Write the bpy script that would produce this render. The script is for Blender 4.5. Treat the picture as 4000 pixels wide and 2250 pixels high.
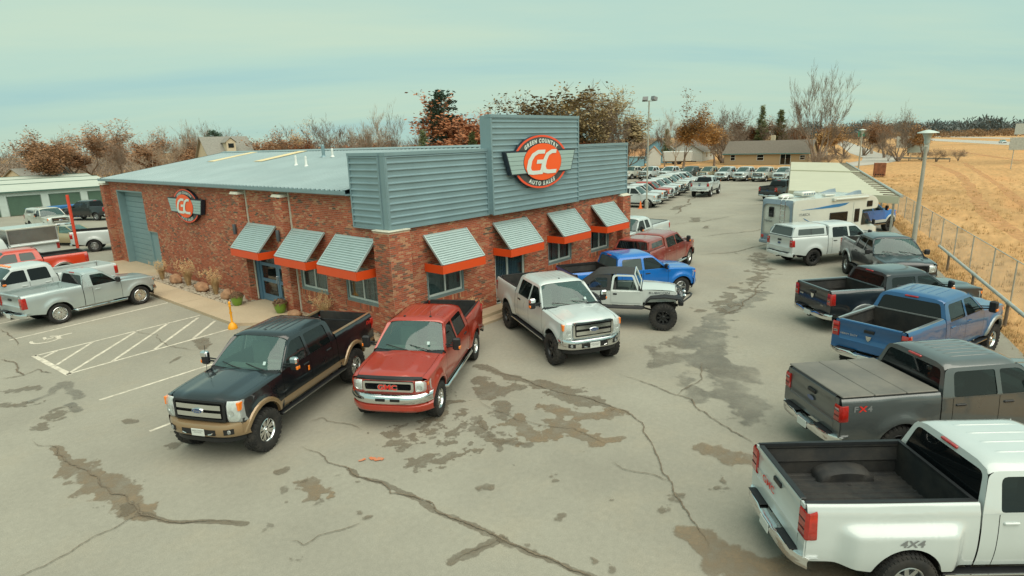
import bpy, bmesh, math, random
from math import sin, cos, pi, radians, sqrt, atan2, hypot, tan
from mathutils import Vector, Matrix, noise
from mathutils.geometry import delaunay_2d_cdt

for o in list(bpy.data.objects): bpy.data.objects.remove(o, do_unlink=True)
SC = bpy.context.scene
COL = SC.collection
random.seed(11)

# ---------------------------------------------------------------- camera
F_PX, YAW, PITCH, ROLL = 2327.135, 0.70886, 0.24121, -0.029643
CAM = Vector((-12.0206, -15.4488, 6.5539))
fwd = Vector((cos(YAW)*cos(PITCH), sin(YAW)*cos(PITCH), -sin(PITCH)))
rgt = Vector((sin(YAW), -cos(YAW), 0)); upv = rgt.cross(fwd)
r2 = rgt*cos(ROLL)+upv*sin(ROLL); u2 = -rgt*sin(ROLL)+upv*cos(ROLL)
cd = bpy.data.cameras.new("camera"); cam = bpy.data.objects.new("camera", cd); COL.objects.link(cam)
cam.matrix_world = Matrix(((r2.x, u2.x, -fwd.x, CAM.x), (r2.y, u2.y, -fwd.y, CAM.y), (r2.z, u2.z, -fwd.z, CAM.z), (0, 0, 0, 1)))
cd.sensor_width = 36.0; cd.lens = 36.0*F_PX/4000.0; cd.clip_start = 0.1; cd.clip_end = 6000
SC.camera = cam

# ---------------------------------------------------------------- light, sky, exposure
SUN_EL, SUN_AZ = 60.0, -112.0       # azimuth of the sun measured from +X
SC.view_settings.view_transform = 'Standard'; SC.view_settings.look = 'None'
SC.view_settings.exposure = 0.93; SC.view_settings.gamma = 1.0; SC.view_settings.use_curve_mapping = False
SC.render.engine = 'CYCLES'
SC.cycles.max_bounces = 6; SC.cycles.transparent_max_bounces = 12; SC.cycles.glossy_bounces = 3; SC.cycles.diffuse_bounces = 3
SC.cycles.use_denoising = True
sl = bpy.data.lights.new("sun", 'SUN'); sl.energy = 2.0; sl.angle = radians(80); sl.color = (1.0, 0.90, 0.77)
so = bpy.data.objects.new("sun", sl); COL.objects.link(so)
so.rotation_euler = (radians(90-SUN_EL), 0, radians(SUN_AZ+90))

W = bpy.data.worlds.new("World"); SC.world = W; W.use_nodes = True
nt = W.node_tree; nt.nodes.clear()
def N(nt, t, **k):
    n = nt.nodes.new(t)
    for a, b in k.items():
        if a.startswith('i_'):
            key = a[2:]; key = int(key) if key.isdigit() else key.replace('_', ' ')
            n.inputs[key].default_value = b
        else: setattr(n, a, b)
    return n
sky = N(nt, 'ShaderNodeTexSky'); sky.sky_type = 'NISHITA'; sky.sun_disc = False
sky.sun_elevation = radians(SUN_EL); sky.sun_rotation = radians(90-SUN_AZ); sky.air_density = 1.4; sky.dust_density = 2.5
tc = N(nt, 'ShaderNodeTexCoord')
sep = N(nt, 'ShaderNodeSeparateXYZ'); nt.links.new(tc.outputs['Generated'], sep.inputs[0])
# cloud deck: project the view direction on a plane overhead, so streaks flatten towards the horizon
zc = N(nt, 'ShaderNodeMath', operation='MAXIMUM', i_1=0.0); nt.links.new(sep.outputs[2], zc.inputs[0])
za = N(nt, 'ShaderNodeMath', operation='ADD', i_1=0.16); nt.links.new(zc.outputs[0], za.inputs[0])
dx = N(nt, 'ShaderNodeMath', operation='DIVIDE'); nt.links.new(sep.outputs[0], dx.inputs[0]); nt.links.new(za.outputs[0], dx.inputs[1])
dy = N(nt, 'ShaderNodeMath', operation='DIVIDE'); nt.links.new(sep.outputs[1], dy.inputs[0]); nt.links.new(za.outputs[0], dy.inputs[1])
cmb = N(nt, 'ShaderNodeCombineXYZ'); nt.links.new(dx.outputs[0], cmb.inputs[0]); nt.links.new(dy.outputs[0], cmb.inputs[1])
mp = N(nt, 'ShaderNodeMapping'); mp.inputs['Scale'].default_value = (0.60, 0.16, 1)
mp.inputs['Location'].default_value = (0.35, 1.1, 0)
mq = N(nt, 'ShaderNodeMapping'); mq.inputs['Rotation'].default_value = (0, 0, -YAW-radians(4)); nt.links.new(cmb.outputs[0], mq.inputs[0]); nt.links.new(mq.outputs[0], mp.inputs[0])
n1 = N(nt, 'ShaderNodeTexNoise', i_Scale=1.15, i_Detail=8.0, i_Roughness=0.56); nt.links.new(mp.outputs[0], n1.inputs['Vector'])
n1.inputs['Distortion'].default_value = 0.35
cr = N(nt, 'ShaderNodeValToRGB'); nt.links.new(n1.outputs[0], cr.inputs[0])
e = cr.color_ramp.elements
e[0].position = 0.33; e[0].color = (1.85, 3.05, 2.98, 1)
e[1].position = 0.70; e[1].color = (2.95, 3.68, 2.78, 1)
m_ = e.new(0.48); m_.color = (2.35, 3.4, 2.92, 1)
mx = N(nt, 'ShaderNodeMixRGB'); mx.inputs[0].default_value = 0.93
nt.links.new(sky.outputs[0], mx.inputs[1]); nt.links.new(cr.outputs[0], mx.inputs[2])
bg = N(nt, 'ShaderNodeBackground', i_Strength=0.105); nt.links.new(mx.outputs[0], bg.inputs[0])
wo = N(nt, 'ShaderNodeOutputWorld'); nt.links.new(bg.outputs[0], wo.inputs[0])

# ---------------------------------------------------------------- helpers
class MB:
    def __init__(s): s.v = []; s.f = []; s.m = []; s.cm = 0; s.col = None
    def add(s, verts, faces):
        k = len(s.v); s.v.extend(tuple(p) for p in verts)
        for f in faces: s.f.append(tuple(i+k for i in f)); s.m.append(s.cm)
        return s
    def box(s, x0, x1, y0, y1, z0, z1):
        if x0 > x1: x0, x1 = x1, x0
        if y0 > y1: y0, y1 = y1, y0
        if z0 > z1: z0, z1 = z1, z0
        return s.add([(x0,y0,z0),(x1,y0,z0),(x1,y1,z0),(x0,y1,z0),(x0,y0,z1),(x1,y0,z1),(x1,y1,z1),(x0,y1,z1)],
              [(3,2,1,0),(4,5,6,7),(0,1,5,4),(1,2,6,5),(2,3,7,6),(3,0,4,7)])
    def cbox(s, x0, x1, y0, y1, z0, z1, c=0.02):
        "box with chamfered edges"
        if x0 > x1: x0, x1 = x1, x0
        if y0 > y1: y0, y1 = y1, y0
        if z0 > z1: z0, z1 = z1, z0
        c = min(c, (x1-x0)*.45, (y1-y0)*.45, (z1-z0)*.45)
        P = []; idx = {}
        for ix, X in enumerate((x0, x1)):
            for iy, Y in enumerate((y0, y1)):
                for iz, Z in enumerate((z0, z1)):
                    dx = c*(1-2*ix); dy = c*(1-2*iy); dz = c*(1-2*iz)
                    idx[ix,iy,iz,0] = len(P); P.append((X, Y+dy, Z+dz))
                    idx[ix,iy,iz,1] = len(P); P.append((X+dx, Y, Z+dz))
                    idx[ix,iy,iz,2] = len(P); P.append((X+dx, Y+dy, Z))
        Fs = []
        for a in (0, 1):
            q = [idx[a,0,0,0], idx[a,1,0,0], idx[a,1,1,0], idx[a,0,1,0]]; Fs.append(q if a else q[::-1])
            q = [idx[0,a,0,1], idx[1,a,0,1], idx[1,a,1,1], idx[0,a,1,1]]; Fs.append(q[::-1] if a else q)
            q = [idx[0,0,a,2], idx[1,0,a,2], idx[1,1,a,2], idx[0,1,a,2]]; Fs.append(q if a else q[::-1])
        for a in (0, 1):
            for b in (0, 1):
                Fs.append([idx[a,b,0,0], idx[a,b,1,0], idx[a,b,1,1], idx[a,b,0,1]])
                Fs.append([idx[a,0,b,0], idx[a,1,b,0], idx[a,1,b,2], idx[a,0,b,2]])
                Fs.append([idx[0,a,b,1], idx[1,a,b,1], idx[1,a,b,2], idx[0,a,b,2]])
                for d in (0, 1): Fs.append([idx[a,b,d,0], idx[a,b,d,1], idx[a,b,d,2]])
        return s.add(P, Fs)
    def obox(s, c, ux, uy, uz, hx, hy, hz):
        c = Vector(c); ux = Vector(ux); uy = Vector(uy); uz = Vector(uz)
        P = [c+ux*(a*hx)+uy*(b*hy)+uz*(d*hz) for a, b, d in ((-1,-1,-1),(1,-1,-1),(1,1,-1),(-1,1,-1),(-1,-1,1),(1,-1,1),(1,1,1),(-1,1,1))]
        return s.add(P, [(3,2,1,0),(4,5,6,7),(0,1,5,4),(1,2,6,5),(2,3,7,6),(3,0,4,7)])
    def prism(s, pts, fn, a, b):
        "2-D outline pts, fn(u,v,w)->xyz, extruded from w=a to w=b"
        n = len(pts)
        P = [fn(u, v, a) for u, v in pts]+[fn(u, v, b) for u, v in pts]
        Fs = [tuple(range(n))[::-1], tuple(range(n, 2*n))]+[(i, (i+1) % n, n+(i+1) % n, n+i) for i in range(n)]
        return s.add(P, Fs)
    def tube(s, pts, rad, n=8, cap=True):
        pts = [Vector(p) for p in pts]
        if not hasattr(rad, '__len__'): rad = [rad]*len(pts)
        k = len(s.v); prev = None
        for i, p in enumerate(pts):
            d = (pts[min(i+1, len(pts)-1)]-pts[max(i-1, 0)])
            d = d.normalized() if d.length > 1e-9 else Vector((0, 0, 1))
            if prev is None:
                a = d.orthogonal().normalized()
            else:
                a = prev-d*prev.dot(d)
                a = a.normalized() if a.length > 1e-6 else d.orthogonal().normalized()
            prev = a; b = d.cross(a)
            for j in range(n):
                t = 2*pi*j/n; s.v.append(tuple(p+(a*cos(t)+b*sin(t))*rad[i]))
        for i in range(len(pts)-1):
            for j in range(n):
                s.f.append((k+i*n+j, k+i*n+(j+1) % n, k+(i+1)*n+(j+1) % n, k+(i+1)*n+j)); s.m.append(s.cm)
        if cap:
            s.f.append(tuple(k+j for j in range(n))[::-1]); s.m.append(s.cm)
            s.f.append(tuple(k+(len(pts)-1)*n+j for j in range(n))); s.m.append(s.cm)
        return s
    def lathe(s, prof, n=24, fn=None, cap=False):
        "prof: (r,h); fn(x,y,h) maps to xyz (default axis z)"
        fn = fn or (lambda x, y, h: (x, y, h)); k = len(s.v)
        for r, h in prof:
            for j in range(n): t = 2*pi*j/n; s.v.append(tuple(fn(r*cos(t), r*sin(t), h)))
        for i in range(len(prof)-1):
            for j in range(n):
                s.f.append((k+i*n+j, k+i*n+(j+1) % n, k+(i+1)*n+(j+1) % n, k+(i+1)*n+j)); s.m.append(s.cm)
        if cap:
            s.f.append(tuple(k+j for j in range(n))[::-1]); s.m.append(s.cm)
            s.f.append(tuple(k+(len(prof)-1)*n+j for j in range(n))); s.m.append(s.cm)
        return s
    def grid(s, rows, flip=False, closed=False):
        "rows: list of equal-length point lists"
        k = len(s.v); m = len(rows[0])
        for r in rows: s.v.extend(tuple(p) for p in r)
        for i in range(len(rows)-1):
            for j in range(m if closed else m-1):
                jj = (j+1) % m
                q = (k+i*m+j, k+i*m+jj, k+(i+1)*m+jj, k+(i+1)*m+j); s.f.append(q[::-1] if flip else q); s.m.append(s.cm)
        return s
    def build(s, name, mat, parent=None, smooth=None, label=None):
        me = bpy.data.meshes.new(name); me.from_pydata(s.v, [], s.f)
        mats = mat if isinstance(mat, (list, tuple)) else [mat]
        for m in mats: me.materials.append(m)
        if len(mats) > 1: me.polygons.foreach_set('material_index', s.m)
        if smooth is not None:
            me.polygons.foreach_set('use_smooth', [True]*len(me.polygons))
            if smooth < 180: me.set_sharp_from_angle(angle=radians(smooth))
        me.update()
        o = bpy.data.objects.new(name, me); COL.objects.link(o)
        if parent: o.parent = parent
        if label: o['label'] = label
        return o
def tag(o, label=None, cat=None, group=None, kind=None):
    if label: o['label'] = label
    if cat: o['category'] = cat
    if group: o['group'] = group
    if kind: o['kind'] = kind
    return o
def empty(name, loc=(0, 0, 0), rz=0.0):
    o = bpy.data.objects.new(name, None); COL.objects.link(o); o.location = loc; o.rotation_euler = (0, 0, rz); o.empty_display_size = .2
    return o
def copy_tree(o, parent=None):
    c = o.copy(); COL.objects.link(c)
    if parent: c.parent = parent
    for ch in o.children: copy_tree(ch, c)
    return c
def text_mb(txt, size=1.0, off=0.0, shear=0.0, sx=1.0):
    "flat lettering as (verts, faces), centred on its own box, plus its width and height"
    cu = bpy.data.curves.new('t', 'FONT'); cu.body = txt; cu.size = size; cu.offset = off; cu.shear = shear; cu.resolution_u = 3
    ob = bpy.data.objects.new('t', cu); COL.objects.link(ob)
    me = bpy.data.meshes.new_from_object(ob.evaluated_get(bpy.context.evaluated_depsgraph_get()))
    V = [(v.co.x*sx, v.co.y) for v in me.vertices]; Fc = [tuple(p.vertices) for p in me.polygons]
    bpy.data.objects.remove(ob); bpy.data.curves.remove(cu); bpy.data.meshes.remove(me)
    if not V: return [], [], 0, 0
    x0 = min(a for a, b in V); x1 = max(a for a, b in V); y0 = min(b for a, b in V); y1 = max(b for a, b in V)
    return [(a-(x0+x1)/2, b-(y0+y1)/2) for a, b in V], Fc, x1-x0, y1-y0
def fbm(x, y, z=0.0, o=4, l=2.1, g=0.5):
    a = 1.0; t = 0.0
    for i in range(o): t += a*noise.noise((x, y, z+i*7.3)); x *= l; y *= l; a *= g
    return t

# ---------------------------------------------------------------- materials
MATS = {}
def pmat(name, col, rough=0.5, metal=0.0, coat=0.0, spec=0.5, var=0.0, vscale=6.0, bump=0.0, bscale=60.0, rvar=0.0, dirt=None, dirt_amt=0.0, dirt_scale=2.0, trans=0.0, alpha=1.0, coat_rough=0.05):
    if name in MATS: return MATS[name]
    m = bpy.data.materials.new(name); m.use_nodes = True; t = m.node_tree
    b = t.nodes['Principled BSDF']
    b.inputs['Base Color'].default_value = (*col, 1); b.inputs['Roughness'].default_value = rough; b.inputs['Metallic'].default_value = metal
    b.inputs['Coat Weight'].default_value = coat; b.inputs['Coat Roughness'].default_value = coat_rough; b.inputs['Specular IOR Level'].default_value = spec
    m.diffuse_color = (*col, 1)
    if var or rvar or bump or dirt:
        tcn = N(t, 'ShaderNodeTexCoord')
    src = None
    if var:
        n = N(t, 'ShaderNodeTexNoise', i_Scale=vscale, i_Detail=5.0, i_Roughness=0.6); t.links.new(tcn.outputs['Object'], n.inputs['Vector'])
        r = N(t, 'ShaderNodeValToRGB'); t.links.new(n.outputs[0], r.inputs[0])
        r.color_ramp.elements[0].position = .3; r.color_ramp.elements[1].position = .7
        r.color_ramp.elements[0].color = (*[max(0, c*(1-var)) for c in col], 1); r.color_ramp.elements[1].color = (*[min(1, c*(1+var)) for c in col], 1)
        src = r.outputs[0]; t.links.new(src, b.inputs['Base Color'])
    if dirt:
        n = N(t, 'ShaderNodeTexNoise', i_Scale=dirt_scale, i_Detail=8.0, i_Roughness=0.65); t.links.new(tcn.outputs['Object'], n.inputs['Vector'])
        r = N(t, 'ShaderNodeMapRange'); t.links.new(n.outputs[0], r.inputs[0]); r.inputs[1].default_value = .4; r.inputs[2].default_value = .75; r.inputs[4].default_value = dirt_amt
        mxn = N(t, 'ShaderNodeMixRGB'); t.links.new(r.outputs[0], mxn.inputs[0])
        if src: t.links.new(src, mxn.inputs[1])
        else: mxn.inputs[1].default_value = (*col, 1)
        mxn.inputs[2].default_value = (*dirt, 1); t.links.new(mxn.outputs[0], b.inputs['Base Color'])
    if rvar:
        n = N(t, 'ShaderNodeTexNoise', i_Scale=vscale*.7, i_Detail=4.0); t.links.new(tcn.outputs['Object'], n.inputs['Vector'])
        r = N(t, 'ShaderNodeMapRange'); t.links.new(n.outputs[0], r.inputs[0]); r.inputs[1].default_value = .3; r.inputs[2].default_value = .7
        r.inputs[3].default_value = max(0.02, rough-rvar); r.inputs[4].default_value = min(1, rough+rvar); t.links.new(r.outputs[0], b.inputs['Roughness'])
    if bump:
        n = N(t, 'ShaderNodeTexNoise', i_Scale=bscale, i_Detail=4.0); t.links.new(tcn.outputs['Object'], n.inputs['Vector'])
        bp = N(t, 'ShaderNodeBump', i_Strength=bump, i_Distance=0.02); t.links.new(n.outputs[0], bp.inputs['Height']); t.links.new(bp.outputs[0], b.inputs['Normal'])
    if trans: b.inputs['Transmission Weight'].default_value = trans
    MATS[name] = m
    return m
def glass_mat(name, tint, base=(0.01, 0.012, 0.013), refl=0.06, opaque=0.25):
    "tinted pane: see-through part, dark body part and a mirror coat by Fresnel"
    if name in MATS: return MATS[name]
    m = bpy.data.materials.new(name); m.use_nodes = True; t = m.node_tree; t.nodes.clear()
    tr = N(t, 'ShaderNodeBsdfTransparent'); tr.inputs[0].default_value = (*tint, 1)
    df = N(t, 'ShaderNodeBsdfDiffuse'); df.inputs[0].default_value = (*base, 1)
    m1 = N(t, 'ShaderNodeMixShader', i_0=opaque); t.links.new(tr.outputs[0], m1.inputs[1]); t.links.new(df.outputs[0], m1.inputs[2])
    gl = N(t, 'ShaderNodeBsdfGlossy'); gl.inputs['Roughness'].default_value = 0.02
    lw = N(t, 'ShaderNodeLayerWeight', i_Blend=0.5)
    pw_ = N(t, 'ShaderNodeMath', operation='POWER', i_1=4.0); t.links.new(lw.outputs['Facing'], pw_.inputs[0])
    sc_ = N(t, 'ShaderNodeMath', operation='MULTIPLY', i_1=0.75); t.links.new(pw_.outputs[0], sc_.inputs[0])
    ad = N(t, 'ShaderNodeMath', operation='ADD', i_1=refl); t.links.new(sc_.outputs[0], ad.inputs[0])
    m2 = N(t, 'ShaderNodeMixShader'); t.links.new(ad.outputs[0], m2.inputs[0]); t.links.new(m1.outputs[0], m2.inputs[1]); t.links.new(gl.outputs[0], m2.inputs[2])
    o = N(t, 'ShaderNodeOutputMaterial'); t.links.new(m2.outputs[0], o.inputs[0])
    MATS[name] = m
    return m

# ================================================================ ground
def ground_material():
    m = bpy.data.materials.new("dry_grass_ground"); m.use_nodes = True; t = m.node_tree; b = t.nodes['Principled BSDF']
    g = N(t, 'ShaderNodeNewGeometry')
    def noi(sc, det, rough=.6, vec=None):
        n = N(t, 'ShaderNodeTexNoise', i_Scale=sc, i_Detail=det, i_Roughness=rough); t.links.new(vec or g.outputs['Position'], n.inputs['Vector']); return n
    a = noi(.035, 6); r = N(t, 'ShaderNodeValToRGB'); t.links.new(a.outputs[0], r.inputs[0]); E = r.color_ramp.elements
    E[0].position = .30; E[0].color = (.36, .215, .098, 1); E[1].position = .70; E[1].color = (.585, .355, .165, 1)
    x = E.new(.42); x.color = (.47, .285, .13, 1); x = E.new(.55); x.color = (.555, .325, .145, 1)
    mp = N(t, 'ShaderNodeMapping'); mp.inputs['Rotation'].default_value = (0, 0, radians(-16)); mp.inputs['Scale'].default_value = (.35, 1.6, 1); t.links.new(g.outputs['Position'], mp.inputs[0])
    c = noi(1.1, 8, .7, mp.outputs[0]); mr = N(t, 'ShaderNodeMapRange'); t.links.new(c.outputs[0], mr.inputs[0])
    mr.inputs[1].default_value = .35; mr.inputs[2].default_value = .68; mr.inputs[3].default_value = .72; mr.inputs[4].default_value = 1.12
    mu = N(t, 'ShaderNodeVectorMath', operation='SCALE'); t.links.new(r.outputs[0], mu.inputs[0]); t.links.new(mr.outputs[0], mu.inputs['Scale'])
    # worn soil streaks
    d = noi(.09, 5, .55, mp.outputs[0]); dr = N(t, 'ShaderNodeMapRange'); t.links.new(d.outputs[0], dr.inputs[0]); dr.inputs[1].default_value = .56; dr.inputs[2].default_value = .7; dr.inputs[4].default_value = .65
    mx = N(t, 'ShaderNodeMixRGB'); t.links.new(dr.outputs[0], mx.inputs[0]); t.links.new(mu.outputs[0], mx.inputs[1]); mx.inputs[2].default_value = (.58, .29, .125, 1)
    # darker matted tufts
    k1 = noi(.35, 9, .75, mp.outputs[0]); kr = N(t, 'ShaderNodeMapRange'); t.links.new(k1.outputs[0], kr.inputs[0]); kr.inputs[1].default_value = .52; kr.inputs[2].default_value = .66; kr.inputs[4].default_value = .5
    mx3 = N(t, 'ShaderNodeMixRGB'); t.links.new(kr.outputs[0], mx3.inputs[0]); t.links.new(mx.outputs[0], mx3.inputs[1]); mx3.inputs[2].default_value = (.30, .20, .09, 1)
    t.links.new(mx3.outputs[0], b.inputs['Base Color']); b.inputs['Roughness'].default_value = .95; b.inputs['Specular IOR Level'].default_value = .1
    f = noi(5, 6, .7); bp = N(t, 'ShaderNodeBump', i_Strength=.7, i_Distance=.12); t.links.new(f.outputs[0], bp.inputs['Height']); t.links.new(bp.outputs[0], b.inputs['Normal'])
    return m
def asphalt_material(name, c0, c1, warm, speck=.12):
    m = bpy.data.materials.new(name); m.use_nodes = True; t = m.node_tree; b = t.nodes['Principled BSDF']
    g = N(t, 'ShaderNodeNewGeometry')
    def noi(sc, det, rough=.6):
        n = N(t, 'ShaderNodeTexNoise', i_Scale=sc, i_Detail=det, i_Roughness=rough); t.links.new(g.outputs['Position'], n.inputs['Vector']); return n
    a = noi(.22, 7, .62); r = N(t, 'ShaderNodeValToRGB'); t.links.new(a.outputs[0], r.inputs[0]); E = r.color_ramp.elements
    E[0].position = .32; E[0].color = (*c0, 1); E[1].position = .68; E[1].color = (*c1, 1)
    w = noi(.6, 6, .7); wr = N(t, 'ShaderNodeMapRange'); t.links.new(w.outputs[0], wr.inputs[0]); wr.inputs[1].default_value = .5; wr.inputs[2].default_value = .78; wr.inputs[4].default_value = .5
    mx = N(t, 'ShaderNodeMixRGB'); t.links.new(wr.outputs[0], mx.inputs[0]); t.links.new(r.outputs[0], mx.inputs[1]); mx.inputs[2].default_value = (*warm, 1)
    s = noi(55, 3, .7); sr = N(t, 'ShaderNodeMapRange'); t.links.new(s.outputs[0], sr.inputs[0]); sr.inputs[1].default_value = .3; sr.inputs[2].default_value = .7
    sr.inputs[3].default_value = 1-speck*1.6; sr.inputs[4].default_value = 1+speck*1.6
    s2 = noi(9, 4, .6); sr2 = N(t, 'ShaderNodeMapRange'); t.links.new(s2.outputs[0], sr2.inputs[0]); sr2.inputs[1].default_value = .3; sr2.inputs[2].default_value = .7
    sr2.inputs[3].default_value = 1-speck*.55; sr2.inputs[4].default_value = 1+speck*.55
    mm = N(t, 'ShaderNodeMath', operation='MULTIPLY'); t.links.new(sr.outputs[0], mm.inputs[0]); t.links.new(sr2.outputs[0], mm.inputs[1])
    mu = N(t, 'ShaderNodeVectorMath', operation='SCALE'); t.links.new(mx.outputs[0], mu.inputs[0]); t.links.new(mm.outputs[0], mu.inputs['Scale'])
    t.links.new(mu.outputs[0], b.inputs['Base Color']); b.inputs['Roughness'].default_value = .88; b.inputs['Specular IOR Level'].default_value = .25
    bp = N(t, 'ShaderNodeBump', i_Strength=.35, i_Distance=.008); t.links.new(s.outputs[0], bp.inputs['Height']); t.links.new(bp.outputs[0], b.inputs['Normal'])
    return m
M_GRASS = ground_material()
M_ASPH = asphalt_material("worn_asphalt", (.240, .228, .186), (.305, .292, .238), (.325, .288, .215))
M_ROAD = asphalt_material("road_asphalt", (.36, .345, .30), (.44, .42, .37), (.42, .39, .33), .06)
M_CONC = asphalt_material("sidewalk_concrete", (.40, .315, .215), (.50, .40, .275), (.45, .33, .20), .07)

g = MB(); S = 3000
g.add([(-S, -S, -.03), (S, -S, -.03), (S, S, -.03), (-S, S, -.03)], [(0, 1, 2, 3)])
tag(g.build('ground', M_GRASS), kind='structure')
LOT = [(-95, -44.6), (78, 2.17), (84, 34), (44, 60), (44, 70.6), (-95, 70.6)]
g = MB(); g.prism(LOT, lambda u, v, w: (u, v, w), -.25, 0.0)
lot = tag(g.build('parking_lot', M_ASPH), kind='structure')
def strip(name, pts, w, z, mat):
    g = MB(); rows = []
    for i, p in enumerate(pts):
        a = Vector(pts[max(i-1, 0)]); c = Vector(pts[min(i+1, len(pts)-1)]); d = (c-a).normalized(); nrm = Vector((-d.y, d.x))
        rows.append([(p[0]+nrm.x*w/2, p[1]+nrm.y*w/2, z), (p[0]-nrm.x*w/2, p[1]-nrm.y*w/2, z)])
    g.grid(rows, flip=False); return tag(g.build(name, mat), kind='structure')
HD = Vector((.9637, .267)); HN = Vector((.267, -.9637))         # highway direction and its outward normal
h0 = Vector((263, -13.5))+HN*8
strip('highway', [h0+HD*t for t in (-600, -200, 200, 700, 1500)], 16, .0, M_ROAD)
strip('highway', [h0+HN*34+HD*t for t in (-600, -200, 200, 700, 1500)], 12, .0, M_ROAD)
strip('frontage_road', [(118, 14.5), (133, 10.5), (145, 9.6), (165, 13), (200, 23), (300, 47), (560, 110), (900, 190)], 7.5, .0, M_ROAD)

M_LINE = pmat("faded_line_paint", (.62, .575, .47), .8, var=.25, vscale=3, dirt=(.30, .27, .21), dirt_amt=.85, dirt_scale=7)
M_HLINE = pmat("road_line_paint", (.7, .68, .58), .8)
def line(p, q, w, z=.004, mat=None, parent=None, name='painted_line'):
    g = MB(); p = Vector((*p, 0)); q = Vector((*q, 0)); d = (q-p).normalized(); n = Vector((-d.y, d.x, 0))*w/2; up = Vector((0, 0, z))
    k = max(1, int((q-p).length/.35)); rows = []
    for i in range(k+1):
        c = p.lerp(q, i/k); j1 = random.uniform(.82, 1.08); j2 = random.uniform(.82, 1.08)
        rows.append([c+n*j1+up, c-n*j2+up])
    g.grid(rows, flip=False); return g.build(name, mat or M_LINE, parent if parent is not None else lot)
for p, q, w in [((-8.06, 9.2), (-2.5, 9.6), .11), ((-7.9, 6.2), (-2.4, 6.65), .11), ((-8.08, 9.25), (-7.84, 6.1), .17),
                ((-7.93, 8.75), (-7.45, 9.2), .11), ((-7.85, 7.5), (-6.35, 9.3), .11), ((-7.78, 6.3), (-4.9, 9.4), .11), ((-6.62, 6.35), (-3.75, 9.5), .11),
                ((-5.3, 6.5), (-2.7, 9.3), .11), ((-4.0, 6.6), (-2.48, 8.25), .11),
                ((-7.9, 3.08), (-2.5, 3.5), .11), ((-7.75, -.12), (-2.4, .45), .11), ((-8.2, 12.2), (-2.46, 13.03), .11), ((-8.3, 15.3), (-2.5, 16.1), .11)]:
    line(p, q, w)
# wheelchair mark
g = MB(); pts = []
for i in range(19):
    a = radians(-210+i*15); pts.append(Vector((-7.35+.42*cos(a), 11.1+.42*sin(a), .004)))
rows = [[p+(p-Vector((-7.35, 11.1, .004))).normalized()*.05, p-(p-Vector((-7.35, 11.1, .004))).normalized()*.05] for p in pts]
g.grid(rows); 
for a, b_, c, d in [(-7.35, 11.1, -6.75, 11.25), (-6.75, 11.25, -6.5, 11.25), (-7.35, 11.1, -7.3, 11.5), (-7.05, 11.18, -6.95, 10.75)]:
    p = Vector((a, b_, .0045)); q = Vector((c, d, .0045)); dd = (q-p).normalized(); n_ = Vector((-dd.y, dd.x, 0))*.05
    g.add([p+n_, p-n_, q-n_, q+n_], [(0, 1, 2, 3)])
g.build('wheelchair_mark', M_LINE, lot)
for off, dash in ((-7.6, 0), (7.4, 0), (0, 1)):
    for k in range(-8, 28):
        a = h0+HN*off+HD*(k*24); b_ = a+HD*(8 if dash else 24)
        if dash or k % 12 == 0:
            line(tuple(a), tuple(b_ if dash else a+HD*288), .18, .02, M_HLINE, bpy.data.objects['highway'])

# ---- wet patches and cracks
M_WET = pmat("damp_asphalt", (.17, .138, .096), .6, var=.22, vscale=2.2, rvar=.15, bump=.15, bscale=60)
M_WETB = pmat("wet_silt_asphalt", (.21, .152, .092), .6, var=.25, vscale=1.6, rvar=.2, bump=.1, bscale=60)
M_PUD = pmat("wet_glossy_asphalt", (.155, .135, .105), .40, var=.3, vscale=.8, rvar=.14, bump=.05, bscale=40)
def breakup(m, lo, sc, hi=.9, ed=.3):
    "let the dry asphalt show through a thin damp film in places"
    t = m.node_tree; b = t.nodes['Principled BSDF']; o = t.nodes['Material Output']; g_ = N(t, 'ShaderNodeNewGeometry')
    n_ = N(t, 'ShaderNodeTexNoise', i_Scale=sc, i_Detail=9.0, i_Roughness=.72); t.links.new(g_.outputs['Position'], n_.inputs['Vector'])
    r_ = N(t, 'ShaderNodeMapRange'); t.links.new(n_.outputs[0], r_.inputs[0]); r_.inputs[1].default_value = .38; r_.inputs[2].default_value = .62; r_.inputs[3].default_value = lo; r_.inputs[4].default_value = hi
    tr = N(t, 'ShaderNodeBsdfTransparent'); mx_ = N(t, 'ShaderNodeMixShader'); at_ = N(t, 'ShaderNodeAttribute'); at_.attribute_name = 'w'; sm_ = N(t, 'ShaderNodeMapRange'); sm_.interpolation_type = 'SMOOTHSTEP'; t.links.new(at_.outputs['Fac'], sm_.inputs[0]); sm_.inputs[1].default_value = 0.; sm_.inputs[2].default_value = ed; ml_ = N(t, 'ShaderNodeMath', operation='MULTIPLY'); t.links.new(sm_.outputs[0], ml_.inputs[0]); t.links.new(r_.outputs[0], ml_.inputs[1]); t.links.new(ml_.outputs[0] if ed else r_.outputs[0], mx_.inputs[0]); t.links.new(tr.outputs[0], mx_.inputs[1]); t.links.new(b.outputs[0], mx_.inputs[2]); t.links.new(mx_.outputs[0], o.inputs[0])
for m__, lo__, sc__ in ((M_WET, .28, 2.2), (M_WETB, .28, 1.6), (M_PUD, .18, .7)): breakup(m__, lo__, sc__, .72 if m__ is not M_PUD else .62, .22 if m__ is not M_PUD else .4)
M_CRACK = pmat("asphalt_crack", (.15, .118, .08), .9, var=.3, vscale=9)
M_DUST = pmat("dry_silt", (.36, .29, .19), .95, var=.15, vscale=4)
SZ = [0]
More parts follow.
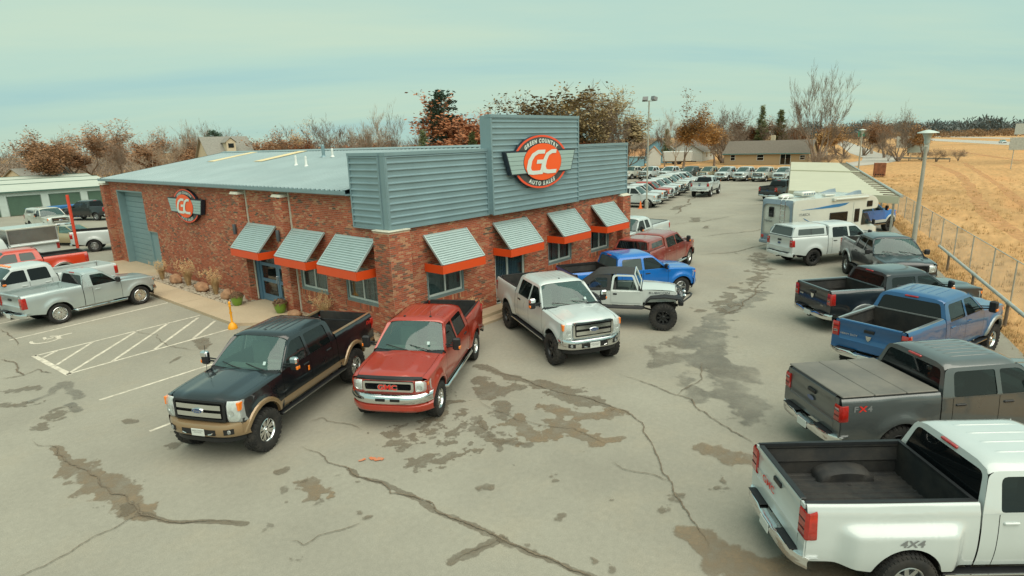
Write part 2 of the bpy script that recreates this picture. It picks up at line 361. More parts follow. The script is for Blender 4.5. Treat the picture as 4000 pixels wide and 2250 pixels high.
def stain(caps, mat, cell=.06, amp=.45, freq=1.6, thr=.0, z=.005, seed=0., name='wet_patch', oct=5):
    SZ[0] += 1; z = .0045+SZ[0]*.0009
    R = max(c[4] for c in caps)*1.6+.1
    x0 = min(min(c[0], c[2]) for c in caps)-R; x1 = max(max(c[0], c[2]) for c in caps)+R
    y0 = min(min(c[1], c[3]) for c in caps)-R; y1 = max(max(c[1], c[3]) for c in caps)+R
    nx = int((x1-x0)/cell)+1; ny = int((y1-y0)/cell)+1
    def fld(x, y):
        b = -9
        for ax, ay, bx, by, r in caps:
            dx = bx-ax; dy = by-ay; L = dx*dx+dy*dy
            t = 0 if L < 1e-9 else max(0, min(1, ((x-ax)*dx+(y-ay)*dy)/L))
            b = max(b, 1-hypot(x-ax-t*dx, y-ay-t*dy)/r)
        if b < -1.2: return -1
        return b+amp*fbm(x*freq+seed, y*freq, seed, oct+1, 2.15, .64)-thr
    V = [[fld(x0+i*cell, y0+j*cell) for j in range(ny)] for i in range(nx)]
    g = MB(); cache = {}
    wt = []
    def vert(key, x, y, w=0.):
        if key not in cache: cache[key] = len(g.v); g.v.append((x, y, z)); wt.append(w)
        return cache[key]
    C4 = ((0, 0), (1, 0), (1, 1), (0, 1))
    for i in range(nx-1):
        for j in range(ny-1):
            poly = []
            for k in range(4):
                a = C4[k]; b = C4[(k+1) % 4]; va = V[i+a[0]][j+a[1]]; vb = V[i+b[0]][j+b[1]]
                if va > 0: poly.append(vert((i+a[0], j+a[1]), x0+(i+a[0])*cell, y0+(j+a[1])*cell, va))
                if (va > 0) != (vb > 0):
                    t = va/(va-vb); k1 = tuple(sorted(((i+a[0], j+a[1]), (i+b[0], j+b[1]))))
                    poly.append(vert(k1, x0+(i+a[0]+t*(b[0]-a[0]))*cell, y0+(j+a[1]+t*(b[1]-a[1]))*cell))
            if len(poly) > 2: g.f.append(tuple(poly)); g.m.append(0)
    if g.f:
        o = g.build(name, mat, lot); at = o.data.attributes.new('w', 'FLOAT', 'POINT'); at.data.foreach_set('value', wt)
def chain(pts, r): return [(*pts[i], *pts[i+1], r if not hasattr(r, '__len__') else r[i]) for i in range(len(pts)-1)]
def crack(pts, w=.04, z=.024, jag=.052, seed=0):
    z += seed*.0004; rnd = random.Random(seed+17); P = [Vector((*p, z)) for p in pts]
    for it in range(5):
        Q = [P[0]]
        for a, b in zip(P, P[1:]):
            d = b-a; n = Vector((-d.y, d.x, 0)); Q += [(a+b)/2+n*rnd.gauss(0, jag if it else jag*1.4), b]
        P = Q
    g = MB(); rows = []
    for i, p in enumerate(P):
        d = (P[min(i+1, len(P)-1)]-P[max(i-1, 0)]).normalized(); n = Vector((-d.y, d.x, 0)); e = min(1, 6*min(i+1, len(P)-i)/len(P))
        a = w*e*rnd.uniform(.15, .7)*(1+.6*fbm(p.x*2, p.y*2, seed)); b = w*e*rnd.uniform(.15, .7)
        rows.append([p+n*abs(a)*.6, p-n*abs(b)*.6])
    g.grid(rows); g.build('crack', M_CRACK, lot)
c1 = [(-9.68, 1.69), (-9.42, .81), (-9.43, -.47), (-9.28, -1.8), (-9.17, -2.63), (-9.15, -3.62), (-9.05, -3.94), (-8.89, -4.43), (-8.47, -4.92), (-8.05, -5.57)]
c3 = [(-5.9, -3.67), (-5.82, -4.36), (-5.79, -5.49), (-5.87, -5.88), (-5.7, -6.45), (-5.63, -7.33), (-5.7, -8.06), (-5.59, -8.77), (-5.53, -9.46), (-5.51, -10.06), (-5.42, -10.71), (-5.36, -11.12), (-5.43, -11.72), (-5.5, -13)]
c4 = [(.03, -3.47), (.05, -4.57), (.03, -5.77), (-.02, -6.62), (.11, -7.43), (-.08, -8.93), (-.72, -9.59), (-1.61, -10.43), (-2.21, -10.99), (-2.86, -11.53), (-3.32, -12.03), (-3.69, -12.39)]
c5 = [(2.01, -7.25), (1.84, -8.47), (1.62, -9.26), (1.25, -9.97), (.82, -10.65), (.47, -11.33), (.24, -11.76)]
for i, (c, w) in enumerate([(c1, .05), ([(-9.05, -3.74), (-9.31, -3.71), (-9.9, -3.78), (-10.35, -3.96), (-10.95, -4.02), (-11.4, -4.1)], .03), (c3, .055), ([(-5.55, -9.44), (-6.0, -9.35), (-6.41, -9.22)], .03),
        (c4, .045), (c5, .05), ([(-7.84, -6.64), (-7.73, -6.95), (-7.44, -6.93), (-7.09, -7.12), (-6.75, -7.23)], .028), ([(-5.11, -2.87), (-4.79, -2.89), (-4.71, -3.46), (-4.58, -4.25)], .03),
        ([(-2.27, -9.69), (-2.31, -10.27), (-2.21, -10.99)], .03), ([(-8.89, 9.74), (-8.64, 8.79), (-8.75, 7.21), (-9.29, 7.41)], .07), ([(-8.75, 7.21), (-8.34, 7.49), (-8.16, 6.68)], .05),
        ([(-8.11, 14.22), (-8.06, 12.49), (-8.15, 11.09)], .05), ([(16.39, -7.04), (13.09, -7.43), (11, -7.67), (8.76, -7.3)], .07), ([(51.9, 12.1), (45.8, 10.3), (36.3, 7.1)], .22),
        ([(30, 5), (33, 3.4), (38, 2.6)], .1), ([(26, 0.5), (29, -1), (33, -2.6)], .1), ([(-4.9, 9.6), (-4.6, 8.2), (-4.9, 6.4), (-4.5, 5)], .03), ([(20, -2), (23, -3.5), (26, -4)], .09),
        ([(60, 11), (66, 9), (70, 10)], .16), ([(45, 4), (50, 3.2), (58, 3.6)], .14), ([(4.2, -8.9), (3, -9.4), (1.6, -9.3)], .04), ([(-1.7, -5.2), (-1.9, -7.1), (-1.5, -8.2), (-1.7, -9.3)], .03)]):
    crack(c, w, seed=i)
stain(chain(c1[1:7], [.14, .36, .42, .3, .18]), M_WETB, .035, .55, 2.4, .12, seed=1.)
stain(chain(c1[5:], .07), M_WET, .03, .5, 3, .1, .0055, seed=2.)
stain(chain(c3[2:], .085), M_WET, .03, .6, 3, .15, .0055, seed=3.)
stain(chain([(-5.55, -9.44), (-6.0, -9.35), (-6.45, -9.2)], .12), M_WET, .03, .6, 3, .1, seed=4.)
stain([(.08, -3.6, .03, -5.8, .22), (.03, -5.8, .3, -7.1, .32), (.0, -6.6, .08, -8.0, .4), (-.3, -5.6, -1.4, -5.2, .35), (-.6, -4.4, -1.3, -5.4, .3)], M_WET, .04, .8, 1.9, .12, seed=5.)
stain([(-2.0, -6.9, -2.25, -7.57, .35), (-2.25, -7.57, -1.5, -8.0, .5), (-1.57, -7.98, -1.76, -8.98, .35), (-1.76, -8.98, -1.2, -9.3, .16), (-.85, -7.7, -1.0, -7.1, .35), (-.1, -8.5, -.9, -8.0, .3)], M_WETB, .035, .85, 2.3, .18, seed=6.)
stain([(-4.81, -6.4, -4.3, -6.85, .38), (-4.3, -6.85, -3.9, -6.95, .3), (-3.79, -6.15, -3.17, -6.0, .35), (-4.27, -4.9, -4.52, -5.5, .4), (-3.2, -5.2, -3.9, -5.5, .5), (-2.6, -5.6, -3.1, -7.2, .4), (-2.2, -4.6, -2.9, -5.0, .5)], M_WET, .03, 1.15, 3.2, .42, seed=7.)
stain([(-3.0, -7.16, -2.74, -7.84, .16), (-1.5, -6.0, -2.0, -6.4, .3), (-2.6, -6.2, -2.9, -6.9, .15)], M_WET, .03, .8, 3, .2, seed=8.)
stain([(4.43, -7.8, 6.36, -7.87, .75), (6.36, -7.87, 8.84, -7.6, .65), (8.84, -7.42, 13.2, -7.6, .45), (4.87, -9.0, 3.3, -9.98, .95), (3.3, -9.98, 1.8, -10.9, .75), (1.87, -9.8, 2.6, -9.0, .45), (6.4, -7.9, 4.9, -9.0, .8), (3.4, -7.9, 4.6, -8.0, .4)], M_PUD, .06, .85, 1.1, .1, seed=9.)
stain([(-3.5, -12.1, -3.84, -12.64, .35), (-3.84, -12.64, -3.87, -13.2, .5), (-3.87, -13.2, -3.6, -14.2, .8), (-3.0, -14.2, -1.6, -15.2, .9)], M_WETB, .04, .6, 1.6, .1, seed=10.)
stain([(-9.1, 4.55, -8.6, 4.76, .16), (-8.6, 4.76, -8.17, 5.4, .22), (-8.17, 5.4, -8.19, 3.76, .2), (-8.5, 3.4, -8.5, 2.7, .16)], M_PUD, .04, .5, 2.2, .1, seed=11.)
stain([(-9.7, 5.0, -9.2, 4.3, .25), (-9.3, 6.0, -8.8, 5.6, .3), (-8.8, 3.2, -9.3, 2.4, .3)], M_WET, .04, 1.0, 3, .4, seed=12.)
stain([(-6.72, -5.3, -6.69, -5.74, .3)], M_WETB, .03, .8, 3, .2, seed=13.)
stain([(-6.7, -4.42, -6.6, -4.4, .13), (-7.9, 1.0, -7.8, .8, .14), (-4.2, 5.3, -3.9, 6.2, .3), (-5.5, 4.6, -5.1, 4.9, .1)], M_WET, .03, .7, 3, .2, seed=14.)
stain([(-.54, -11.0, -.5, -11.6, .35), (-.77, -11.5, -.4, -11.9, .25)], M_WETB, .035, .6, 2.2, .1, seed=15.)
stain([(10, -7, 16, -6.6, 1.0), (16, -6.6, 22, -4.5, .9)], M_WET, .09, 1.2, 1.3, .7, seed=16.)
stain([(33, 4, 35, 4.6, .5), (30, 1.8, 31, 2.2, .3), (28.5, 4.2, 29, 4.5, .3), (40, 9, 43, 9.6, .5)], M_WET, .12, .7, .9, .2, seed=17.)
stain([(-7, -5, -9, -9, 2.2), (-4, -9, -7, -11, 2.5), (-2, -12, -4, -9, 1.6), (-7.5, -1, -10, -4, 1.2)], M_WET, .05, 1.5, 1.9, 1.72, seed=18., name='damp_spot')
M_ORP = pmat("orange_spray_paint", (.55, .15, .05), .8, dirt=(.30, .27, .21), dirt_amt=.9, dirt_scale=9)
stain([(-5.25, -5.55, -5.15, -5.7, .08), (-5.45, -5.4, -5.4, -5.42, .05)], M_ORP, .02, .9, 6, .2, .0045, seed=21., name='spray_mark')

# worn vehicle tracks across the field
M_TRACK = pmat("bare_soil_track", (.55, .29, .125), .95, var=.2, vscale=1.5, bump=.3, bscale=6); breakup(M_TRACK, .05, .8, .8, 0)
def track(pts, w, z):
    g = MB(); rows = []
    P = [Vector((*p, z)) for p in pts]
    for it in range(3):
        Q = [P[0]]
        for i in range(len(P)-1): Q += [P[i].lerp(P[i+1], .25), P[i].lerp(P[i+1], .75)]
        P = Q+[P[-1]]
    for i, p in enumerate(P):
        d = (P[min(i+1, len(P)-1)]-P[max(i-1, 0)]).normalized(); n = Vector((-d.y, d.x, 0)); k = w*(.5+.35*fbm(p.x*.2, p.y*.2, 2.)); rows.append([p+n*k, p-n*k])
    g.grid(rows, flip=False); tag(g.build('dirt_track', M_TRACK), kind='structure')
track([(14, -24), (26, -18.5), (40, -14.6), (56, -12.6), (74, -10.9), (100, -8), (128, -2)], 1.1, -.022)
track([(16, -27), (28, -21.5), (42, -17.6), (58, -15.4), (78, -13.4), (104, -10), (136, -6)], .9, -.018)
track([(60, -30), (90, -24), (130, -18), (180, -6), (230, 5)], 1.6, -.014)

# ================================================================ showroom building
M_MORTAR = pmat("mortar", (.47, .35, .245), .9, var=.12, vscale=8, bump=.2, bscale=90)
def brick_material():
    m = bpy.data.materials.new("brick_mix"); m.use_nodes = True; t = m.node_tree; b = t.nodes['Principled BSDF']
    a = N(t, 'ShaderNodeVertexColor'); a.layer_name = 'Col'
    g = N(t, 'ShaderNodeNewGeometry'); n = N(t, 'ShaderNodeTexNoise', i_Scale=42.0, i_Detail=4.0, i_Roughness=.7); t.links.new(g.outputs['Position'], n.inputs['Vector'])
    r = N(t, 'ShaderNodeMapRange'); t.links.new(n.outputs[0], r.inputs[0]); r.inputs[1].default_value = .3; r.inputs[2].default_value = .7; r.inputs[3].default_value = .72; r.inputs[4].default_value = 1.25
    n2 = N(t, 'ShaderNodeTexNoise', i_Scale=.7, i_Detail=5.0); t.links.new(g.outputs['Position'], n2.inputs['Vector'])
    r2_ = N(t, 'ShaderNodeMapRange'); t.links.new(n2.outputs[0], r2_.inputs[0]); r2_.inputs[1].default_value = .3; r2_.inputs[2].default_value = .7; r2_.inputs[3].default_value = .86; r2_.inputs[4].default_value = 1.1
    mu = N(t, 'ShaderNodeMath', operation='MULTIPLY'); t.links.new(r.outputs[0], mu.inputs[0]); t.links.new(r2_.outputs[0], mu.inputs[1])
    s = N(t, 'ShaderNodeVectorMath', operation='SCALE'); t.links.new(a.outputs[0], s.inputs[0]); t.links.new(mu.outputs[0], s.inputs['Scale'])
    t.links.new(s.outputs[0], b.inputs['Base Color']); b.inputs['Roughness'].default_value = .85; b.inputs['Specular IOR Level'].default_value = .3
    bp = N(t, 'ShaderNodeBump', i_Strength=.4, i_Distance=.006); t.links.new(n.outputs[0], bp.inputs['Height']); t.links.new(bp.outputs[0], b.inputs['Normal'])
    return m
M_BRICK = brick_material()
M_STEEL = pmat("blue_grey_cladding", (.215, .325, .355), .42, .2, var=.08, vscale=.8, rvar=.06)
M_STEELD = pmat("blue_grey_trim", (.195, .30, .325), .42, .2, var=.05, vscale=2)
M_GALV = pmat("galvanised_roof", (.22, .30, .305), .40, .25, var=.08, vscale=.5, rvar=.08)
M_AWN = pmat("awning_metal", (.42, .52, .51), .38, .3, var=.05, vscale=3)
M_ORANGE = pmat("orange_fascia", (.66, .07, .010), .45, var=.03, vscale=3)
M_ORANGE2 = pmat("orange_sign_face", (.86, .10, .012), .4)
M_WFRAME = pmat("white_window_frame", (.50, .56, .52), .45, var=.04)
M_GREYTRIM = pmat("grey_window_trim", (.15, .21, .21), .5, var=.06)
M_GLASSW = glass_mat("window_glass", (.72, .80, .80), (.03, .05, .055), .07, .15)
M_BLIND = pmat("vertical_blind", (.42, .47, .46), .7, var=.1)
M_DARKIN = pmat("dark_interior", (.07, .08, .08), .9, var=.3, vscale=2)
M_DOORB = pmat("blue_door_paint", (.085, .175, .25), .4, var=.06)
M_ROLL = pmat("grey_roll_door", (.17, .275, .29), .45, var=.05, vscale=2)
M_CAP = pmat("pale_cap_stone", (.50, .50, .41), .8, var=.15, vscale=5)
M_CHROME = pmat("chrome", (.72, .74, .74), .12, 1.0)
M_BLACKP = pmat("black_plastic", (.010, .011, .0125), .5, var=.2, vscale=10)

bld = empty('brick_showroom', (7.6, 13.6, 0))
tag(bld, 'long red brick auto showroom with grey metal parapet, metal roof and orange awnings', 'building')
OFF = Vector((-7.6, -13.6, 0))
def bb(mb, name, mat, parent=None, smooth=None, label=None):
    "build a part in world coordinates under the showroom"
    p = parent or bld
    mb.v = [(x-7.6, y-13.6, z) for x, y, z in mb.v]
    return mb.build(name, mat, p, smooth, label)
BCOL = [((.40, .112, .060), 30), ((.36, .10, .054), 24), ((.42, .14, .076), 18), ((.46, .22, .125), 9), ((.30, .092, .053), 10), ((.19, .105, .07), 8), ((.47, .25, .145), 4)]
BPOOL = [c for c, w in BCOL for _ in range(w)]
allb = []                         # (cx,cy,cz, u, n, du, dz)
def brick_face(o, u, n, u0, u1, z0, z1, holes=(), course=.0675, L=.20, gap=.014, phase=0):
    o = Vector(o); u = Vector(u); n = Vector(n); k = 0; z = z0
    while z+course-gap <= z1+.001:
        zz1 = min(z+course-gap, z1); s = u0-((k+phase) % 2)*(L+gap)/2
        while s < u1:
            a = max(s, u0); b = min(s+L, u1); segs = [(a, b)] if b-a > .03 else []
            for (h0_, h1_, hz0, hz1) in holes:
                if zz1 > hz0 and z < hz1:
                    ns = []
                    for (p, q) in segs:
                        if q <= h0_ or p >= h1_: ns.append((p, q))
                        else:
                            if h0_-p > .03: ns.append((p, h0_))
                            if q-h1_ > .03: ns.append((h1_, q))
                    segs = ns
            for (p, q) in segs: allb.append((o+u*((p+q)/2)+Vector((0, 0, (z+zz1)/2)), u, n, (q-p)/2, (zz1-z)/2))
            s += L+gap
        z += course; k += 1
# holes: left wall in y, front wall in x
HL = [(21.68, 25.85, -1, 4.44), (20.35, 21.7, -1, 2.26), (6.85, 9.72, -1, 2.40), (4.10, 5.95, 1.10, 2.40), (.95, 2.88, 1.10, 2.40), (26.95, 27.6, -1, 9), (9.72, 10.32, -1, 9), (6.23, 6.83, -1, 9), (-1, .62, -1, 9)]
HF = [(1.53, 3.36, 1.14, 2.4), (5.12, 6.96, -1, 2.4), (8.62, 10.42, 1.18, 2.4), (12.04, 13.7, 1.2, 2.4), (-1, .66, -1, 9), (14.52, 15.4, -1, 9)]
ZL0, ZF0 = .0, .0
PX = -.21
brick_face((.1, 0, 0), (0, 1, 0), (-1, 0, 0), .62, 26.95, .0, 4.93, HL+[(0, 1.94, 3.87, 9)])
brick_face((0, .1, 0), (1, 0, 0), (0, -1, 0), .66, 14.52, .0, 3.87, HF)
PIL = [(26.95, 27.55, 4.78), (9.72, 10.32, 4.78), (6.23, 6.83, 4.78)]
for a, b, zt in PIL:
    brick_face((PX, 0, 0), (0, 1, 0), (-1, 0, 0), a, b, 0, zt)
    brick_face((0, a, 0), (1, 0, 0), (0, -1, 0), PX, .1 if a > 20 or a < 8 else .5, 0, zt, phase=1)
brick_face((0, 27.55, 0), (1, 0, 0), (0, 1, 0), PX, 15.2, 0, 4.84)
brick_face((0, 6.83, 0), (1, 0, 0), (0, 1, 0), PX, .5, 0, 2.4, phase=1)
corner0 = len(allb)
brick_face((PX, 0, 0), (0, 1, 0), (-1, 0, 0), PX, .62, 0, 3.82)
brick_face((0, PX, 0), (1, 0, 0), (0, -1, 0), PX+.01, .66, 0, 3.82, phase=1)
corner1 = len(allb)
brick_face((0, .62, 0), (1, 0, 0), (0, 1, 0), PX, .1, 0, 3.82)
brick_face((.66, 0, 0), (0, 1, 0), (1, 0, 0), PX, .1, 0, 3.82)
brick_face((0, PX, 0), (1, 0, 0), (0, -1, 0), 14.52, 15.26, 0, 3.72)
brick_face((14.52, 0, 0), (0, 1, 0), (-1, 0, 0), PX, .1, 0, 3.72, phase=1)
brick_face((15.26, 0, 0), (0, 1, 0), (1, 0, 0), PX, 27.5, 0, 3.72)
def brick_geo(b, depth=.011):
    c, u, n, hu, hz = b; w = Vector((0, 0, hz)); a = u*hu
    f = [c-a-w+n*depth, c+a-w+n*depth, c+a+w+n*depth, c-a+w+n*depth]; k = [c-a-w-n*.004, c+a-w-n*.004, c+a+w-n*.004, c-a+w-n*.004]
    fl = u.cross(Vector((0, 0, 1))).dot(n) < 0
    fa = [(0, 1, 2, 3), (4, 5, 1, 0), (5, 6, 2, 1), (6, 7, 3, 2), (7, 4, 0, 3)]
    return f+k, ([q[::-1] for q in fa] if fl else fa)
def brick_color(c):
    v = fbm(c.x*.9+c.y*.7, c.z*1.3, 3.1, 3)
    col = random.choice(BPOOL)
    if v > .28 and random.random() < .4: col = (.41, .20, .115)
    if v < -.3 and random.random() < .12: col = (.115, .09, .065)
    j = random.uniform(.92, 1.08); return (col[0]*j, col[1]*j*random.uniform(.95, 1.05), col[2]*j, 1)
# 300 bricks of the corner pier are single parts, the rest is one part
cand = [i for i in range(corner0, corner1) if allb[i][0].z > .2]
cand.sort(key=lambda i: -allb[i][0].z); single = set(cand[:300])
g = MB(); cols = []
for i, b in enumerate(allb):
    if i in single: continue
    P, Fc = brick_geo(b, .010+random.uniform(-.002, .002)); g.add([p+OFF for p in P], Fc); cols.extend([brick_color(b[0])]*5)
bw = g.build('brickwork', M_BRICK, bld); bw['kind'] = 'stuff'
def colour(me, cols):
    at = me.color_attributes.new('Col', 'FLOAT_COLOR', 'CORNER'); buf = []
    for p, c in zip(me.polygons, cols): buf.extend(list(c)*p.loop_total)
    at.data.foreach_set('color', buf)
colour(bw.data, cols)
tmpl = {}
for i in sorted(single):
    b = allb[i]; key = (round(b[3], 2), round(b[1].x), random.randrange(14))
    if key not in tmpl:
        P, Fc = brick_geo((Vector((0, 0, 0)), b[1], b[2], b[3], b[4])); me = bpy.data.meshes.new('brick'); me.from_pydata([tuple(p) for p in P], [], Fc); me.materials.append(M_BRICK)
        colour(me, [brick_color(b[0])]*5); tmpl[key] = me
    o = bpy.data.objects.new('brick', tmpl[key]); COL.objects.link(o); o.parent = bld; o.location = b[0]+OFF

# mortar body of the walls (built around the openings)
def wall_rects(u0, u1, z0, z1, holes):
    us = sorted({u0, u1}|{min(max(h, u0), u1) for H in holes for h in H[:2]}); zs = sorted({z0, z1}|{min(max(h, z0), z1) for H in holes for h in H[2:]})
    out = []
    for a, b in zip(us, us[1:]):
        run = None
        for c, d in zip(zs, zs[1:]):
            m = ((a+b)/2, (c+d)/2); solid = not any(h[0] < m[0] < h[1] and h[2] < m[1] < h[3] for h in holes)
            if solid: run = (run[0] if run else c, d)
            if (not solid or d == zs[-1]) and run: out.append((a, b, *run)); run = None
    return out
g = MB()
for a, b, c, d in wall_rects(.1, 27.5, 0, 4.93, HL[:5]+[(.1, 1.94, 3.87, 9)]): g.box(.1, .40, a, b, c, d)
bb(g, 'side_wall', M_MORTAR)
g = MB()
for a, b, c, d in wall_rects(.402, 15.2, 0, 3.865, HF[:4]): g.box(a, b, .102, .40, c, d)
bb(g, 'front_wall', M_MORTAR)
g = MB(); g.box(14.9, 15.255, .41, 27.5, 0, 4.9); g.box(.41, 14.89, 27.2, 27.545, 0, 4.9); bb(g, 'rear_wall', M_MORTAR)
for a, b, zt in PIL:
    g = MB(); g.box(PX, .098, a, b, 0, zt); bb(g, 'pilaster', M_MORTAR)
    g = MB(); g.add([(PX-.07, a-.06, zt-.06), (PX-.07, b+.06, zt-.06), (.098, b+.06, zt-.06), (.098, a-.06, zt-.06), (PX-.02, a-.02, zt+.04), (PX-.02, b+.02, zt+.04), (.098, b+.02, zt+.04), (.098, a-.02, zt+.04)],
        [(0, 1, 2, 3), (7, 6, 5, 4), (4, 5, 1, 0), (5, 6, 2, 1), (6, 7, 3, 2), (7, 4, 0, 3)]); bb(g, 'pilaster_cap', M_CAP)
g = MB(); g.box(.1, .5, 9.722, 9.75, 0, 2.4); g.box(.1, .5, 6.80, 6.828, 0, 2.4); bb(g, 'door_reveal', M_MORTAR)
g = MB(); g.box(PX, .098, PX, .62, 0, 3.82); g.box(.1, .66, PX, .1, 0, 3.82); bb(g, 'corner_pier', M_MORTAR)
g = MB(); g.box(14.52, 15.26, PX, .1, 0, 3.72); bb(g, 'pilaster', M_MORTAR)
g = MB(); g.cbox(PX-.03, .098, PX-.03, .65, 3.825, 3.868, .015); g.cbox(.1, .69, PX-.03, -.002, 3.825, 3.868, .015); bb(g, 'pier_cap', M_CAP)
g = MB(); g.add([(14.5, PX-.03, 3.725), (15.28, PX-.03, 3.725), (15.28, .1, 3.725), (14.5, .1, 3.725), (14.56, -.004, 3.84), (15.22, -.004, 3.84), (15.22, .1, 3.84), (14.56, .1, 3.84)],
    [(3, 2, 1, 0), (4, 5, 6, 7), (0, 1, 5, 4), (1, 2, 6, 5), (2, 3, 7, 6), (3, 0, 4, 7)]); bb(g, 'pilaster_cap', M_CAP)

# ---- parapet cladding: one object per ribbed row
def clad_row(o, u, n, u0, u1, z0, z1, parent):
    o = Vector(o); u = Vector(u); n = Vector(n); h = z1-z0
    prof = [(0, 0), (h*.66, 0.0), (h*.69, .046), (h*.82, .046), (h*.985, .0)]
    g = MB(); rows = []
    for zz, dd in prof: rows.append([o+u*u0+n*dd+Vector((0, 0, z0+zz)), o+u*u1+n*dd+Vector((0, 0, z0+zz))])
    rows.append([o+u*u0+Vector((0, 0, z1)), o+u*u1+Vector((0, 0, z1))])
    g.grid(rows, flip=u.cross(Vector((0, 0, 1))).dot(n) < 0)
    for e, s in ((u0, 1), (u1, -1)):
        P = [o+u*e+n*dd+Vector((0, 0, z0+zz)) for zz, dd in prof[1:]]; g.add(P, [tuple(range(len(P)))])
    return bb(g, 'cladding_panel', M_STEEL, parent)
def clad(o, u, n, u0, u1, z0, z1, name, pitch=.2155):
    core = MB(); o = Vector(o); u = Vector(u); n = Vector(n)
    c = o+u*((u0+u1)/2)-n*.14+Vector((0, 0, (z0+z1)/2))
    core.obox(c, u, n, Vector((0, 0, 1)), (u1-u0)/2, .135, (z1-z0)/2-.001)
    p = bb(core, name, M_STEELD)
    z = z0+.02; k = 0
    # part lives at the building origin: rows are its children
    while z < z1-.13:
        clad_row(o, u, n, u0+.05, u1-.05, z, min(z+pitch, z1-.10), p); z += pitch
    t = MB(); t.obox(o+u*((u0+u1)/2)+n*(-.11)+Vector((0, 0, z1-.045)), u, n, Vector((0, 0, 1)), (u1-u0)/2+.012, .16, .055); bb(t, 'coping', M_STEELD, p)
    for e in (u0+.03, u1-.03):
        t = MB(); t.obox(o+u*e+n*.018+Vector((0, 0, (z0+z1)/2-.055)), u, n, Vector((0, 0, 1)), .035, .022, (z1-z0)/2-.056); bb(t, 'edge_trim', M_STEELD, p)
    t = MB(); t.obox(o+u*((u0+u1)/2)+n*.012+Vector((0, 0, z0-.004)), u, n, Vector((0, 0, 1)), (u1-u0)/2-.002, .03, .022); bb(t, 'base_trim', M_STEELD, p)
    return p
clad((0, 0, 0), (1, 0, 0), (0, -1, 0), .0, 4.765, 3.872, 6.32, 'parapet')
clad((0, -.215, 0), (1, 0, 0), (0, -1, 0), 4.77, 10.525, 3.872, 7.53, 'sign_parapet')
clad((0, 0, 0), (1, 0, 0), (0, -1, 0), 10.53, 15.2, 3.872, 6.32, 'parapet')
clad((0, 0, 0), (0, 1, 0), (-1, 0, 0), .285, 1.92, 3.872, 6.32, 'parapet')
g = MB(); g.box(-.03, .02, -.03, .02, 3.86, 6.2); g.box(.0, .27, .285, .29, 3.87, 6.3); bb(g, 'corner_trim', M_STEELD)
g = MB(); g.box(4.77, 4.86, .06, .30, 3.9, 7.5); g.box(10.44, 10.525, .06, .30, 3.9, 7.5); g.box(4.86, 10.44, .06, .08, 6.2, 7.5); bb(g, 'sign_parapet_back', M_STEELD)

# ---- roof: ribbed sheets both sides of a ridge, gutter, skylights, pipes
SL = .167
def rz_(x): return 5.08+SL*(x+.12) if x <= 7.6 else 5.08+SL*(7.72-(x-7.6))
roof = MB()
roof.add([(.1, .42, 4.94), (15.2, .42, 4.94), (15.2, 27.4, 4.94), (.1, 27.4, 4.94), (7.6, .42, 6.30), (7.6, 27.4, 6.30)], [(0, 4, 1), (2, 5, 3), (0, 3, 5, 4), (4, 5, 2, 1), (3, 0, 1, 2)])
roof = bb(roof, 'roof', M_STEELD)
pw = .9; y = .42; k = 0
SKY = [(16.4, 17.3), (22.2, 23.1)]
while y < 27.45:
    y1 = min(y+pw, 27.5); prof = []
    for r in range(3):
        b0 = y+r*.3; prof += [(b0, 0), (b0+.10, 0), (b0+.13, .036), (b0+.17, .036), (b0+.20, 0)]
    prof.append((y1, 0)); prof = [(min(a, y1), h) for a, h in prof]
    for side in (0, 1):
        g = MB(); xs = ((-.14 if y > 1.9 else .30), 7.6) if side == 0 else (15.35, 7.6)
        g.grid([[(x, a, rz_(x)+h) for a, h in prof] for x in xs], flip=(side == 1)); bb(g, 'roof_panel', M_GALV, roof)
    y += pw
M_SKYL = pmat("yellowed_skylight", (.62, .52, .30), .6, var=.15, vscale=2)
for ya, yb in SKY:
    g = MB(); rows = []
    for x in (4.45, 7.3):
        rows.append([(x, ya+(yb-ya)*i/12, rz_(x)+.044+(.012 if i % 2 else 0)) for i in range(13)])
    g.grid(rows); bb(g, 'skylight', M_SKYL, roof)
g = MB(); g.prism([(7.3, 6.33), (7.6, 6.40), (7.9, 6.33), (7.9, 6.345), (7.6, 6.425), (7.3, 6.345)], lambda u, v, w: (u, w, v+.03), .4, 27.5); bb(g, 'ridge_cap', M_GALV, roof)
M_PIPE = pmat("white_vent_pipe", (.66, .70, .66), .6, var=.06)
for (x, yy, r, h) in ((3.64, 11.45, .055, .40), (3.45, 10.25, .055, .40), (5.6, 12.1, .08, .55), (5.6, 11.3, .06, .35)):
    g = MB(); z0 = rz_(x)
    g.lathe([(r*1.9, 0), (r*1.3, .06), (r, .08), (r, h), (r*1.5 if r > .08 else r, h), (r*1.5 if r > .08 else r*.7, h+.07), (0.001, h+.08)], 12, lambda a, b, c: (x+a, yy+b, z0+c+.02)); bb(g, 'vent_pipe', M_PIPE if r < .08 else M_STEELD, roof, 40)
g = MB(); g.prism([(-.26, 5.09), (-.26, 4.96), (-.22, 4.93), (.095, 4.93), (.095, 4.955), (-.20, 4.955), (-.23, 4.98), (-.23, 5.09)], lambda u, v, w: (u, w, v), 1.93, 27.62); bb(g, 'gutter', M_STEELD, roof)
g = MB()
for k in range(78): g.cbox(-.155, -.135, 2.15+k*.3, 2.19+k*.3, 5.085, 5.115, .004)
o = bb(g, 'roof_fixings', M_STEELD, roof); o['kind'] = 'stuff'
for yy in (9.64, 6.15):
    g = MB(); g.box(.045, .088, yy-.03, yy+.03, .15, 4.92); bb(g, 'downspout', M_CAP)

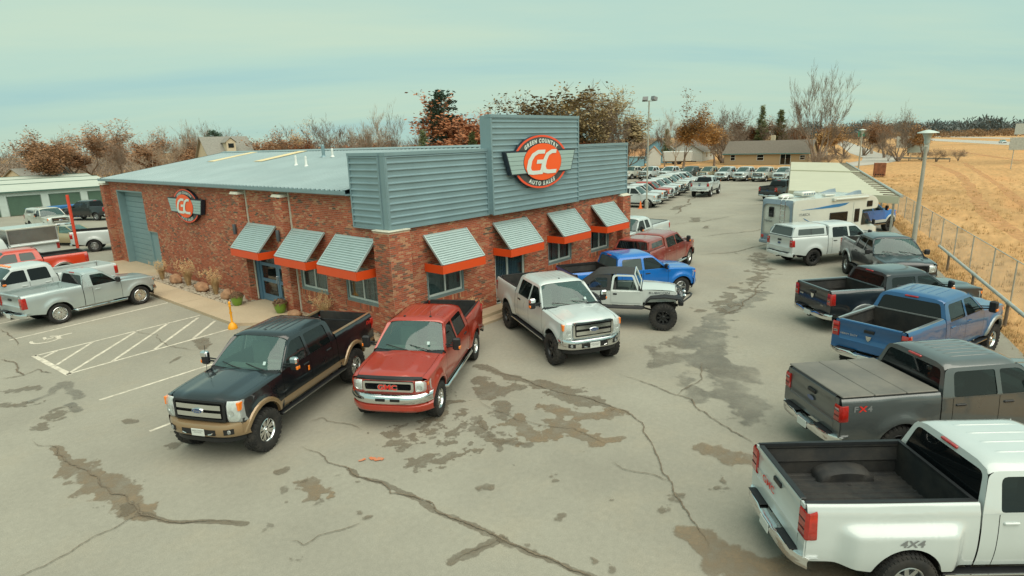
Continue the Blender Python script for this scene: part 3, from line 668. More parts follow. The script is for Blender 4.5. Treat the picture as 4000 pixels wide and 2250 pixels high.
# ---- windows, doors
def window(o, u, n, u0, u1, z0, z1):
    o = Vector(o); u = Vector(u); n = Vector(n); Z = Vector((0, 0, 1))
    def bx(mb, a, b, c, d, d0, d1): mb.obox(o+u*((a+b)/2)+Z*((c+d)/2)+n*((d0+d1)/2), u, n, Z, abs(b-a)/2, abs(d1-d0)/2, abs(d-c)/2)
    f = MB()
    for a, b, c, d in ((u0, u0+.07, z0+.1, z1), (u1-.07, u1, z0+.1, z1), (u0+.07, u1-.07, z1-.07, z1), (u0, u1, z0, z0+.1)): bx(f, a, b, c, d, -.07, -.005)
    w = bb(f, 'window', M_GREYTRIM)
    f = MB(); i0, i1, j0, j1 = u0+.072, u1-.072, z0+.102, z1-.072
    for a, b, c, d in ((i0, i0+.055, j0, j1), (i1-.055, i1, j0, j1), (i0+.055, i1-.055, j0, j0+.07), (i0+.055, i1-.055, j1-.05, j1), ((i0+i1)/2-.03, (i0+i1)/2+.03, j0+.07, j1-.05)): bx(f, a, b, c, d, -.12, -.055)
    bb(f, 'frame', M_WFRAME, w)
    for a, b in ((i0+.056, (i0+i1)/2-.031), ((i0+i1)/2+.031, i1-.056)):
        f = MB(); bx(f, a, b, j0+.071, j1-.051, -.095, -.09); bb(f, 'pane', M_GLASSW, w)
    f = MB(); k = int((u1-u0)/.11)
    for q in range(k):
        if random.random() < .22: continue
        c = u0+.1+(u1-u0-.2)*q/max(1, k-1); t = random.uniform(.3, 1.2)
        f.obox(o+u*c+n*(-.22)+Z*((z0+z1)/2+.02), (u*cos(t)+n*sin(t)).normalized(), (n*cos(t)-u*sin(t)).normalized(), Z, .042, .002, (z1-z0)/2-.12)
    b_ = bb(f, 'blind', M_BLIND, w)
    f = MB(); bx(f, u0-.1, u1+.1, z0-.1, z1+.1, -.9, -.88); bb(f, 'room_back', M_DARKIN, w)
    # row of upright sill bricks
    s = MB()
    kk = int((u1-u0+.2)/.0775); sc = []
    for q in range(kk):
        c = u0-.1+(q+.5)*(u1-u0+.2)/kk; s.obox(o+u*c+n*.012+Z*(z0-.105), u, n, Z, .033, .02, .095); sc.extend([brick_color(o+u*c)]*6)
    s_ = bb(s, 'brick_sill', M_BRICK, w); colour(s_.data, sc); s_['kind'] = 'stuff'
for a, b in ((4.10, 5.95), (.95, 2.88)): window((.1, 0, 0), (0, 1, 0), (-1, 0, 0), a, b, 1.10, 2.40)
for a, b, z in ((1.53, 3.36, 1.14), (8.62, 10.42, 1.18), (12.04, 13.70, 1.20)): window((0, .1, 0), (1, 0, 0), (0, -1, 0), a, b, z, 2.40)
# glazed front door on the sign side
g = MB()
for a, b, c, d in ((5.12, 5.2, .2, 2.4), (6.88, 6.96, .2, 2.4), (5.2, 6.88, 2.32, 2.4), (5.86, 5.95, .2, 2.32), (5.2, 5.86, .2, .34), (5.95, 6.88, .2, .34)): g.box(a, b, .14, .21, c, d)
dr = bb(g, 'glazed_door', M_WFRAME)
for a, b in ((5.2, 5.86), (5.95, 6.88)):
    g = MB(); g.box(a+.001, b-.001, .17, .175, .341, 2.319); bb(g, 'pane', M_GLASSW, dr)
g = MB()
for q in range(16): g.box(5.22+q*.105, 5.29+q*.105, .3, .304, .3, 2.3)
bb(g, 'blind', M_BLIND, dr); g = MB(); g.box(5.0, 7.1, .95, .97, .1, 2.5); bb(g, 'room_back', M_DARKIN, dr)
# blue double door
def leaf(y0, y1, x=.20):
    g = MB(); st = .13
    for a, b, c, d in ((y0, y0+st, .14, 2.28), (y1-st, y1, .14, 2.28), (y0+st, y1-st, .14, .42), (y0+st, y1-st, .98, 1.12), (y0+st, y1-st, 1.68, 1.82), (y0+st, y1-st, 2.16, 2.28)): g.box(x, x+.05, a, b, c, d)
    p = bb(g, 'door', M_DOORB)
    for c, d in ((.42, .98), (1.12, 1.68), (1.82, 2.16)):
        g = MB(); g.box(x+.02, x+.026, y0+st+.001, y1-st-.001, c+.001, d-.001); bb(g, 'pane', M_GLASSW, p)
    g = MB(); yy = y0+.06 if y0 > 7.5 else y1-.06
    g.tube([(x-.01, yy, 1.0), (x-.06, yy, 1.02), (x-.06, yy, 1.3), (x-.01, yy, 1.32)], .012, 6); bb(g, 'handle', M_CHROME, p)
leaf(7.97, 9.42); leaf(6.93, 7.95)
g = MB(); g.box(.14, .30, 9.44, 9.70, .12, 2.39); g.box(.14, .30, 6.86, 6.91, .12, 2.39); g.box(.14, .30, 6.91, 9.44, 2.30, 2.39); bb(g, 'door_frame', M_DOORB)
g = MB(); g.box(1.3, 1.32, 6.7, 9.9, .1, 2.5); g.box(.41, 1.3, 6.7, 9.9, 2.42, 2.44); bb(g, 'room_back', M_DARKIN)
# roll-up door: horizontal sections
g = MB(); g.box(.42, .62, 25.83, 25.86, 0, 4.5); g.box(.105, .55, 25.70, 25.845, 0.0, 4.43); g.box(.105, .55, 21.69, 25.69, 4.36, 4.435); bb(g, 'door_jamb', M_ROLL)
g = MB(); g.box(.50, .52, 20.4, 25.7, .0, 4.36); rd = bb(g, 'roll_up_door', M_ROLL)
for k in range(14):
    z = .05+k*.31
    g = MB(); g.cbox(.455, .497, 21.7, 25.69, z, z+.296, .012); bb(g, 'door_section', M_ROLL, rd)
g = MB(); g.box(.13, .45, 21.60, 21.70, 0, 2.25); g.cbox(.20, .25, 20.44, 21.59, .05, 2.18, .01); g.box(.13, .30, 20.36, 20.43, 0, 2.25); g.box(.13, .30, 20.43, 21.6, 2.19, 2.25); sd = bb(g, 'side_door', M_ROLL)
g = MB(); g.lathe([(.035, 0), (.035, .03), (.02, .05)], 10, lambda a, b, c: (.2-c, 20.58+a, 1.02+b), True); g.lathe([(.025, 0), (.025, .02)], 10, lambda a, b, c: (.2-c, 20.58+a, 1.2+b), True); bb(g, 'handle', M_CHROME, sd, 40)
# wall lamps
for yy in (10.25, 6.62):
    g = MB(); g.lathe([(.0, -.22), (.062, -.22), (.07, -.2), (.07, .2), (.062, .22), (0, .22)], 14, lambda a, b, c: (-.30+a, yy+b, 3.22+c)); g.box(-.24, -.15, yy-.03, yy+.03, 3.16, 3.28); bb(g, 'wall_lamp', pmat("dark_grey_lamp", (.06, .075, .085), .45), None, 40)
# awnings
def awning(o, u, n, u0, u1):
    o = Vector(o); u = Vector(u); n = Vector(n); Z = Vector((0, 0, 1)); D = .92; zt, zb = 3.48, 2.53
    fl = u.cross(Z).dot(n) < 0
    f = MB(); P = lambda a, d, z: o+u*a+n*d+Z*z
    for e, s in ((u0, 1), (u1, -1)):
        f.obox((P(e, .03, zt)+P(e, D, zb))/2+Z*.02, u, (P(e, D, zb)-P(e, .03, zt)).normalized(), u.cross((P(e, D, zb)-P(e, .03, zt)).normalized()), .022, (P(e, D, zb)-P(e, .03, zt)).length/2, .035)
    f.obox(P((u0+u1)/2, .02, zt), u, n, Z, (u1-u0)/2, .018, .03)
    aw = bb(f, 'awning', M_AWN)
    ns = 14; dv = (P(0, D, zb)-P(0, .04, zt)); st = dv/ns; nn = u.cross(st.normalized()); nn = nn if nn.z > 0 else -nn
    for k in range(ns):
        s0 = P(u0+.02, .04, zt)+st*k; s1 = P(u1-.02, .04, zt)+st*k
        g = MB(); rows = [[s0, s1], [s0+st*.60, s1+st*.60], [s0+st*.64+nn*.036, s1+st*.64+nn*.036], [s0+st*.93+nn*.036, s1+st*.93+nn*.036], [s0+st, s1+st]]
        g.grid(rows, flip=not fl); bb(g, 'slat', M_AWN, aw)
    zs0, zs1 = 2.235, 2.525
    g = MB(); g.obox(P((u0+u1)/2, D+.015, (zs0+zs1)/2), u, n, Z, (u1-u0)/2+.03, .012, (zs1-zs0)/2)
    for e in (u0-.015, u1+.015): g.obox(P(e, D/2+.01, (zs0+zs1)/2), u, n, Z, .012, D/2-.012, (zs1-zs0)/2)
    bb(g, 'skirt', M_ORANGE, aw)
for a, b in ((7.40, 9.66), (3.93, 6.08), (.88, 3.14)): awning((.1, 0, 0), (0, 1, 0), (-1, 0, 0), a, b)
for a, b in ((1.48, 3.55), (5.05, 7.08), (8.56, 10.58), (12.02, 14.0)): awning((0, .1, 0), (1, 0, 0), (0, -1, 0), a, b)

# ---- signs (things of their own)
M_SBLACK = pmat("sign_dark_edge", (.012, .022, .035), .4)
M_SCHAR = pmat("sign_charcoal", (.055, .062, .06), .5)
M_SSILV = pmat("sign_silver", (.34, .48, .46), .4, .2)
M_SWHITE = pmat("sign_white", (.62, .70, .64), .4)
M_SRED = pmat("sign_red_rim", (.78, .085, .03), .4)
def wall_sign(loc, u, n, A, B, wingL, wingT, wingB, label):
    "A,B: half-width and half-height of the outer ellipse"
    s = empty('wall_sign', loc); tag(s, label, 'sign', 'logo signs on the showroom')
    u = Vector(u); n = Vector(n); Z = Vector((0, 0, 1)); fl = u.cross(Z).dot(n) < 0
    def fn(d): return lambda a, b, w=0: u*a+Z*b+n*(d+w)
    def poly(mb, pts, d): mb.add([u*a+Z*b+n*d for a, b in pts], [tuple(range(len(pts)))[::(-1 if fl else 1)]])
    def ell(a, b, k=56, t0=0, t1=2*pi): return [(a*cos(t0+(t1-t0)*i/k), b*sin(t0+(t1-t0)*i/k)) for i in range(k+1)]
    T = .16
    # body: ellipse cap above and below the wing, extruded
    body = MB(); body.prism(ell(A, B)[:-1], lambda a, b, w: u*a+Z*b+n*w, .02, T); body.build('cabinet', M_SBLACK, s)
    wing = MB(); W2 = [(-wingL, wingT), (wingL, wingT), (wingL*.86, -wingB), (-wingL*.86, -wingB)]
    wing.prism(W2[::-1], lambda a, b, w: u*a+Z*b+n*w, .02, T+.05); wing.build('wing', M_SBLACK, s)
    # arcs outside the wing: red rim and charcoal band
    for top in (1, -1):
        lim = (wingT if top > 0 else wingB)+.012
        def arc(a1, b1, a0, b0, d, mat, nm):
            k = 48; outer = []; inner = []
            for i in range(k+1):
                t = pi*i/k; outer.append((a1*cos(t), b1*sin(t)*top)); inner.append((a0*cos(t), b0*sin(t)*top))
            g = MB(); rows = []
            for (ox, oy), (ix, iy) in zip(outer, inner):
                if abs(oy) < lim: continue
                if abs(iy) < lim: iy = lim*top; f_ = sqrt(max(0, 1-(lim/b1)**2)); 
                rows.append([u*ox+Z*oy+n*d, u*ix+Z*iy+n*d])
            g.grid(rows); return g.build(nm, mat, s)
        arc(A, B, A*.93, B*.93, T+.002, M_SRED, 'rim')
        arc(A*.928, B*.928, A*.70, B*.70, T+.004, M_SCHAR, 'band')
    # silver wing boards
    nb = 5; zz = [wingT-.035-(wingT+wingB-.07)*i/nb for i in range(nb+1)]
    for i in range(nb):
        g = MB(); z1, z0 = zz[i]-.006, zz[i+1]+.006
        xw = lambda z: wingL*(.86+.14*(z+wingB)/(wingT+wingB))-.05
        g.prism([(-xw(z0), z0), (xw(z0), z0), (xw(z1), z1), (-xw(z1), z1)], lambda a, b, w: u*a+Z*b+n*w, T+.05, T+.062); g.build('board', M_SSILV, s)
    g = MB(); g.prism(ell(A*.705, B*.705)[:-1], lambda a, b, w: u*a+Z*b+n*w, T+.03, T+.066); g.build('disc_edge', M_SBLACK, s)
    g = MB(); g.prism(ell(A*.69, B*.69)[:-1], lambda a, b, w: u*a+Z*b+n*w, T+.066, T+.076); g.build('disc', M_ORANGE2, s)
    # GC monogram: thick strokes, slanted
    K = A*.69; H = B*.69
    DZ = [0]
    def ms(pts, w, nm):
        DZ[0] += .004
        g = MB(); P = [Vector((a, b)) for a, b in pts]; rows = []
        for i, p in enumerate(P):
            d0 = (P[i]-P[i-1]).normalized() if i else None; d1 = (P[i+1]-P[i]).normalized() if i < len(P)-1 else None
            d = ((d0 or d1)+(d1 or d0)).normalized(); q = Vector((-d.y, d.x)); c = max(.5, q.dot(Vector((-(d1 or d0).y, (d1 or d0).x))))
            q = q*(w/2/c)
            f3 = lambda v: u*((v.x+v.y*.20)*K)+Z*(v.y*H)+n*(T+.086+DZ[0])
            rows.append([f3(p+q), f3(p-q)])
        g.grid(rows); k = len(rows)
        g2 = [[(Vector(a)-n*.01), (Vector(b)-n*.01)] for a, b in rows]
        return g.build(nm, M_SWHITE, s)
    ms([(-.02, .55), (-.38, .55), (-.60, .40), (-.72, .10), (-.72, -.30), (-.62, -.52), (-.42, -.56), (-.02, -.56), (.02, -.40), (.02, .02), (-.36, .02)], .21, 'letter')
    ms([(.60, .55), (.34, .55), (.14, .40), (.06, .10), (.05, -.28), (.16, -.50), (.36, -.56), (.80, -.56)], .21, 'letter')
    # lettering on the band
    def arc_text(txt, a, b, size, top, span):
        ws = []
        for ch in txt:
            V, Fc, w, h = text_mb(ch, size, .012*size/.2, .12 if top else .12) if ch != ' ' else ([], [], size*.32, 0); ws.append((V, Fc, w))
        tot = sum(w for _, _, w in ws)+len(ws)*size*.13
        c = -tot/2; per = 0
        # arc length param on the ellipse
        table = []; L = 0; prev = None
        for i in range(721):
            t = pi*i/720; p = (a*cos(pi-t), b*sin(pi-t)*(1 if top else -1))
            if prev: L += hypot(p[0]-prev[0], p[1]-prev[1])
            table.append((L, p)); prev = p
        mid = L/2
        for V, Fc, w in ws:
            sarc = mid+(c+w/2)*span; i = min(range(1, 720), key=lambda j: abs(table[j][0]-sarc)); p = table[i][1]; q = table[i+1][1]; r_ = table[i-1][1]
            d = Vector((q[0]-r_[0], q[1]-r_[1])).normalized(); e = Vector((-d.y, d.x))
            if V:
                g = MB(); g.add([u*(p[0]+(d.x*x+e.x*y_))+Z*(p[1]+(d.y*x+e.y*y_))+n*(T+.012) for x, y_ in V], [f[::(-1 if fl else 1)] for f in Fc]); g.build('letter', M_SWHITE, s)
            c += w+size*.13
    arc_text('GREEN COUNTRY', A*.81, B*.79, B*.20, True, 1.0)
    arc_text('AUTO SALES', A*.815, B*.815, B*.215, False, 1.0)
    return s
wall_sign((7.60, -.26, 5.72), (1, 0, 0), (0, -1, 0), 1.79, 1.05, 2.31, .45, .44, 'large round logo sign on the grey metal parapet facing the lot')
wall_sign((.07, 15.55, 3.96), (0, -1, 0), (-1, 0, 0), 1.42, .81, 1.98, .36, .35, 'smaller round logo sign on the brick side wall near the garage door')

# ================================================================ vehicles
def paint(name, col, metal=0.0, rough=.32, dirt=.18):
    return pmat(name, col, rough, metal, 1.0, .5, var=.04, vscale=1.2, rvar=.06, dirt=(.30, .26, .19), dirt_amt=dirt, dirt_scale=1.4, coat_rough=.07)
M_PWHITE = paint("white_car_paint", (.48, .535, .52), dirt=.0)
M_PWHITE2 = paint("cream_white_paint", (.46, .475, .41), dirt=.06)
M_PBLACK = paint("black_car_paint", (.004, .006, .008), dirt=.0)
M_PTAN = paint("tan_trim_paint", (.28, .185, .095), .3, dirt=.1)
M_PRED = paint("dark_red_car_paint", (.34, .027, .010), .05, dirt=.03)
M_PRED2 = paint("bright_red_car_paint", (.50, .034, .004), dirt=.0)
M_PMAROON = paint("maroon_car_paint", (.27, .026, .016), .2, dirt=.22)
M_PBLUE = paint("bright_blue_car_paint", (.002, .135, .48), .1, dirt=.0)
M_PBLUE2 = paint("ocean_blue_car_paint", (.004, .085, .23), .2, dirt=.02)
M_PGREY = paint("grey_car_paint", (.088, .10, .10), .4, dirt=.05)
M_PDARK = paint("dark_slate_car_paint", (.010, .017, .023), .2, dirt=.03)
M_PSLATE = paint("slate_two_tone_paint", (.17, .22, .235), .5, dirt=.1)
M_PSILV = paint("silver_car_paint", (.44, .51, .50), .45, dirt=.02)
M_PTANCAR = paint("champagne_car_paint", (.40, .33, .19), .4, dirt=.15)
M_PLOW = paint("grey_lower_paint", (.24, .27, .27), .4, dirt=.15)
M_TYRE = pmat("tyre_rubber", (.011, .0115, .0115), .8, var=.3, vscale=8, dirt=(.10, .085, .065), dirt_amt=.3, dirt_scale=5)
M_RIMB = pmat("black_alloy", (.018, .019, .02), .35, .3)
M_RIMS = pmat("silver_alloy", (.45, .47, .47), .28, .9)
M_UNDER = pmat("dark_underbody", (.012, .012, .011), .9)
M_WGLASS = glass_mat("windscreen_glass", (.45, .66, .62), (.15, .27, .26), .06, .27)
M_SGLASS = glass_mat("side_glass", (.20, .26, .26), (.015, .02, .02), .06, .35)
M_DGLASS = glass_mat("privacy_glass", (.03, .035, .035), (.006, .008, .009), .04, .75)
M_GGLASS = glass_mat("grey_tint_glass", (.25, .28, .27), (.10, .125, .12), .03, .75)
M_LENS = glass_mat("lamp_lens", (.85, .9, .88), (.7, .74, .72), .06, .35)
M_LREFL = pmat("lamp_reflector", (.80, .84, .82), .3, .4, var=.25, vscale=14)
M_AMBER = pmat("amber_lens", (.85, .20, .01), .25, coat=1)
M_REDL = pmat("red_lens", (.36, .012, .007), .22, coat=1, var=.25, vscale=12)
M_LINER = pmat("bed_liner", (.012, .014, .0145), .7, var=.35, vscale=3, bump=.3, bscale=120, dirt=(.10, .085, .065), dirt_amt=.35, dirt_scale=2.2)
M_VINYL = pmat("grey_vinyl_cover", (.125, .12, .105), .6, var=.12, vscale=1.2, dirt=(.26, .23, .18), dirt_amt=.5, dirt_scale=1.1)
M_SEAT = pmat("tan_seat", (.20, .17, .13), .8, var=.15)
M_SEATG = pmat("grey_seat", (.075, .075, .072), .8, var=.15)
M_PLATE = pmat("plate_white", (.55, .58, .54), .5)
M_INK = pmat("plate_ink", (.06, .07, .08), .6)
M_BLUEOV = pmat("oval_badge_blue", (.012, .05, .16), .3, coat=1)
M_REDB = pmat("badge_red", (.6, .03, .02), .4)
M_GREYB = pmat("badge_grey", (.18, .19, .19), .4)
M_TOPV = pmat("black_soft_top", (.030, .031, .030), .75, var=.2, vscale=3)

def fillet(pts, r, k=3):
    "round the corners of a polygon; r may be a list"
    out = []; n = len(pts)
    for i in range(n):
        p = Vector(pts[i]); a = Vector(pts[i-1]); b = Vector(pts[(i+1) % n]); rr = r[i] if hasattr(r, '__len__') else r
        da = (a-p); db = (b-p); t = min(rr, da.length*.45, db.length*.45); A = p+da.normalized()*t; B = p+db.normalized()*t
        for j in range(k+1):
            s = j/k; out.append(tuple((1-s)**2*A+2*s*(1-s)*p+s*s*B))
    return out
def inpoly(x, y, P):
    c = False; n = len(P)
    for i in range(n):
        x1, y1 = P[i]; x2, y2 = P[(i+1) % n]
        if (y1 > y) != (y2 > y) and x < (x2-x1)*(y-y1)/(y2-y1)+x1: c = not c
    return c
def cdt(outline, holes=(), step=.12):
    V = []; E = []
    for L in (outline, *holes):
        k = len(V); V += [Vector(p) for p in L]; E += [(k+i, k+(i+1) % len(L)) for i in range(len(L))]
    xs = [p[0] for p in outline]; ys_ = [p[1] for p in outline]
    x = min(xs)+step*.5
    while x < max(xs):
        y = min(ys_)+step*.5
        while y < max(ys_):
            if inpoly(x, y, outline) and not any(inpoly(x, y, h) for h in holes): V.append(Vector((x, y)))
            y += step
        x += step
    v, e, f, *_ = delaunay_2d_cdt(V, E, [], 0, 1e-5)
    F = []
    for t in f:
        cx = sum(v[i].x for i in t)/3; cy = sum(v[i].y for i in t)/3
        if inpoly(cx, cy, outline) and not any(inpoly(cx, cy, h) for h in holes): F.append(tuple(t))
    return [(p.x, p.y) for p in v], F
def smooth01(t): t = max(0, min(1, t)); return t*t*(3-2*t)

WHEELS = {}
def wheel_parts(tr, tw, rr, style, tread, lod):
    key = (tr, tw, rr, style, tread, lod)
    if key in WHEELS: return WHEELS[key]
    n = 40 if lod == 0 else 20; h = tw/2
    ax = lambda a, b, c: (a, c, b)                      # lathe axis -> y (outside at +y)
    t = MB(); prof = [(rr, h*.72), (rr+.015, h*.86), ((rr+tr)/2, h*1.0), (tr-.045, h*.93), (tr-.012, h*.80), (tr, h*.5), (tr, -h*.5), (tr-.012, -h*.80), (tr-.045, -h*.93), ((rr+tr)/2, -h), (rr, -h*.8)]
    if tread and lod == 0: prof = [(r-(.012 if r > tr-.03 else 0), z) for r, z in prof]
    t.lathe(prof, n, ax)
    if tread and lod == 0:
        nb = 26 if tread == 'mt' else 40
        for i in range(nb):
            for j, (c, w, o, sk) in enumerate(((-.72, .24, 0, .25), (-.24, .22, .5, -.2), (.24, .22, .0, .2), (.72, .24, .5, -.25))):
                a = 2*pi*(i+o)/nb; rc = tr-.010-(.010 if abs(c) > .5 else 0); ln = pi*tr/nb*(.60 if tread == 'mt' else .66)
                rad = Vector((cos(a), 0, sin(a))); tg = Vector((-sin(a), 0, cos(a))); yy = Vector((0, 1, 0))
                t2 = (tg+yy*sk).normalized()
                t.obox(rad*rc+yy*(c*h), t2, (yy-tg*sk*.4).normalized(), rad, ln, w*h*.80, .010)
                if abs(c) > .5 and tread == 'mt':
                    s = 1 if c > 0 else -1; t.obox(rad*(tr-.055)+yy*(s*h*.93), tg, yy, rad, ln*.8, .010, .03)
    m_t = t
    r = MB(); r.lathe([(rr+.004, h*.74), (rr-.012, h*.80), (rr-.025, h*.70), (rr-.035, h*.35), (rr-.05, -h*.3), (0.001, -h*.32)], n, ax)
    ns = {'chrome': 8, 'black': 6, 'alloy': 5, 'ymesh': 10, 'beadlock': 8, 'steel': 8}.get(style, 6)
    for i in range(ns):
        a0 = 2*pi*i/ns
        for da in ((-.16, .16) if style in ('ymesh', 'chrome') else (0,)):
            a = a0+da; e = Vector((cos(a), 0, sin(a))); c0 = Vector((cos(a0), 0, sin(a0)))
            p0 = c0*(rr*.20)+Vector((0, h*.50, 0)); p1 = e*(rr-.02)+Vector((0, h*.62, 0)); d = (p1-p0).normalized(); q = d.cross(Vector((0, 1, 0))).normalized()
            w0 = rr*(.10 if style in ('ymesh', 'chrome') else .17); w1 = rr*(.09 if style in ('ymesh', 'chrome') else .13)
            P = []
            for pp, ww in ((p0, w0), (p1, w1)):
                for s1, s2 in ((-1, 0), (1, 0), (1, -1), (-1, -1)): P.append(pp+q*(ww*s1*.9)+Vector((0, s2*h*.35, 0)))
            r.add(P, [(0, 1, 5, 4), (1, 2, 6, 5), (3, 0, 4, 7), (4, 5, 6, 7)])
    r.lathe([(rr*.30, h*.30), (rr*.30, h*.55), (rr*.20, h*.62), (rr*.17, h*.72), (0.001, h*.74)], 16, ax)
    if style == 'beadlock':
        for i in range(16):
            a = 2*pi*i/16; r.obox(Vector((cos(a)*(rr-.01), h*.80, sin(a)*(rr-.01))), (1, 0, 0), (0, 1, 0), (0, 0, 1), .008, .01, .008)
    WHEELS[key] = (m_t, r)
    return WHEELS[key]
def make_wheel(root, x, y, side, tr, tw, rr, style, tread, lod, rim_mat, cache):
    "side=+1: outside faces +y"
    if 'w' not in cache:
        t, r = wheel_parts(tr, tw, rr, style, tread, lod)
        w = t.build('wheel', M_TYRE, root, 40); ri = r.build('rim', rim_mat, w, 35); cache['w'] = w
    else:
        w = copy_tree(cache['w'], root)
    w.location = (x, y, tr); w.rotation_euler = (0, random.uniform(0, 6.28), 0 if side > 0 else pi)
    return w

def pickup(name, label, P, group=None):
    D = dict(wb=3.97, fo=.76, ro=1.30, hw=1.0, lift=0., tr=.42, tw=.29, rr=.24, zr=1.99, zbelt=1.32, zhood=1.34, znose=1.25, zrail=1.44, zrock=.50, xcowl=1.30, xhdr=.52, xcab=-1.18,
             cab='crew', make='ford', bed='open', paint=M_PWHITE, lower=None, flare=None, bumper=M_CHROME, rbumper=None, wheel='chrome', rim=M_CHROME, tread='at', lod=0, fl=.045, side=M_SGLASS, rear=M_DGLASS, wind=M_WGLASS,
             mirror=M_BLACKP, seat=M_SEATG, step=M_BLACKP, dually=False, liner=M_LINER, grille=None, ribs=5, topz=None, two=None, rail=M_BLACKP, plate=True, bar=False, suv=False, hood_dome=.028)
    D.update(P); p = type('P', (), D)
    root = empty(name); tag(root, label, 'pickup truck', group)
    lod = p.lod; L = p.lift; xf = p.wb/2; xr = -p.wb/2; xn = xf+p.fo; xt = xr-p.ro; hw = p.hw; PM = p.paint
    zc = .40+L; ra = .50 if p.lift < .2 else .52
    belt = p.zbelt+L; zr = p.zr+L; rail = p.zrail+L; rock = p.zrock+L; zh = p.zhood+L; zn = p.znose+L
    flf = p.fl
    def ys(x, z, fl=True):
        b = hw; zz = z-L
        if x > xf: t = (x-xf)/(xn-xf); b -= .085*t*t
        if x < xr: t = (xr-x)/(xr-xt); b -= .03*t*t
        if zz < .85: b -= .055*((.85-zz)/.4)**2
        elif z < belt: b -= .028*((zz-.85)/.42)**2
        else: b -= .028+(z-belt)*.34+max(0, z-belt-.45)**2*.6
        if fl and z < belt+.05:
            for xa, k in ((xf, 1.), (xr, 1.)):
                d = hypot(x-xa, z-zc)
                if k and d < ra+.4:
                    if p.dually and xa < 0: continue
                    b += flf*math.exp(-(max(0, d-ra-.05)/.10)**2)
        if fl and p.dually: b += .135*smooth01((x-(xr-.98))/.30)*(1-smooth01((x-(xr+.62))/.22))*(1-smooth01((z-(rail-.40))/.17))
        return b
    def zbot(x):
        z = rock
        if x > xf+.2: z = rock+.06*smooth01((x-xf-.3)/.6)
        if x < xr-.2: z = rock+.10*smooth01((xr-.3-x)/.8)
        for xa in (xf, xr):
            d = abs(x-xa)
            if d < ra: z = max(z, zc+sqrt(ra*ra-d*d))
        return z
    def xsamp(a, b):
        s = {a, b}; st = (.16 if not p.dually else .06) if lod == 0 else .3
        k = max(1, int((b-a)/st)); s |= {a+(b-a)*i/k for i in range(k+1)}
        for xa in (xf, xr):
            for i in range(13 if lod == 0 else 9):
                q = xa+ra*cos(pi*i/(12 if lod == 0 else 8))
                for w in (q,):
                    if a < w < b: s.add(w)
        r = sorted(s); o = [r[0]]
        for w in r[1:]:
            if w-o[-1] > .004: o.append(w)
        return o
    def sidestrip(g, a, b, top, side, off=0., nz=8, roll=None, low=None, zlo=None):
        xs = xsamp(a, b); rows = []
        for x in xs:
            zb_ = zbot(x) if zlo is None else max(zlo, zbot(x)); zt = top(x); r = []
            zt = max(zt, zb_+.02)
            for i in range(nz+1):
                z = zb_+(zt-zb_)*i/nz; r.append(Vector((x, side*(ys(x, z)+off), z)))
            if roll:
                yi, zi = roll(x); y0 = ys(x, zt); 
                for k in (.3, .65, 1.0): r.append(Vector((x, side*(y0+(yi-y0)*k**1.4), zt+(zi-zt)*(1-(1-k)**2))))
            # wrap under / into the arch
            r.insert(0, Vector((x, side*(ys(x, zb_)+off-.05), zb_+.004)))
            rows.append(r)
        g.grid(rows, flip=(side > 0))
    nz = 9 if lod == 0 else 5
    ftop = lambda x: zh-.055+(zn-zh)*max(0, (x-p.xcowl)/(xn-p.xcowl))**1.3*1.0-(.05*smooth01((x-(xn-.25))/.25))
    hoody = lambda x: ys(x, ftop(x))-.135
    hz = lambda x: ftop(x)+.04
    xd0 = p.xcowl-.10                                   # front edge of front door
    xd1 = {'crew': .06, 'ext': .02, 'reg': -.22}[p.cab] if p.cab != 'mega' else .04
    if p.cab == 'reg': xd1 = p.xcab+.34
    xd2 = p.xcab+.24 if p.cab != 'reg' else None
    gp = .006
    # ---- inner shell to close the gaps
    nz = 9 if lod == 0 else 5; g = MB()
    for s in (1, -1): sidestrip(g, xt+.04, xn-.24, lambda x: (belt if x > p.xcab else rail-.04) if x < p.xcowl else ftop(x)-.03, s, -.024 if not p.dually else -.05, nz if not p.dually else 22)
    g.build('inner_shell', M_UNDER, root)
    # ---- outer panels
    for s in (1, -1):
        g = MB(); sidestrip(g, xd0+gp, xn-.135, ftop, s, 0, nz, lambda x: (hoody(x)+.008, hz(x))); fen = g.build('front_fender', PM, root, 40)
        g = MB(); sidestrip(g, xd1+gp, xd0-gp, lambda x: belt, s, 0, nz); dr = g.build('door', PM, root, 40)
        h = MB(); 
        def handle(h, xx, zz):
            y0 = ys(xx, zz); h.cbox(xx-.11, xx+.11, s*(y0-.01), s*(y0+.026), zz-.022, zz+.022, .012)
        handle(h, xd1+.20, belt-.14); h.build('handle', PM if p.make in ('ram', 'chev') else M_BLACKP, dr)
        if xd2 is not None:
            g = MB(); sidestrip(g, xd2+gp, xd1-gp, lambda x: belt, s, 0, nz); d2 = g.build('door', PM, root, 40)
            h = MB(); handle(h, xd2+.17 if p.cab != 'ext' else xd1-.2, belt-.14); h.build('handle', PM if p.make in ('ram', 'chev') else M_BLACKP, d2)
        g = MB(); sidestrip(g, p.xcab+.004, (xd2 if xd2 is not None else xd1)-gp, lambda x: belt, s, 0, nz); g.build('cab_corner', PM, root, 40)
        g = MB(); sidestrip(g, xt+.03, p.xcab-.022, lambda x: rail, s, 0, nz if not p.dually else 22, lambda x: (ys(x, rail)-.05, rail+.012)); g.build('bed_side', PM, root, 40)
        if p.lower:
            g = MB(); 
            for a, b in ((xr+ra+.02, xf-ra-.02),):
                sidestrip(g, a, b, lambda x: rock+.20, s, .006, 3)
            sidestrip(g, xf+ra+.02, xn-.12, lambda x: rock+.24, s, .006, 3); sidestrip(g, xt+.05, xr-ra-.02, lambda x: rock+.24, s, .006, 3)
            g.build('lower_trim', p.lower, root, 40)
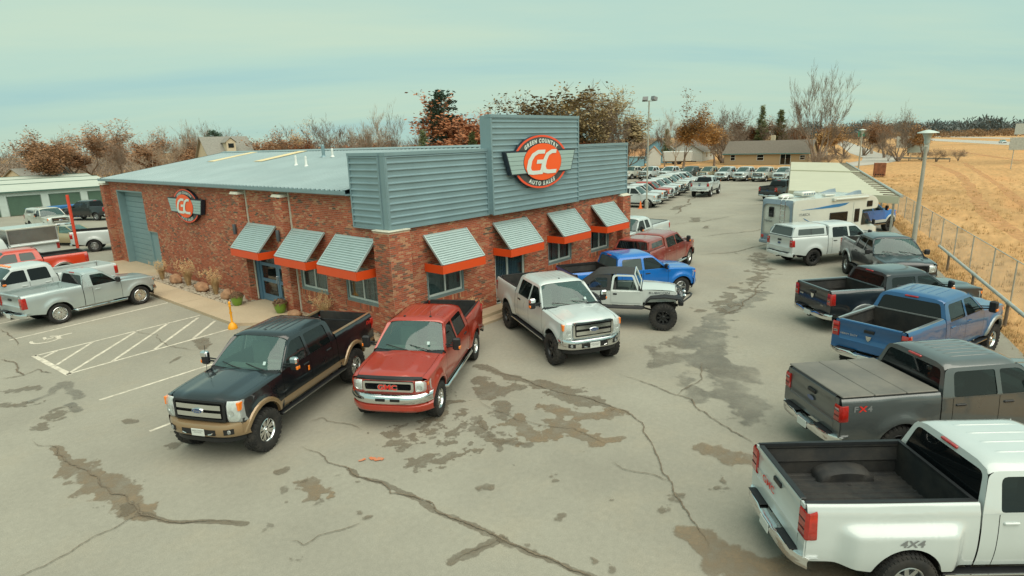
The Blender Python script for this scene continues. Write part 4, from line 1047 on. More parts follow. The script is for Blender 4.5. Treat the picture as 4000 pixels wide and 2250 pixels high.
        if p.flare:
            for xa in (xf, xr):
                g = MB(); rows = []; n_ = 14
                for i in range(n_+1):
                    a = pi*(-.06+1.12*i/n_); r = []
                    for rad_, o in ((ra-.012, -.02), (ra-.005, .05), (ra+.03, .062), (ra+.085, .045), (ra+.10, .004)):
                        x = xa+rad_*cos(a); z = max(zc+rad_*sin(a), rock+.0); r.append(Vector((x, s*(ys(xa+(ra+.06)*cos(a), zc+(ra+.06)*max(0, sin(a)))-flf*.4+o), z)))
                    rows.append(r)
                g.grid(rows, flip=(s < 0)); g.build('fender_flare', p.flare, root, 40)
        # wheel wells
        for xa in (xf, xr):
            g = MB(); rows = []
            for i in range(13):
                a = pi*i/12; x = xa+(ra+.004)*cos(a); z = zc+(ra+.004)*sin(a); yo = ys(x, max(z, rock))-.03
                rows.append([Vector((x, s*yo, z)), Vector((x, s*.40, z))])
            rows = [[Vector((rows[0][0].x, rows[0][0].y, rock-.02)), Vector((rows[0][1].x, rows[0][1].y, rock-.02))]]+rows+[[Vector((rows[-1][0].x, rows[-1][0].y, rock-.02)), Vector((rows[-1][1].x, rows[-1][1].y, rock-.02))]]
            g.grid(rows); g.add([(xa-ra, s*.40, rock-.05), (xa+ra, s*.40, rock-.05), (xa+ra, s*.40, zc+ra), (xa-ra, s*.40, zc+ra)], [(0, 1, 2, 3)])
            g.build('wheel_well', M_UNDER, root)
    # ---- hood
    g = MB(); xs = [p.xcowl+.02+(xn-.06-p.xcowl-.02)*i/(12 if lod == 0 else 7) for i in range((12 if lod == 0 else 7)+1)]; rows = []
    for x in xs:
        yh = hoody(x); r = []; m_ = 16 if lod == 0 else 8
        bow = -.10 if x < p.xcowl+.06 else 0
        for j in range(m_+1):
            q = -1+2*j/m_; y = q*yh; ff = smooth01((x-(xn-.22))/.18)
            z = hz(x)+.030*(1-q*q)+p.hood_dome*(smooth01((.62-abs(q))/.12))*(1-ff*.8)-.03*ff*(abs(q)**3)
            r.append(Vector((x+bow*(abs(q)**2)*-1*0-.06*q*q*ff, y, z)))
        rows.append(r)
    last = [Vector((v.x+.022, v.y*.995, v.z-.05)) for v in rows[-1]]; rows.append(last)
    g.grid(rows, flip=True); hood = g.build('hood', PM, root, 45)
    # cowl and wipers
    g = MB(); rows = []
    for j in range(9):
        q = -1+2*j/8; y = q*(ys(p.xcowl, belt)-.06); rows.append([Vector((p.xcowl-.12-.10*q*q, y, belt+.035)), Vector((p.xcowl+.06, y, hz(p.xcowl+.05)-.012))])
    g.grid(rows, flip=False); g.build('cowl', M_BLACKP, root)
    # ---- upper cab
    zra = zr-.085; xb0 = p.xcab; xb1 = p.xcab+.13
    if p.bed == 'suv': xb1 = xb0+.16
    xA = p.xcowl-.10
    top = [(xA, belt-.012), (p.xhdr+.09, zra-.05), (p.xhdr-.02, zra), (xb1+.10, zra-.005), (xb1+.0, zra-.06), (xb0+.005, belt-.012)]
    out = fillet(top, [.01, .08, .1, .08, .08, .01], 3)
    def xa_at(z): return xA+(p.xhdr+.09-xA)*(z-belt)/(zra-.05-belt)
    zw0, zw1 = belt+.02, zra-.075
    wins = []
    def wpoly(a0, a1, b1, b0, r): return fillet([(a0, zw0), (b0, zw0), (b1, zw1), (a1, zw1)], r, 3)
    wf = [(xd1+.055, zw0), (xa_at(zw0)-.10, zw0), (xa_at(zw1)-.09, zw1), (xd1+.055, zw1)]; wins.append(fillet(wf, [.03, .03, .09, .05], 3))
    if xd2 is not None:
        wr = [(xd2+.02, zw0), (xd1-.045, zw0), (xd1-.045, zw1), (xd2+.07, zw1)]
        if p.cab == 'ext': wr = [(xd2+.05, zw0+.03), (xd1-.07, zw0+.03), (xd1-.07, zw1), (xd2+.12, zw1)]
        wins.append(fillet(wr, [.05, .04, .05, .09], 3))
    V, Fc = cdt(out, wins, .14)
    for s in (1, -1):
        g = MB(); g.add([(x, s*ys(x, z, False), z) for x, z in V], [f if s < 0 else f[::-1] for f in Fc]); g.build('cab_side', PM, root, 40)
        for i, w in enumerate(wins):
            c = (sum(a for a, b in w)/len(w), sum(b for a, b in w)/len(w)); w2 = [(c[0]+(a-c[0])*1.02, c[1]+(b-c[1])*1.02) for a, b in w]
            V2, F2 = cdt(w2, (), .2); g = MB(); g.add([(x, s*(ys(x, z, False)-.014), z) for x, z in V2], [f if s < 0 else f[::-1] for f in F2])
            g.build('side_window', p.side if i == 0 else (p.rear if p.rear is not M_DGLASS or p.side is M_DGLASS else p.side), root, 60)
    # roof
    ry = lambda x: ys(x, zra, False)
    g = MB(); rows = []; nx = 10 if lod == 0 else 5
    for i in range(nx+1):
        t = i/nx; x = p.xhdr+.03+(xb1+.07-p.xhdr-.03)*t; r = []; end = .035*(smooth01((.12-t)/.12)+smooth01((t-.9)/.1))
        for j in range(17):
            q = -1+2*j/16; zz = zra+(.085+.02-end)*(1-abs(q)**5)**.6-.02*q*q; r.append(Vector((x-(.05*q*q if t < .01 else 0), q*ry(x), zz)))
        rows.append(r)
    # header strip down to the glass, rear strip down to the back panel
    hdr = [Vector((v.x+.035, v.y*.985, v.z-.035)) for v in rows[0]]; bk = [Vector((v.x-.05, v.y*.99, v.z-.035)) for v in rows[-1]]
    g.grid([hdr]+rows+[bk], flip=False); rf = g.build('roof', PM, root, 45)
    if p.ribs and lod == 0:
        for j in range(p.ribs):
            y = (-.42+.84*j/(p.ribs-1)) if p.ribs > 1 else 0; g = MB(); rr_ = []
            for i in range(9):
                t = .12+.72*i/8; x = p.xhdr+.03+(xb1+.07-p.xhdr-.03)*t; q = y/ry(x); z0 = zra+.105*(1-abs(q)**5)**.6-.02*q*q
                e = .011 if 0 < i < 8 else -.006
                rr_.append([Vector((x, y-.024, z0-.004)), Vector((x, y-.012, z0+e)), Vector((x, y+.012, z0+e)), Vector((x, y+.024, z0-.004))])
            g.grid(rr_, flip=False); g.build('roof_rib', PM, rf, 60)
    # windscreen
    g = MB(); rows = []; bot = []
    for i in range(7):
        t = i/6; r = []
        for j in range(13):
            q = -1+2*j/12
            y0 = q*(ys(p.xcowl, belt+.03, False)-.045); a = Vector((p.xcowl-.02-.13*q*q, y0, belt+.03)); b = hdr[min(16, max(0, round((q+1)*8)))] if False else Vector((p.xhdr+.055-.07*q*q, q*(ry(p.xhdr)-.055), zra+.07*(1-abs(q)**5)-.035))
            v = a.lerp(b, t); v.x += .035*sin(pi*t)*(1-q*q); v.z += .03*sin(pi*t); r.append(v)
        rows.append(r)
    g.grid(rows, flip=True); g.build('windscreen', p.wind, root, 60)
    for s, j in ((1, -1), (-1, 0)):
        gg = MB(); rr_ = []
        for i in range(7):
            t = i/6; z = belt-.01+(zra-.03-belt)*t; x = xa_at(min(z, zra-.05)); e = rows[i][j]
            rr_.append([Vector((x, s*ys(x, z, False), z)), Vector(((x+e.x)/2+.02, s*(abs(e.y)+ys(x, z, False))/2+s*.008, (z+e.z)/2+.012)), Vector((e.x+.004, e.y-s*.012, e.z+.004))])
        rr_.append([Vector((p.xhdr-.01, s*ys(p.xhdr, zra, False), zra)), Vector((p.xhdr+.03, s*(ry(p.xhdr)-.02), zra+.02)), hdr[16 if s > 0 else 0]])
        gg.grid(rr_, flip=(s > 0)); gg.build('windscreen_pillar', PM, root, 50)
    gg = MB(); gg.grid([[v for v in rows[-1]], [hdr[min(16, max(0, int(round((j/12)*16))))] for j in range(13)]], flip=True); gg.build('header_seal', M_BLACKP, root)
    if lod == 0:
        gg = MB(); 
        for y0, y1 in ((.62, .02), (-.02, -.62)):
            a = Vector((p.xcowl+.0, y0, belt+.05)); b = Vector((p.xcowl-.05-.05, y1, belt+.085)); gg.tube([a, a.lerp(b, .5)+Vector((.03, 0, .045)), b+Vector((-.02, 0, .06))], .012, 5)
        gg.build('wiper', M_BLACKP, root)
    # back of the cab
    def xback(z): return xb0+(xb1-xb0)*max(0, (z-belt))/(zra-belt)+.004
    yb = lambda z: ys(xback(z), z, False) if z >= belt else ys(xb0, belt, False)
    ob = [(yb(belt-.25), belt-.30), (yb(belt), belt), (yb((belt+zra)/2), (belt+zra)/2), (yb(zra-.06), zra-.06), (yb(zra)-.03, zra+.01), (yb(zra)*.7, zra+.055), (0, zra+.062)]
    ob = ob+[(-a, b) for a, b in ob[::-1][1:]]
    wb_ = fillet([(-(yb(zw0)-.13), belt+.06), (yb(zw0)-.13, belt+.06), (yb(zw1)-.10, zw1+.03), (-(yb(zw1)-.10), zw1+.03)], .09, 3)
    V, Fc = cdt(ob, [wb_], .2); g = MB(); g.add([(xback(z), y, z) for y, z in V], Fc)
    g.build('cab_back', PM, root, 40); V, Fc = cdt(wb_, (), .3); g = MB(); g.add([(xback(z)+.010, y, z) for y, z in V], Fc); g.build('rear_window', p.rear if p.rear else M_DGLASS, root)
    g = MB(); g.cbox(xback(zra)-.03, xback(zra)+.03, -.17, .17, zra+.005, zra+.05, .012); g.build('brake_light', M_REDL, root)
    # interior
    g = MB()
    for s in (1, -1):
        for xx in ((p.xhdr-.17, p.xcab+.55) if p.cab in ('crew', 'mega') else (p.xhdr-.22,)):
            g.cbox(xx-.28, xx+.26, s*.40-.25, s*.40+.25, belt-.55, belt-.26, .06); g.cbox(xx-.36, xx-.20, s*.40-.25, s*.40+.25, belt-.35, belt+.30, .06); g.cbox(xx-.36, xx-.24, s*.40-.13, s*.40+.13, belt+.32, belt+.46, .04)
    g.build('seats', p.seat, root)
    g = MB(); g.cbox(p.xcowl-.62, p.xcowl-.08, -.80, .80, belt-.35, belt-.02, .06); g.cbox(p.xcowl-.72, p.xcowl-.6, .22, .58, belt-.14, belt+.06, .04)
    g.tube([(p.xcowl-.80+.05*sin(a), .40+.19*cos(a), belt-.02+.17*sin(a)) for a in [2*pi*i/14 for i in range(15)]], .014, 5); g.build('dashboard', p.seat, root)
    g = MB(); g.box(p.xcab+.08, p.xcowl-.1, -.84, .84, belt-.62, belt-.58); g.build('cab_floor', M_UNDER, root)
    # ---- bed
    xa_, xz = p.xcab-.03, xt; fz = (.82 if not p.dually else .90)+L; iy = hw-.17
    if p.bed in ('open', 'tonneau', 'topper'):
        g = MB(); nr = 12 if lod == 0 else 4; prof = []
        for i in range(nr):
            y0 = -iy+2*iy*i/nr; w = 2*iy/nr; prof += [(y0, 0), (y0+w*.55, 0), (y0+w*.62, .018), (y0+w*.93, .018)]
        prof.append((iy, 0))
        g.grid([[(x, y, fz+z) for y, z in prof] for x in (xa_-.03, xz+.07)], flip=False); g.build('bed_floor', p.liner, root)
        for s in (1, -1):
            g = MB(); rows = []; xs_ = [xa_-.02+(xz+.06-xa_+.02)*i/12 for i in range(13)]
            for x in xs_:
                rows.append([Vector((x, s*iy, fz-.005)), Vector((x, s*(iy+.005), fz+.22)), Vector((x, s*(iy-.02), fz+.25)), Vector((x, s*(iy+.015), rail-.12)), Vector((x, s*(iy+.02), rail-.09)), Vector((x, s*(iy-.005), rail-.06)), Vector((x, s*(iy-.005), rail+.008))])
            g.grid(rows, flip=(s > 0)); g.build('bed_wall', p.liner, root)
            g = MB(); rows = []; w0 = .22 if not p.dually else .30
            for i in range(13):
                a = pi*i/12; x = xr+.47*cos(a); z = fz+.22*sin(a)**.7 if i not in (0, 12) else fz
                rows.append([Vector((x, s*iy, z)), Vector((x, s*(iy-w0+.05), z-.01)), Vector((xr+(x-xr)*.96, s*(iy-w0), max(fz, z-.05))), Vector((xr+(x-xr)*.96, s*(iy-w0), fz-.002))])
            g.grid(rows, flip=(s < 0)); g.build('wheel_housing', p.liner, root, 50)
            g = MB(); rows = []
            for x in [xa_-.0+(xz+.03-xa_)*i/10 for i in range(11)]:
                yo = ys(x, rail)-.035; rows.append([Vector((x, s*(yo+.012), rail-.004)), Vector((x, s*yo, rail+.026)), Vector((x, s*(iy-.01), rail+.026)), Vector((x, s*(iy-.015), rail-.02))])
            g.grid(rows, flip=(s > 0)); g.build('bed_rail_cap', p.rail, root, 40)
        g = MB(); g.box(xa_-.05, xa_-.01, -iy, iy, fz, rail); g.build('bed_front', p.liner, root)
        g = MB(); g.box(xa_-.06, xa_-.004, -iy-.02, iy+.02, rail+.002, rail+.028); g.build('bed_front_cap', p.rail, root)
    # tailgate
    tg = MB(); yt = ys(xt, rail)-.135; rows = []
    for x, z in ((xt+.075, rail+.02), (xt+.02, rail+.022), (xt, rail-.0), (xt+.004, rail-.10), (xt+.018, rail-.13), (xt+.02, .95+L), (xt+.0, .92+L), (xt+.006, .70+L), (xt+.06, .66+L)):
        rows.append([Vector((x, -yt, z)), Vector((x, -yt*.5, z)), Vector((x, 0, z)), Vector((x, yt*.5, z)), Vector((x, yt, z))])
    tg.grid(rows, flip=True); tgo = tg.build('tailgate', PM, root, 35)
    g = MB(); g.box(xt+.045, xt+.075, -yt, yt, fz-.02, rail+.015); g.build('tailgate_liner', p.liner, tgo)
    if p.rail is M_BLACKP:
        g = MB(); g.cbox(xt-.006, xt+.085, -yt, yt, rail+.018, rail+.036, .008); g.build('tailgate_cap', p.rail, tgo)
    g = MB(); g.cbox(xt-.012, xt+.03, -.13, .13, rail-.22, rail-.14, .01); g.build('handle', M_BLACKP, tgo)
    if p.make in ('ford', 'f150'):
        g = MB(); g.lathe([(0.001, 0), (.105, 0), (.115, -.008)], 20, lambda a, b, c: (xt-.004+c*0-.006, a, rail-.34+b*.42)); g.build('badge', M_BLUEOV, tgo)
    # tail lights
    for s in (1, -1):
        g = MB(); y0 = yt+.012; y1 = ys(xt+.05, 1.1+L)+(.006 if not p.dually else .03); zt0, zt1 = {'ford': (rail-.46, rail-.12), 'chev': (rail-.50, rail-.07)}.get(p.make, (rail-.46, rail-.07))
        rows = []
        for z in (zt0, zt0+.03, zt1-.03, zt1):
            e = .012 if z in (zt0+.03, zt1-.03) else -.004
            rows.append([Vector((xt+.03-e, s*y0, z)), Vector((xt-.004-e, s*(y0+.01), z)), Vector((xt+.0-e, s*(y1-.03), z)), Vector((xt+.03, s*(y1+e), z)), Vector((xt+.16, s*(ys(xt+.16, z)+e+(.012 if p.dually else 0)), z))])
        g.grid(rows, flip=(s > 0)); tl = g.build('tail_light', M_REDL, root, 40)
        g = MB(); zz = zt1-.13 if p.make == 'ford' else zt0+.10; g.cbox(xt-.016, xt+.01, s*(y0+.02), s*(y1-.05), zz, zz+.07, .006); (g.build('reverse_lens', M_LENS, tl) if p.make != 'chev' else None)
        if lod == 0:
            for kz in (.36, .68): g = MB(); zz = zt0+(zt1-zt0)*kz; g.cbox(xt-.022, xt+.0, s*(y0+.015), s*(y1-.035), zz-.008, zz+.008, .003); g.build('lens_bar', M_UNDER, tl)
        g = MB(); g.box(xt+.005, xt+.04, s*(yt+.002), s*(ys(xt, .8+L)-.01), .66+L, zt0-.006); g.box(xt+.005, xt+.04, s*(yt+.002), s*(ys(xt, rail)-.03), zt1+.004, rail+.0); g.build('rear_corner', PM, root)
    # rear bumper
    rb = p.rbumper or p.bumper; g = MB(); rows = []
    for j in range(17):
        q = -1+2*j/16; y = q*(hw+.005); x0 = xt-.14+.20*abs(q)**6; dip = .05*smooth01((.36-abs(q))/.06)
        rows.append([Vector((x0+.10, y, .46+L)), Vector((x0+.0, y, .50+L)), Vector((x0-.012, y, .60+L-dip)), Vector((x0+.01, y, .665+L-dip)), Vector((x0+.04, y, .675+L-dip)), Vector((x0+.17, y, .675+L-dip))])
    g.grid(rows, flip=False); bpo = g.build('rear_bumper', rb, root, 40)
    
    for ya_, yb_ in ((-.80, -.30), (.30, .80)): g = MB(); g.cbox(xt-.115, xt+.05, ya_, yb_, .674+L, .685+L, .004); g.build('step_pad', M_BLACKP, bpo)
    if p.plate:
        g = MB(); g.cbox(xt-.165, xt-.15, -.155, .155, .47+L, .63+L, .004); g.build('licence_plate', M_PLATE, bpo)
    g = MB(); g.box(xt-.10, xt+.1, -.05, .05, .40+L, .50+L); g.build('tow_hitch', M_UNDER, bpo)
    # ---- front end
    def front_pt(y, z, o=0.): q = abs(y)/hw; return Vector((xn-.05-.095*q**3+o-.015*((z-L-.95)/.3)**2, y, z))
    zf0, zf1 = .70+L, ftop(xn-.05)+.015
    g = MB(); rows = []
    for i in range(7):
        z = zf0+(zf1-zf0)*i/6; rows.append([front_pt(-hw*.93+2*hw*.93*j/18, z) for j in range(19)])
    g.grid(rows, flip=False); g.build('front_panel', PM, root, 40)
    mk = p.make
    gy = {'ford': .64, 'f150': .58, 'gmc': .62, 'ram': .56, 'chev': .62}[mk]; gz0, gz1 = {'ford': (.775, 1.15), 'f150': (.80, 1.10), 'gmc': (.84, 1.08), 'ram': (.80, 1.11), 'chev': (.80, 1.10)}[mk]; gz0 += L; gz1 += L-(1.17-p.znose)
    gm = p.grille or M_CHROME
    g = MB(); fr = [(-gy, gz0), (gy, gz0), (gy+.01, gz1), (-gy-.01, gz1)]; fi = [(-gy+.06, gz0+.05), (gy-.06, gz0+.05), (gy-.05, gz1-.045), (-gy+.05, gz1-.045)]
    if mk == 'ram': fr = [(-gy+.10, gz0), (gy-.10, gz0), (gy+.05, gz1), (-gy-.05, gz1)]; fi = [(-gy+.17, gz0+.06), (gy-.17, gz0+.06), (gy-.05, gz1-.06), (-gy+.05, gz1-.06)]
    fr = fillet(fr, .06); fi = fillet(fi, .04); V, Fc = cdt(fr, [fi], .2)
    g.add([front_pt(y, z, .075) for y, z in V], [f[::-1] for f in Fc]); n_ = len(fr)
    P2 = [front_pt(y, z, .075) for y, z in fr]; Q2 = [front_pt(y, z, .0) for y, z in fr]; g.add(P2+Q2, [((i+1) % n_, i, n_+i, n_+(i+1) % n_) for i in range(n_)])
    P2 = [front_pt(y, z, .075) for y, z in fi]; Q2 = [front_pt(y, z, .01) for y, z in fi]; g.add(P2+Q2, [(i, (i+1) % n_, n_+(i+1) % n_, n_+i) for i in range(n_)])
    gr = g.build('grille', gm, root, 35)
    V, Fc = cdt(fi, (), .2); g = MB(); g.add([front_pt(y, z, .014) for y, z in V], [f[::-1] for f in Fc]); g.build('grille_mesh', M_UNDER, gr)
    def bar(z0, z1, y0, y1, o=.07, mat=None, nm='grille_bar'):
        g = MB(); k = 9; rows = [[front_pt(y0+(y1-y0)*j/k, z, oo) for j in range(k+1)] for z, oo in ((z0, o-.03), (z0+.006, o), (z1-.006, o), (z1, o-.03))]
        g.grid(rows, flip=False); g.build(nm, mat or gm, gr, 30)
    H = gz1-gz0
    if mk == 'ford':
        bar(gz0+H*.19, gz0+H*.45, -gy+.09, gy-.09, .085, M_CHROME); bar(gz0+H*.57, gz0+H*.83, -gy+.09, gy-.09, .085, M_CHROME)
        g = MB(); c = front_pt(0, gz0+H*.52, .10); g.lathe([(0.001, .012), (.125, .012), (.14, .0), (.14, -.03)], 26, lambda a, b, h: (c.x+h, a*1.05, c.z+b*.44)); lg = g.build('badge', M_CHROME, gr, 30)
        g = MB(); g.lathe([(0.001, .014), (.118, .014)], 26, lambda a, b, h: (c.x+h, a*1.05, c.z+b*.42)); g.build('badge_face', M_BLUEOV, gr)
        V, Fc, w, h_ = text_mb('Ford', .10, 0, .25); g = MB(); g.add([(c.x+.016, a*.9, c.z+b*.9) for a, b in V], Fc); g.build('lettering', M_CHROME, gr)
    elif mk == 'gmc':
        for k in range(5): z = gz0+.06+(H-.12)*(k+.5)/5; bar(z-.006, z+.006, -gy+.08, gy-.08, .045, M_BLACKP)
        V, Fc, w, h_ = text_mb('GMC', .17, .006, 0, 1.25); c = front_pt(0, (gz0+gz1)/2, .09); g = MB(); g.add([(c.x+.012, a, c.z+b) for a, b in V], Fc); g.build('lettering', M_REDB, gr)
        V, Fc, w, h_ = text_mb('GMC', .17, .014, 0, 1.25); g = MB(); g.add([(c.x+.006, a, c.z+b) for a, b in V], Fc); g.build('lettering_edge', M_CHROME, gr)
    elif mk == 'ram':
        bar((gz0+gz1)/2-.03, (gz0+gz1)/2+.03, -gy+.05, gy-.05, .085)
        g = MB(); c = front_pt(0, (gz0+gz1)/2, .0); g.cbox(c.x+.05, c.x+.09, -.035, .035, gz0+.05, gz1-.05, .01); g.cbox(c.x+.07, c.x+.11, -.07, .07, c.z-.07, c.z+.07, .02); g.build('grille_bar', gm, gr)
    else:
        for k in range(3): z = gz0+.06+(H-.12)*(k+.5)/3; bar(z-.018, z+.018, -gy+.07, gy-.07, .065)
        g = MB(); c = front_pt(0, (gz0+gz1)/2, .10); g.cbox(c.x-.01, c.x+.015, -.13, .13, c.z-.04, c.z+.04, .012); g.build('badge', M_BLUEOV if mk == 'f150' else M_CHROME, gr)
    # headlights
    for s in (1, -1):
        y0 = gy+.045; y1 = ys(xn-.12, 1.0+L)-.004; hz0, hz1 = {'ford': (.77, 1.145), 'f150': (.84, 1.09), 'gmc': (.84, 1.08), 'ram': (.86, 1.06), 'chev': (.84, 1.09)}[mk]; hz0 += L; hz1 += L-(1.17-p.znose)
        g = MB(); rows = []
        for i in range(6):
            z = hz0+(hz1-hz0)*i/5; e = .03 if 0 < i < 5 else .0; r = []
            for j in range(7):
                y = y0+(y1-y0)*j/6; v = front_pt(y, z, .045+e-(.10*(j/6)**3 if mk != 'ford' else .04*(j/6)**3)); r.append(Vector((v.x, s*y, z)))
            r.append(Vector((r[-1].x-.13, s*(ys(r[-1].x-.13, z)+.008), z))); rows.append(r)
        g.grid(rows, flip=(s < 0)); hl = g.build('headlight', M_LENS, root, 40)
        g = MB(); rows2 = [[Vector((v.x-.03, v.y*(.985), v.z)) for v in r] for r in rows]; g.grid(rows2, flip=(s < 0)); g.build('reflector', M_LREFL, hl, 60)
        g = MB(); v0 = rows[2][-2]; zt_ = hz1-.02; g.cbox(v0.x-.12, v0.x+.018, s*(abs(v0.y)-.055), s*(abs(v0.y)+.012), hz0+(hz1-hz0)*.55, zt_, .01); g.build('turn_signal', M_AMBER, hl)
        if lod == 0:
            g = MB(); c = rows[2][2]; g.lathe([(.001, .0), (.06, .004), (.07, .012)], 16, lambda a, b, h: (c.x-.02+h, c.y+a, (hz0+hz1)/2-.02+b)); g.build('lamp_bowl', M_CHROME, hl)
    # bumper
    g = MB(); rows = []; bm = p.bumper
    pf = [(-.10, .41), (.0, .43), (.035, .47), (.05, .56), (.045, .66), (.02, .715), (-.03, .73), (-.12, .735)]
    if mk == 'gmc': pf = [(-.06, .53), (.02, .54), (.05, .58), (.06, .64), (.045, .72), (.0, .765), (-.10, .775)]
    for j in range(25):
        q = -1+2*j/24; y = q*(hw+.015); xb_ = xn+.055-.34*abs(q)**4.5; up_ = .05*abs(q)**3
        rows.append([Vector((xb_+a, y, b+L+up_*(.5 if b < .5 else 1))) for a, b in pf])
    g.grid(rows, flip=True); fb = g.build('front_bumper', bm, root, 40)
    if mk == 'gmc':
        g = MB(); rows = []
        for j in range(25):
            q = -1+2*j/24; y = q*(hw+.0); xb_ = xn+.05-.34*abs(q)**4.5
            rows.append([Vector((xb_+a, y, b+L)) for a, b in ((-.10, .33), (.0, .345), (.045, .40), (.04, .50), (-.03, .545))])
        g.grid(rows, flip=True); g.build('valance', PM, fb, 40)
        for s in (1, -1):
            g = MB(); c = Vector((xn-.005, s*.64, .44+L)); g.lathe([(.001, .03), (.05, .028), (.062, .01)], 16, lambda a, b, h: (c.x+h, c.y+a, c.z+b)); g.build('fog_lamp', M_LENS, fb)
        g = MB(); g.cbox(xn+.10, xn+.118, -.30, -.06, .63+L, .70+L, .005); g.cbox(xn+.10, xn+.118, .06, .30, .63+L, .70+L, .005); g.build('bumper_slots', M_UNDER, fb)
    else:
        g = MB()
        def bpt(y, o=.0): return xn+.055-.34*(abs(y)/(hw+.015))**4.5+.045+o
        for y0, y1, z0, z1 in ((-.42, .42, .49, .62), (.60, .80, .50, .62), (-.80, -.60, .50, .62)):
            k = 6; rows = [[Vector((bpt(y0+(y1-y0)*j/k, .010), y0+(y1-y0)*j/k, z+L+.05*abs((y0+(y1-y0)*j/k)/hw)**3)) for j in range(k+1)] for z in (z0, z1)]; g.grid(rows, flip=False)
        g.build('bumper_openings', M_UNDER, fb)
        for s in (1, -1):
            g = MB(); c = Vector((bpt(.70), s*.70, .575+L)); g.lathe([(.001, .02), (.04, .018), (.05, .0)], 14, lambda a, b, h: (c.x+h, c.y+a, c.z+b)); g.build('fog_lamp', M_LENS, fb)
            g = MB(); g.tube([(bpt(.3)-.04, s*.27, .54+L), (bpt(.3)+.05, s*.28, .53+L), (bpt(.3)+.05, s*.36, .55+L), (bpt(.3)-.04, s*.37, .56+L)], .014, 6); g.build('tow_hook', M_CHROME, fb)
        if p.plate:
            g = MB(); g.cbox(bpt(0)+.015, bpt(0)+.03, -.16, .16, .475+L, .635+L, .004); pl_ = g.build('licence_plate', M_PLATE, fb)
            if lod == 0:
                for t_, zz, sz in (('GREEN COUNTRY', .595, .034), ('AUTO SALES', .555, .034)):
                    V, Fc, w, h_ = text_mb(t_, sz); gg = MB(); gg.add([(bpt(0)+.032, a, zz+L+b) for a, b in V], Fc); gg.build('lettering', M_INK, fb)
        g = MB(); rows = []
        for j in range(15):
            q = -1+2*j/14; y = q*(hw-.12); xb_ = xn+.02-.30*abs(q)**4; rows.append([Vector((xb_-.06, y, .30+L)), Vector((xb_+.02, y, .31+L)), Vector((xb_+.03, y, .40+L)), Vector((xb_-.03, y, .44+L))])
        g.grid(rows, flip=True); g.build('air_dam', M_BLACKP, fb, 40)
    # mirrors
    for s in (1, -1):
        mx_ = xd0-.18; my = ys(mx_, belt+.05, False); g = MB(); tow = p.make in ('ford', 'gmc', 'ram') and p.mirror is not None
        o_ = .20 if tow else .10
        g.tube([(mx_, s*(my-.03), belt+.06), (mx_+.03, s*(my+o_), belt+.10)], .022, 6); g.tube([(mx_, s*(my-.03), belt+.13), (mx_+.03, s*(my+o_), belt+.16)], .018, 6)
        g.cbox(mx_-.04, mx_+.09, s*(my+o_-.03), s*(my+o_+.17), belt+.0, belt+(.32 if tow else .22), .035); mo = g.build('mirror', M_BLACKP, root, 30)
        if P.get('chrome_mirror'):
            g = MB(); g.cbox(mx_-.03, mx_+.105, s*(my+o_-.025), s*(my+o_+.175), belt+.17, belt+.33, .035); g.build('mirror_cap', M_CHROME, mo, 30)
        elif p.mirror is not M_BLACKP and p.mirror is not None:
            g = MB(); g.cbox(mx_-.03, mx_+.10, s*(my+o_-.02), s*(my+o_+.175), belt+.02, belt+.21, .035); g.build('mirror_cap', p.mirror, mo, 30)
        if tow: g = MB(); g.cbox(mx_-.03, mx_+.095, s*(my+o_+.135), s*(my+o_+.178), belt+.04, belt+.12, .01); g.build('mirror_signal', M_AMBER, mo)
    # steps, chassis
    if p.step:
        for s in (1, -1):
            g = MB(); z_ = rock-.10
            if p.step is M_CHROME: g.tube([(xr+ra+.02, s*(hw-.10), z_+.05), (xr+ra+.12, s*(hw+.0), z_), (xf-ra-.12, s*(hw+.0), z_), (xf-ra-.0, s*(hw-.10), z_+.05)], .05, 8)
            else:
                g.cbox(xr+ra+.05, xf-ra-.02, s*(hw-.10), s*(hw+.06), z_-.03, z_+.03, .015)
                g.cbox(xr+ra+.5, xr+ra+.56, s*(hw-.3), s*(hw-.1), z_-.0, z_+.1, .01); g.cbox(xf-ra-.6, xf-ra-.54, s*(hw-.3), s*(hw-.1), z_-.0, z_+.1, .01)
            so_ = g.build('running_board', p.step, root, 30)
            if p.step is not M_CHROME and lod == 0:
                gg = MB(); gg.box(xr+ra+.08, xf-ra-.05, s*(hw+.058), s*(hw+.068), z_+.005, z_+.026); gg.build('step_edge', M_CHROME, so_)
    g = MB()
    for s in (1, -1): g.cbox(xt+.1, xn-.1, s*.36, s*.48, .48+L*.8, .64+L, .02)
    g.box(xt+.2, xf+.2, -.36, .36, .56+L, .60+L); g.box(p.xcab, p.xcowl, -.78, .78, rock+.0, rock+.03)
    g.tube([(xr, -hw+.2, p.tr), (xr, hw-.2, p.tr)], .06, 8); g.tube([(xf, -hw+.2, p.tr), (xf, hw-.2, p.tr)], .05, 8); g.lathe([(.001, -.15), (.15, -.1), (.17, 0), (.15, .1), (.001, .15)], 12, lambda a, b, h: (xr+h, a, p.tr+b))
    g.tube([(0, .3, .48+L), (xr+.4, .3, .46+L), (xt+.3, .55, .50+L), (xt+.05, .62, .47+L)], .04, 6)
    if L > .1:
        for s in (1, -1): g.tube([(xf, s*.55, p.tr), (xf-.1, s*.5, .75+L)], .05, 6); g.tube([(xf, s*.45, p.tr-.02), (xf-1.2, s*.38, .5+L)], .035, 6); g.cbox(xr-.6, xr+.7, s*.50, s*.57, p.tr+.05, p.tr+.10, .01)
    g.build('chassis', M_UNDER, root)
    # wheels
    cache = {}; yt_ = hw-p.tw/2+P.get('poke', .0)
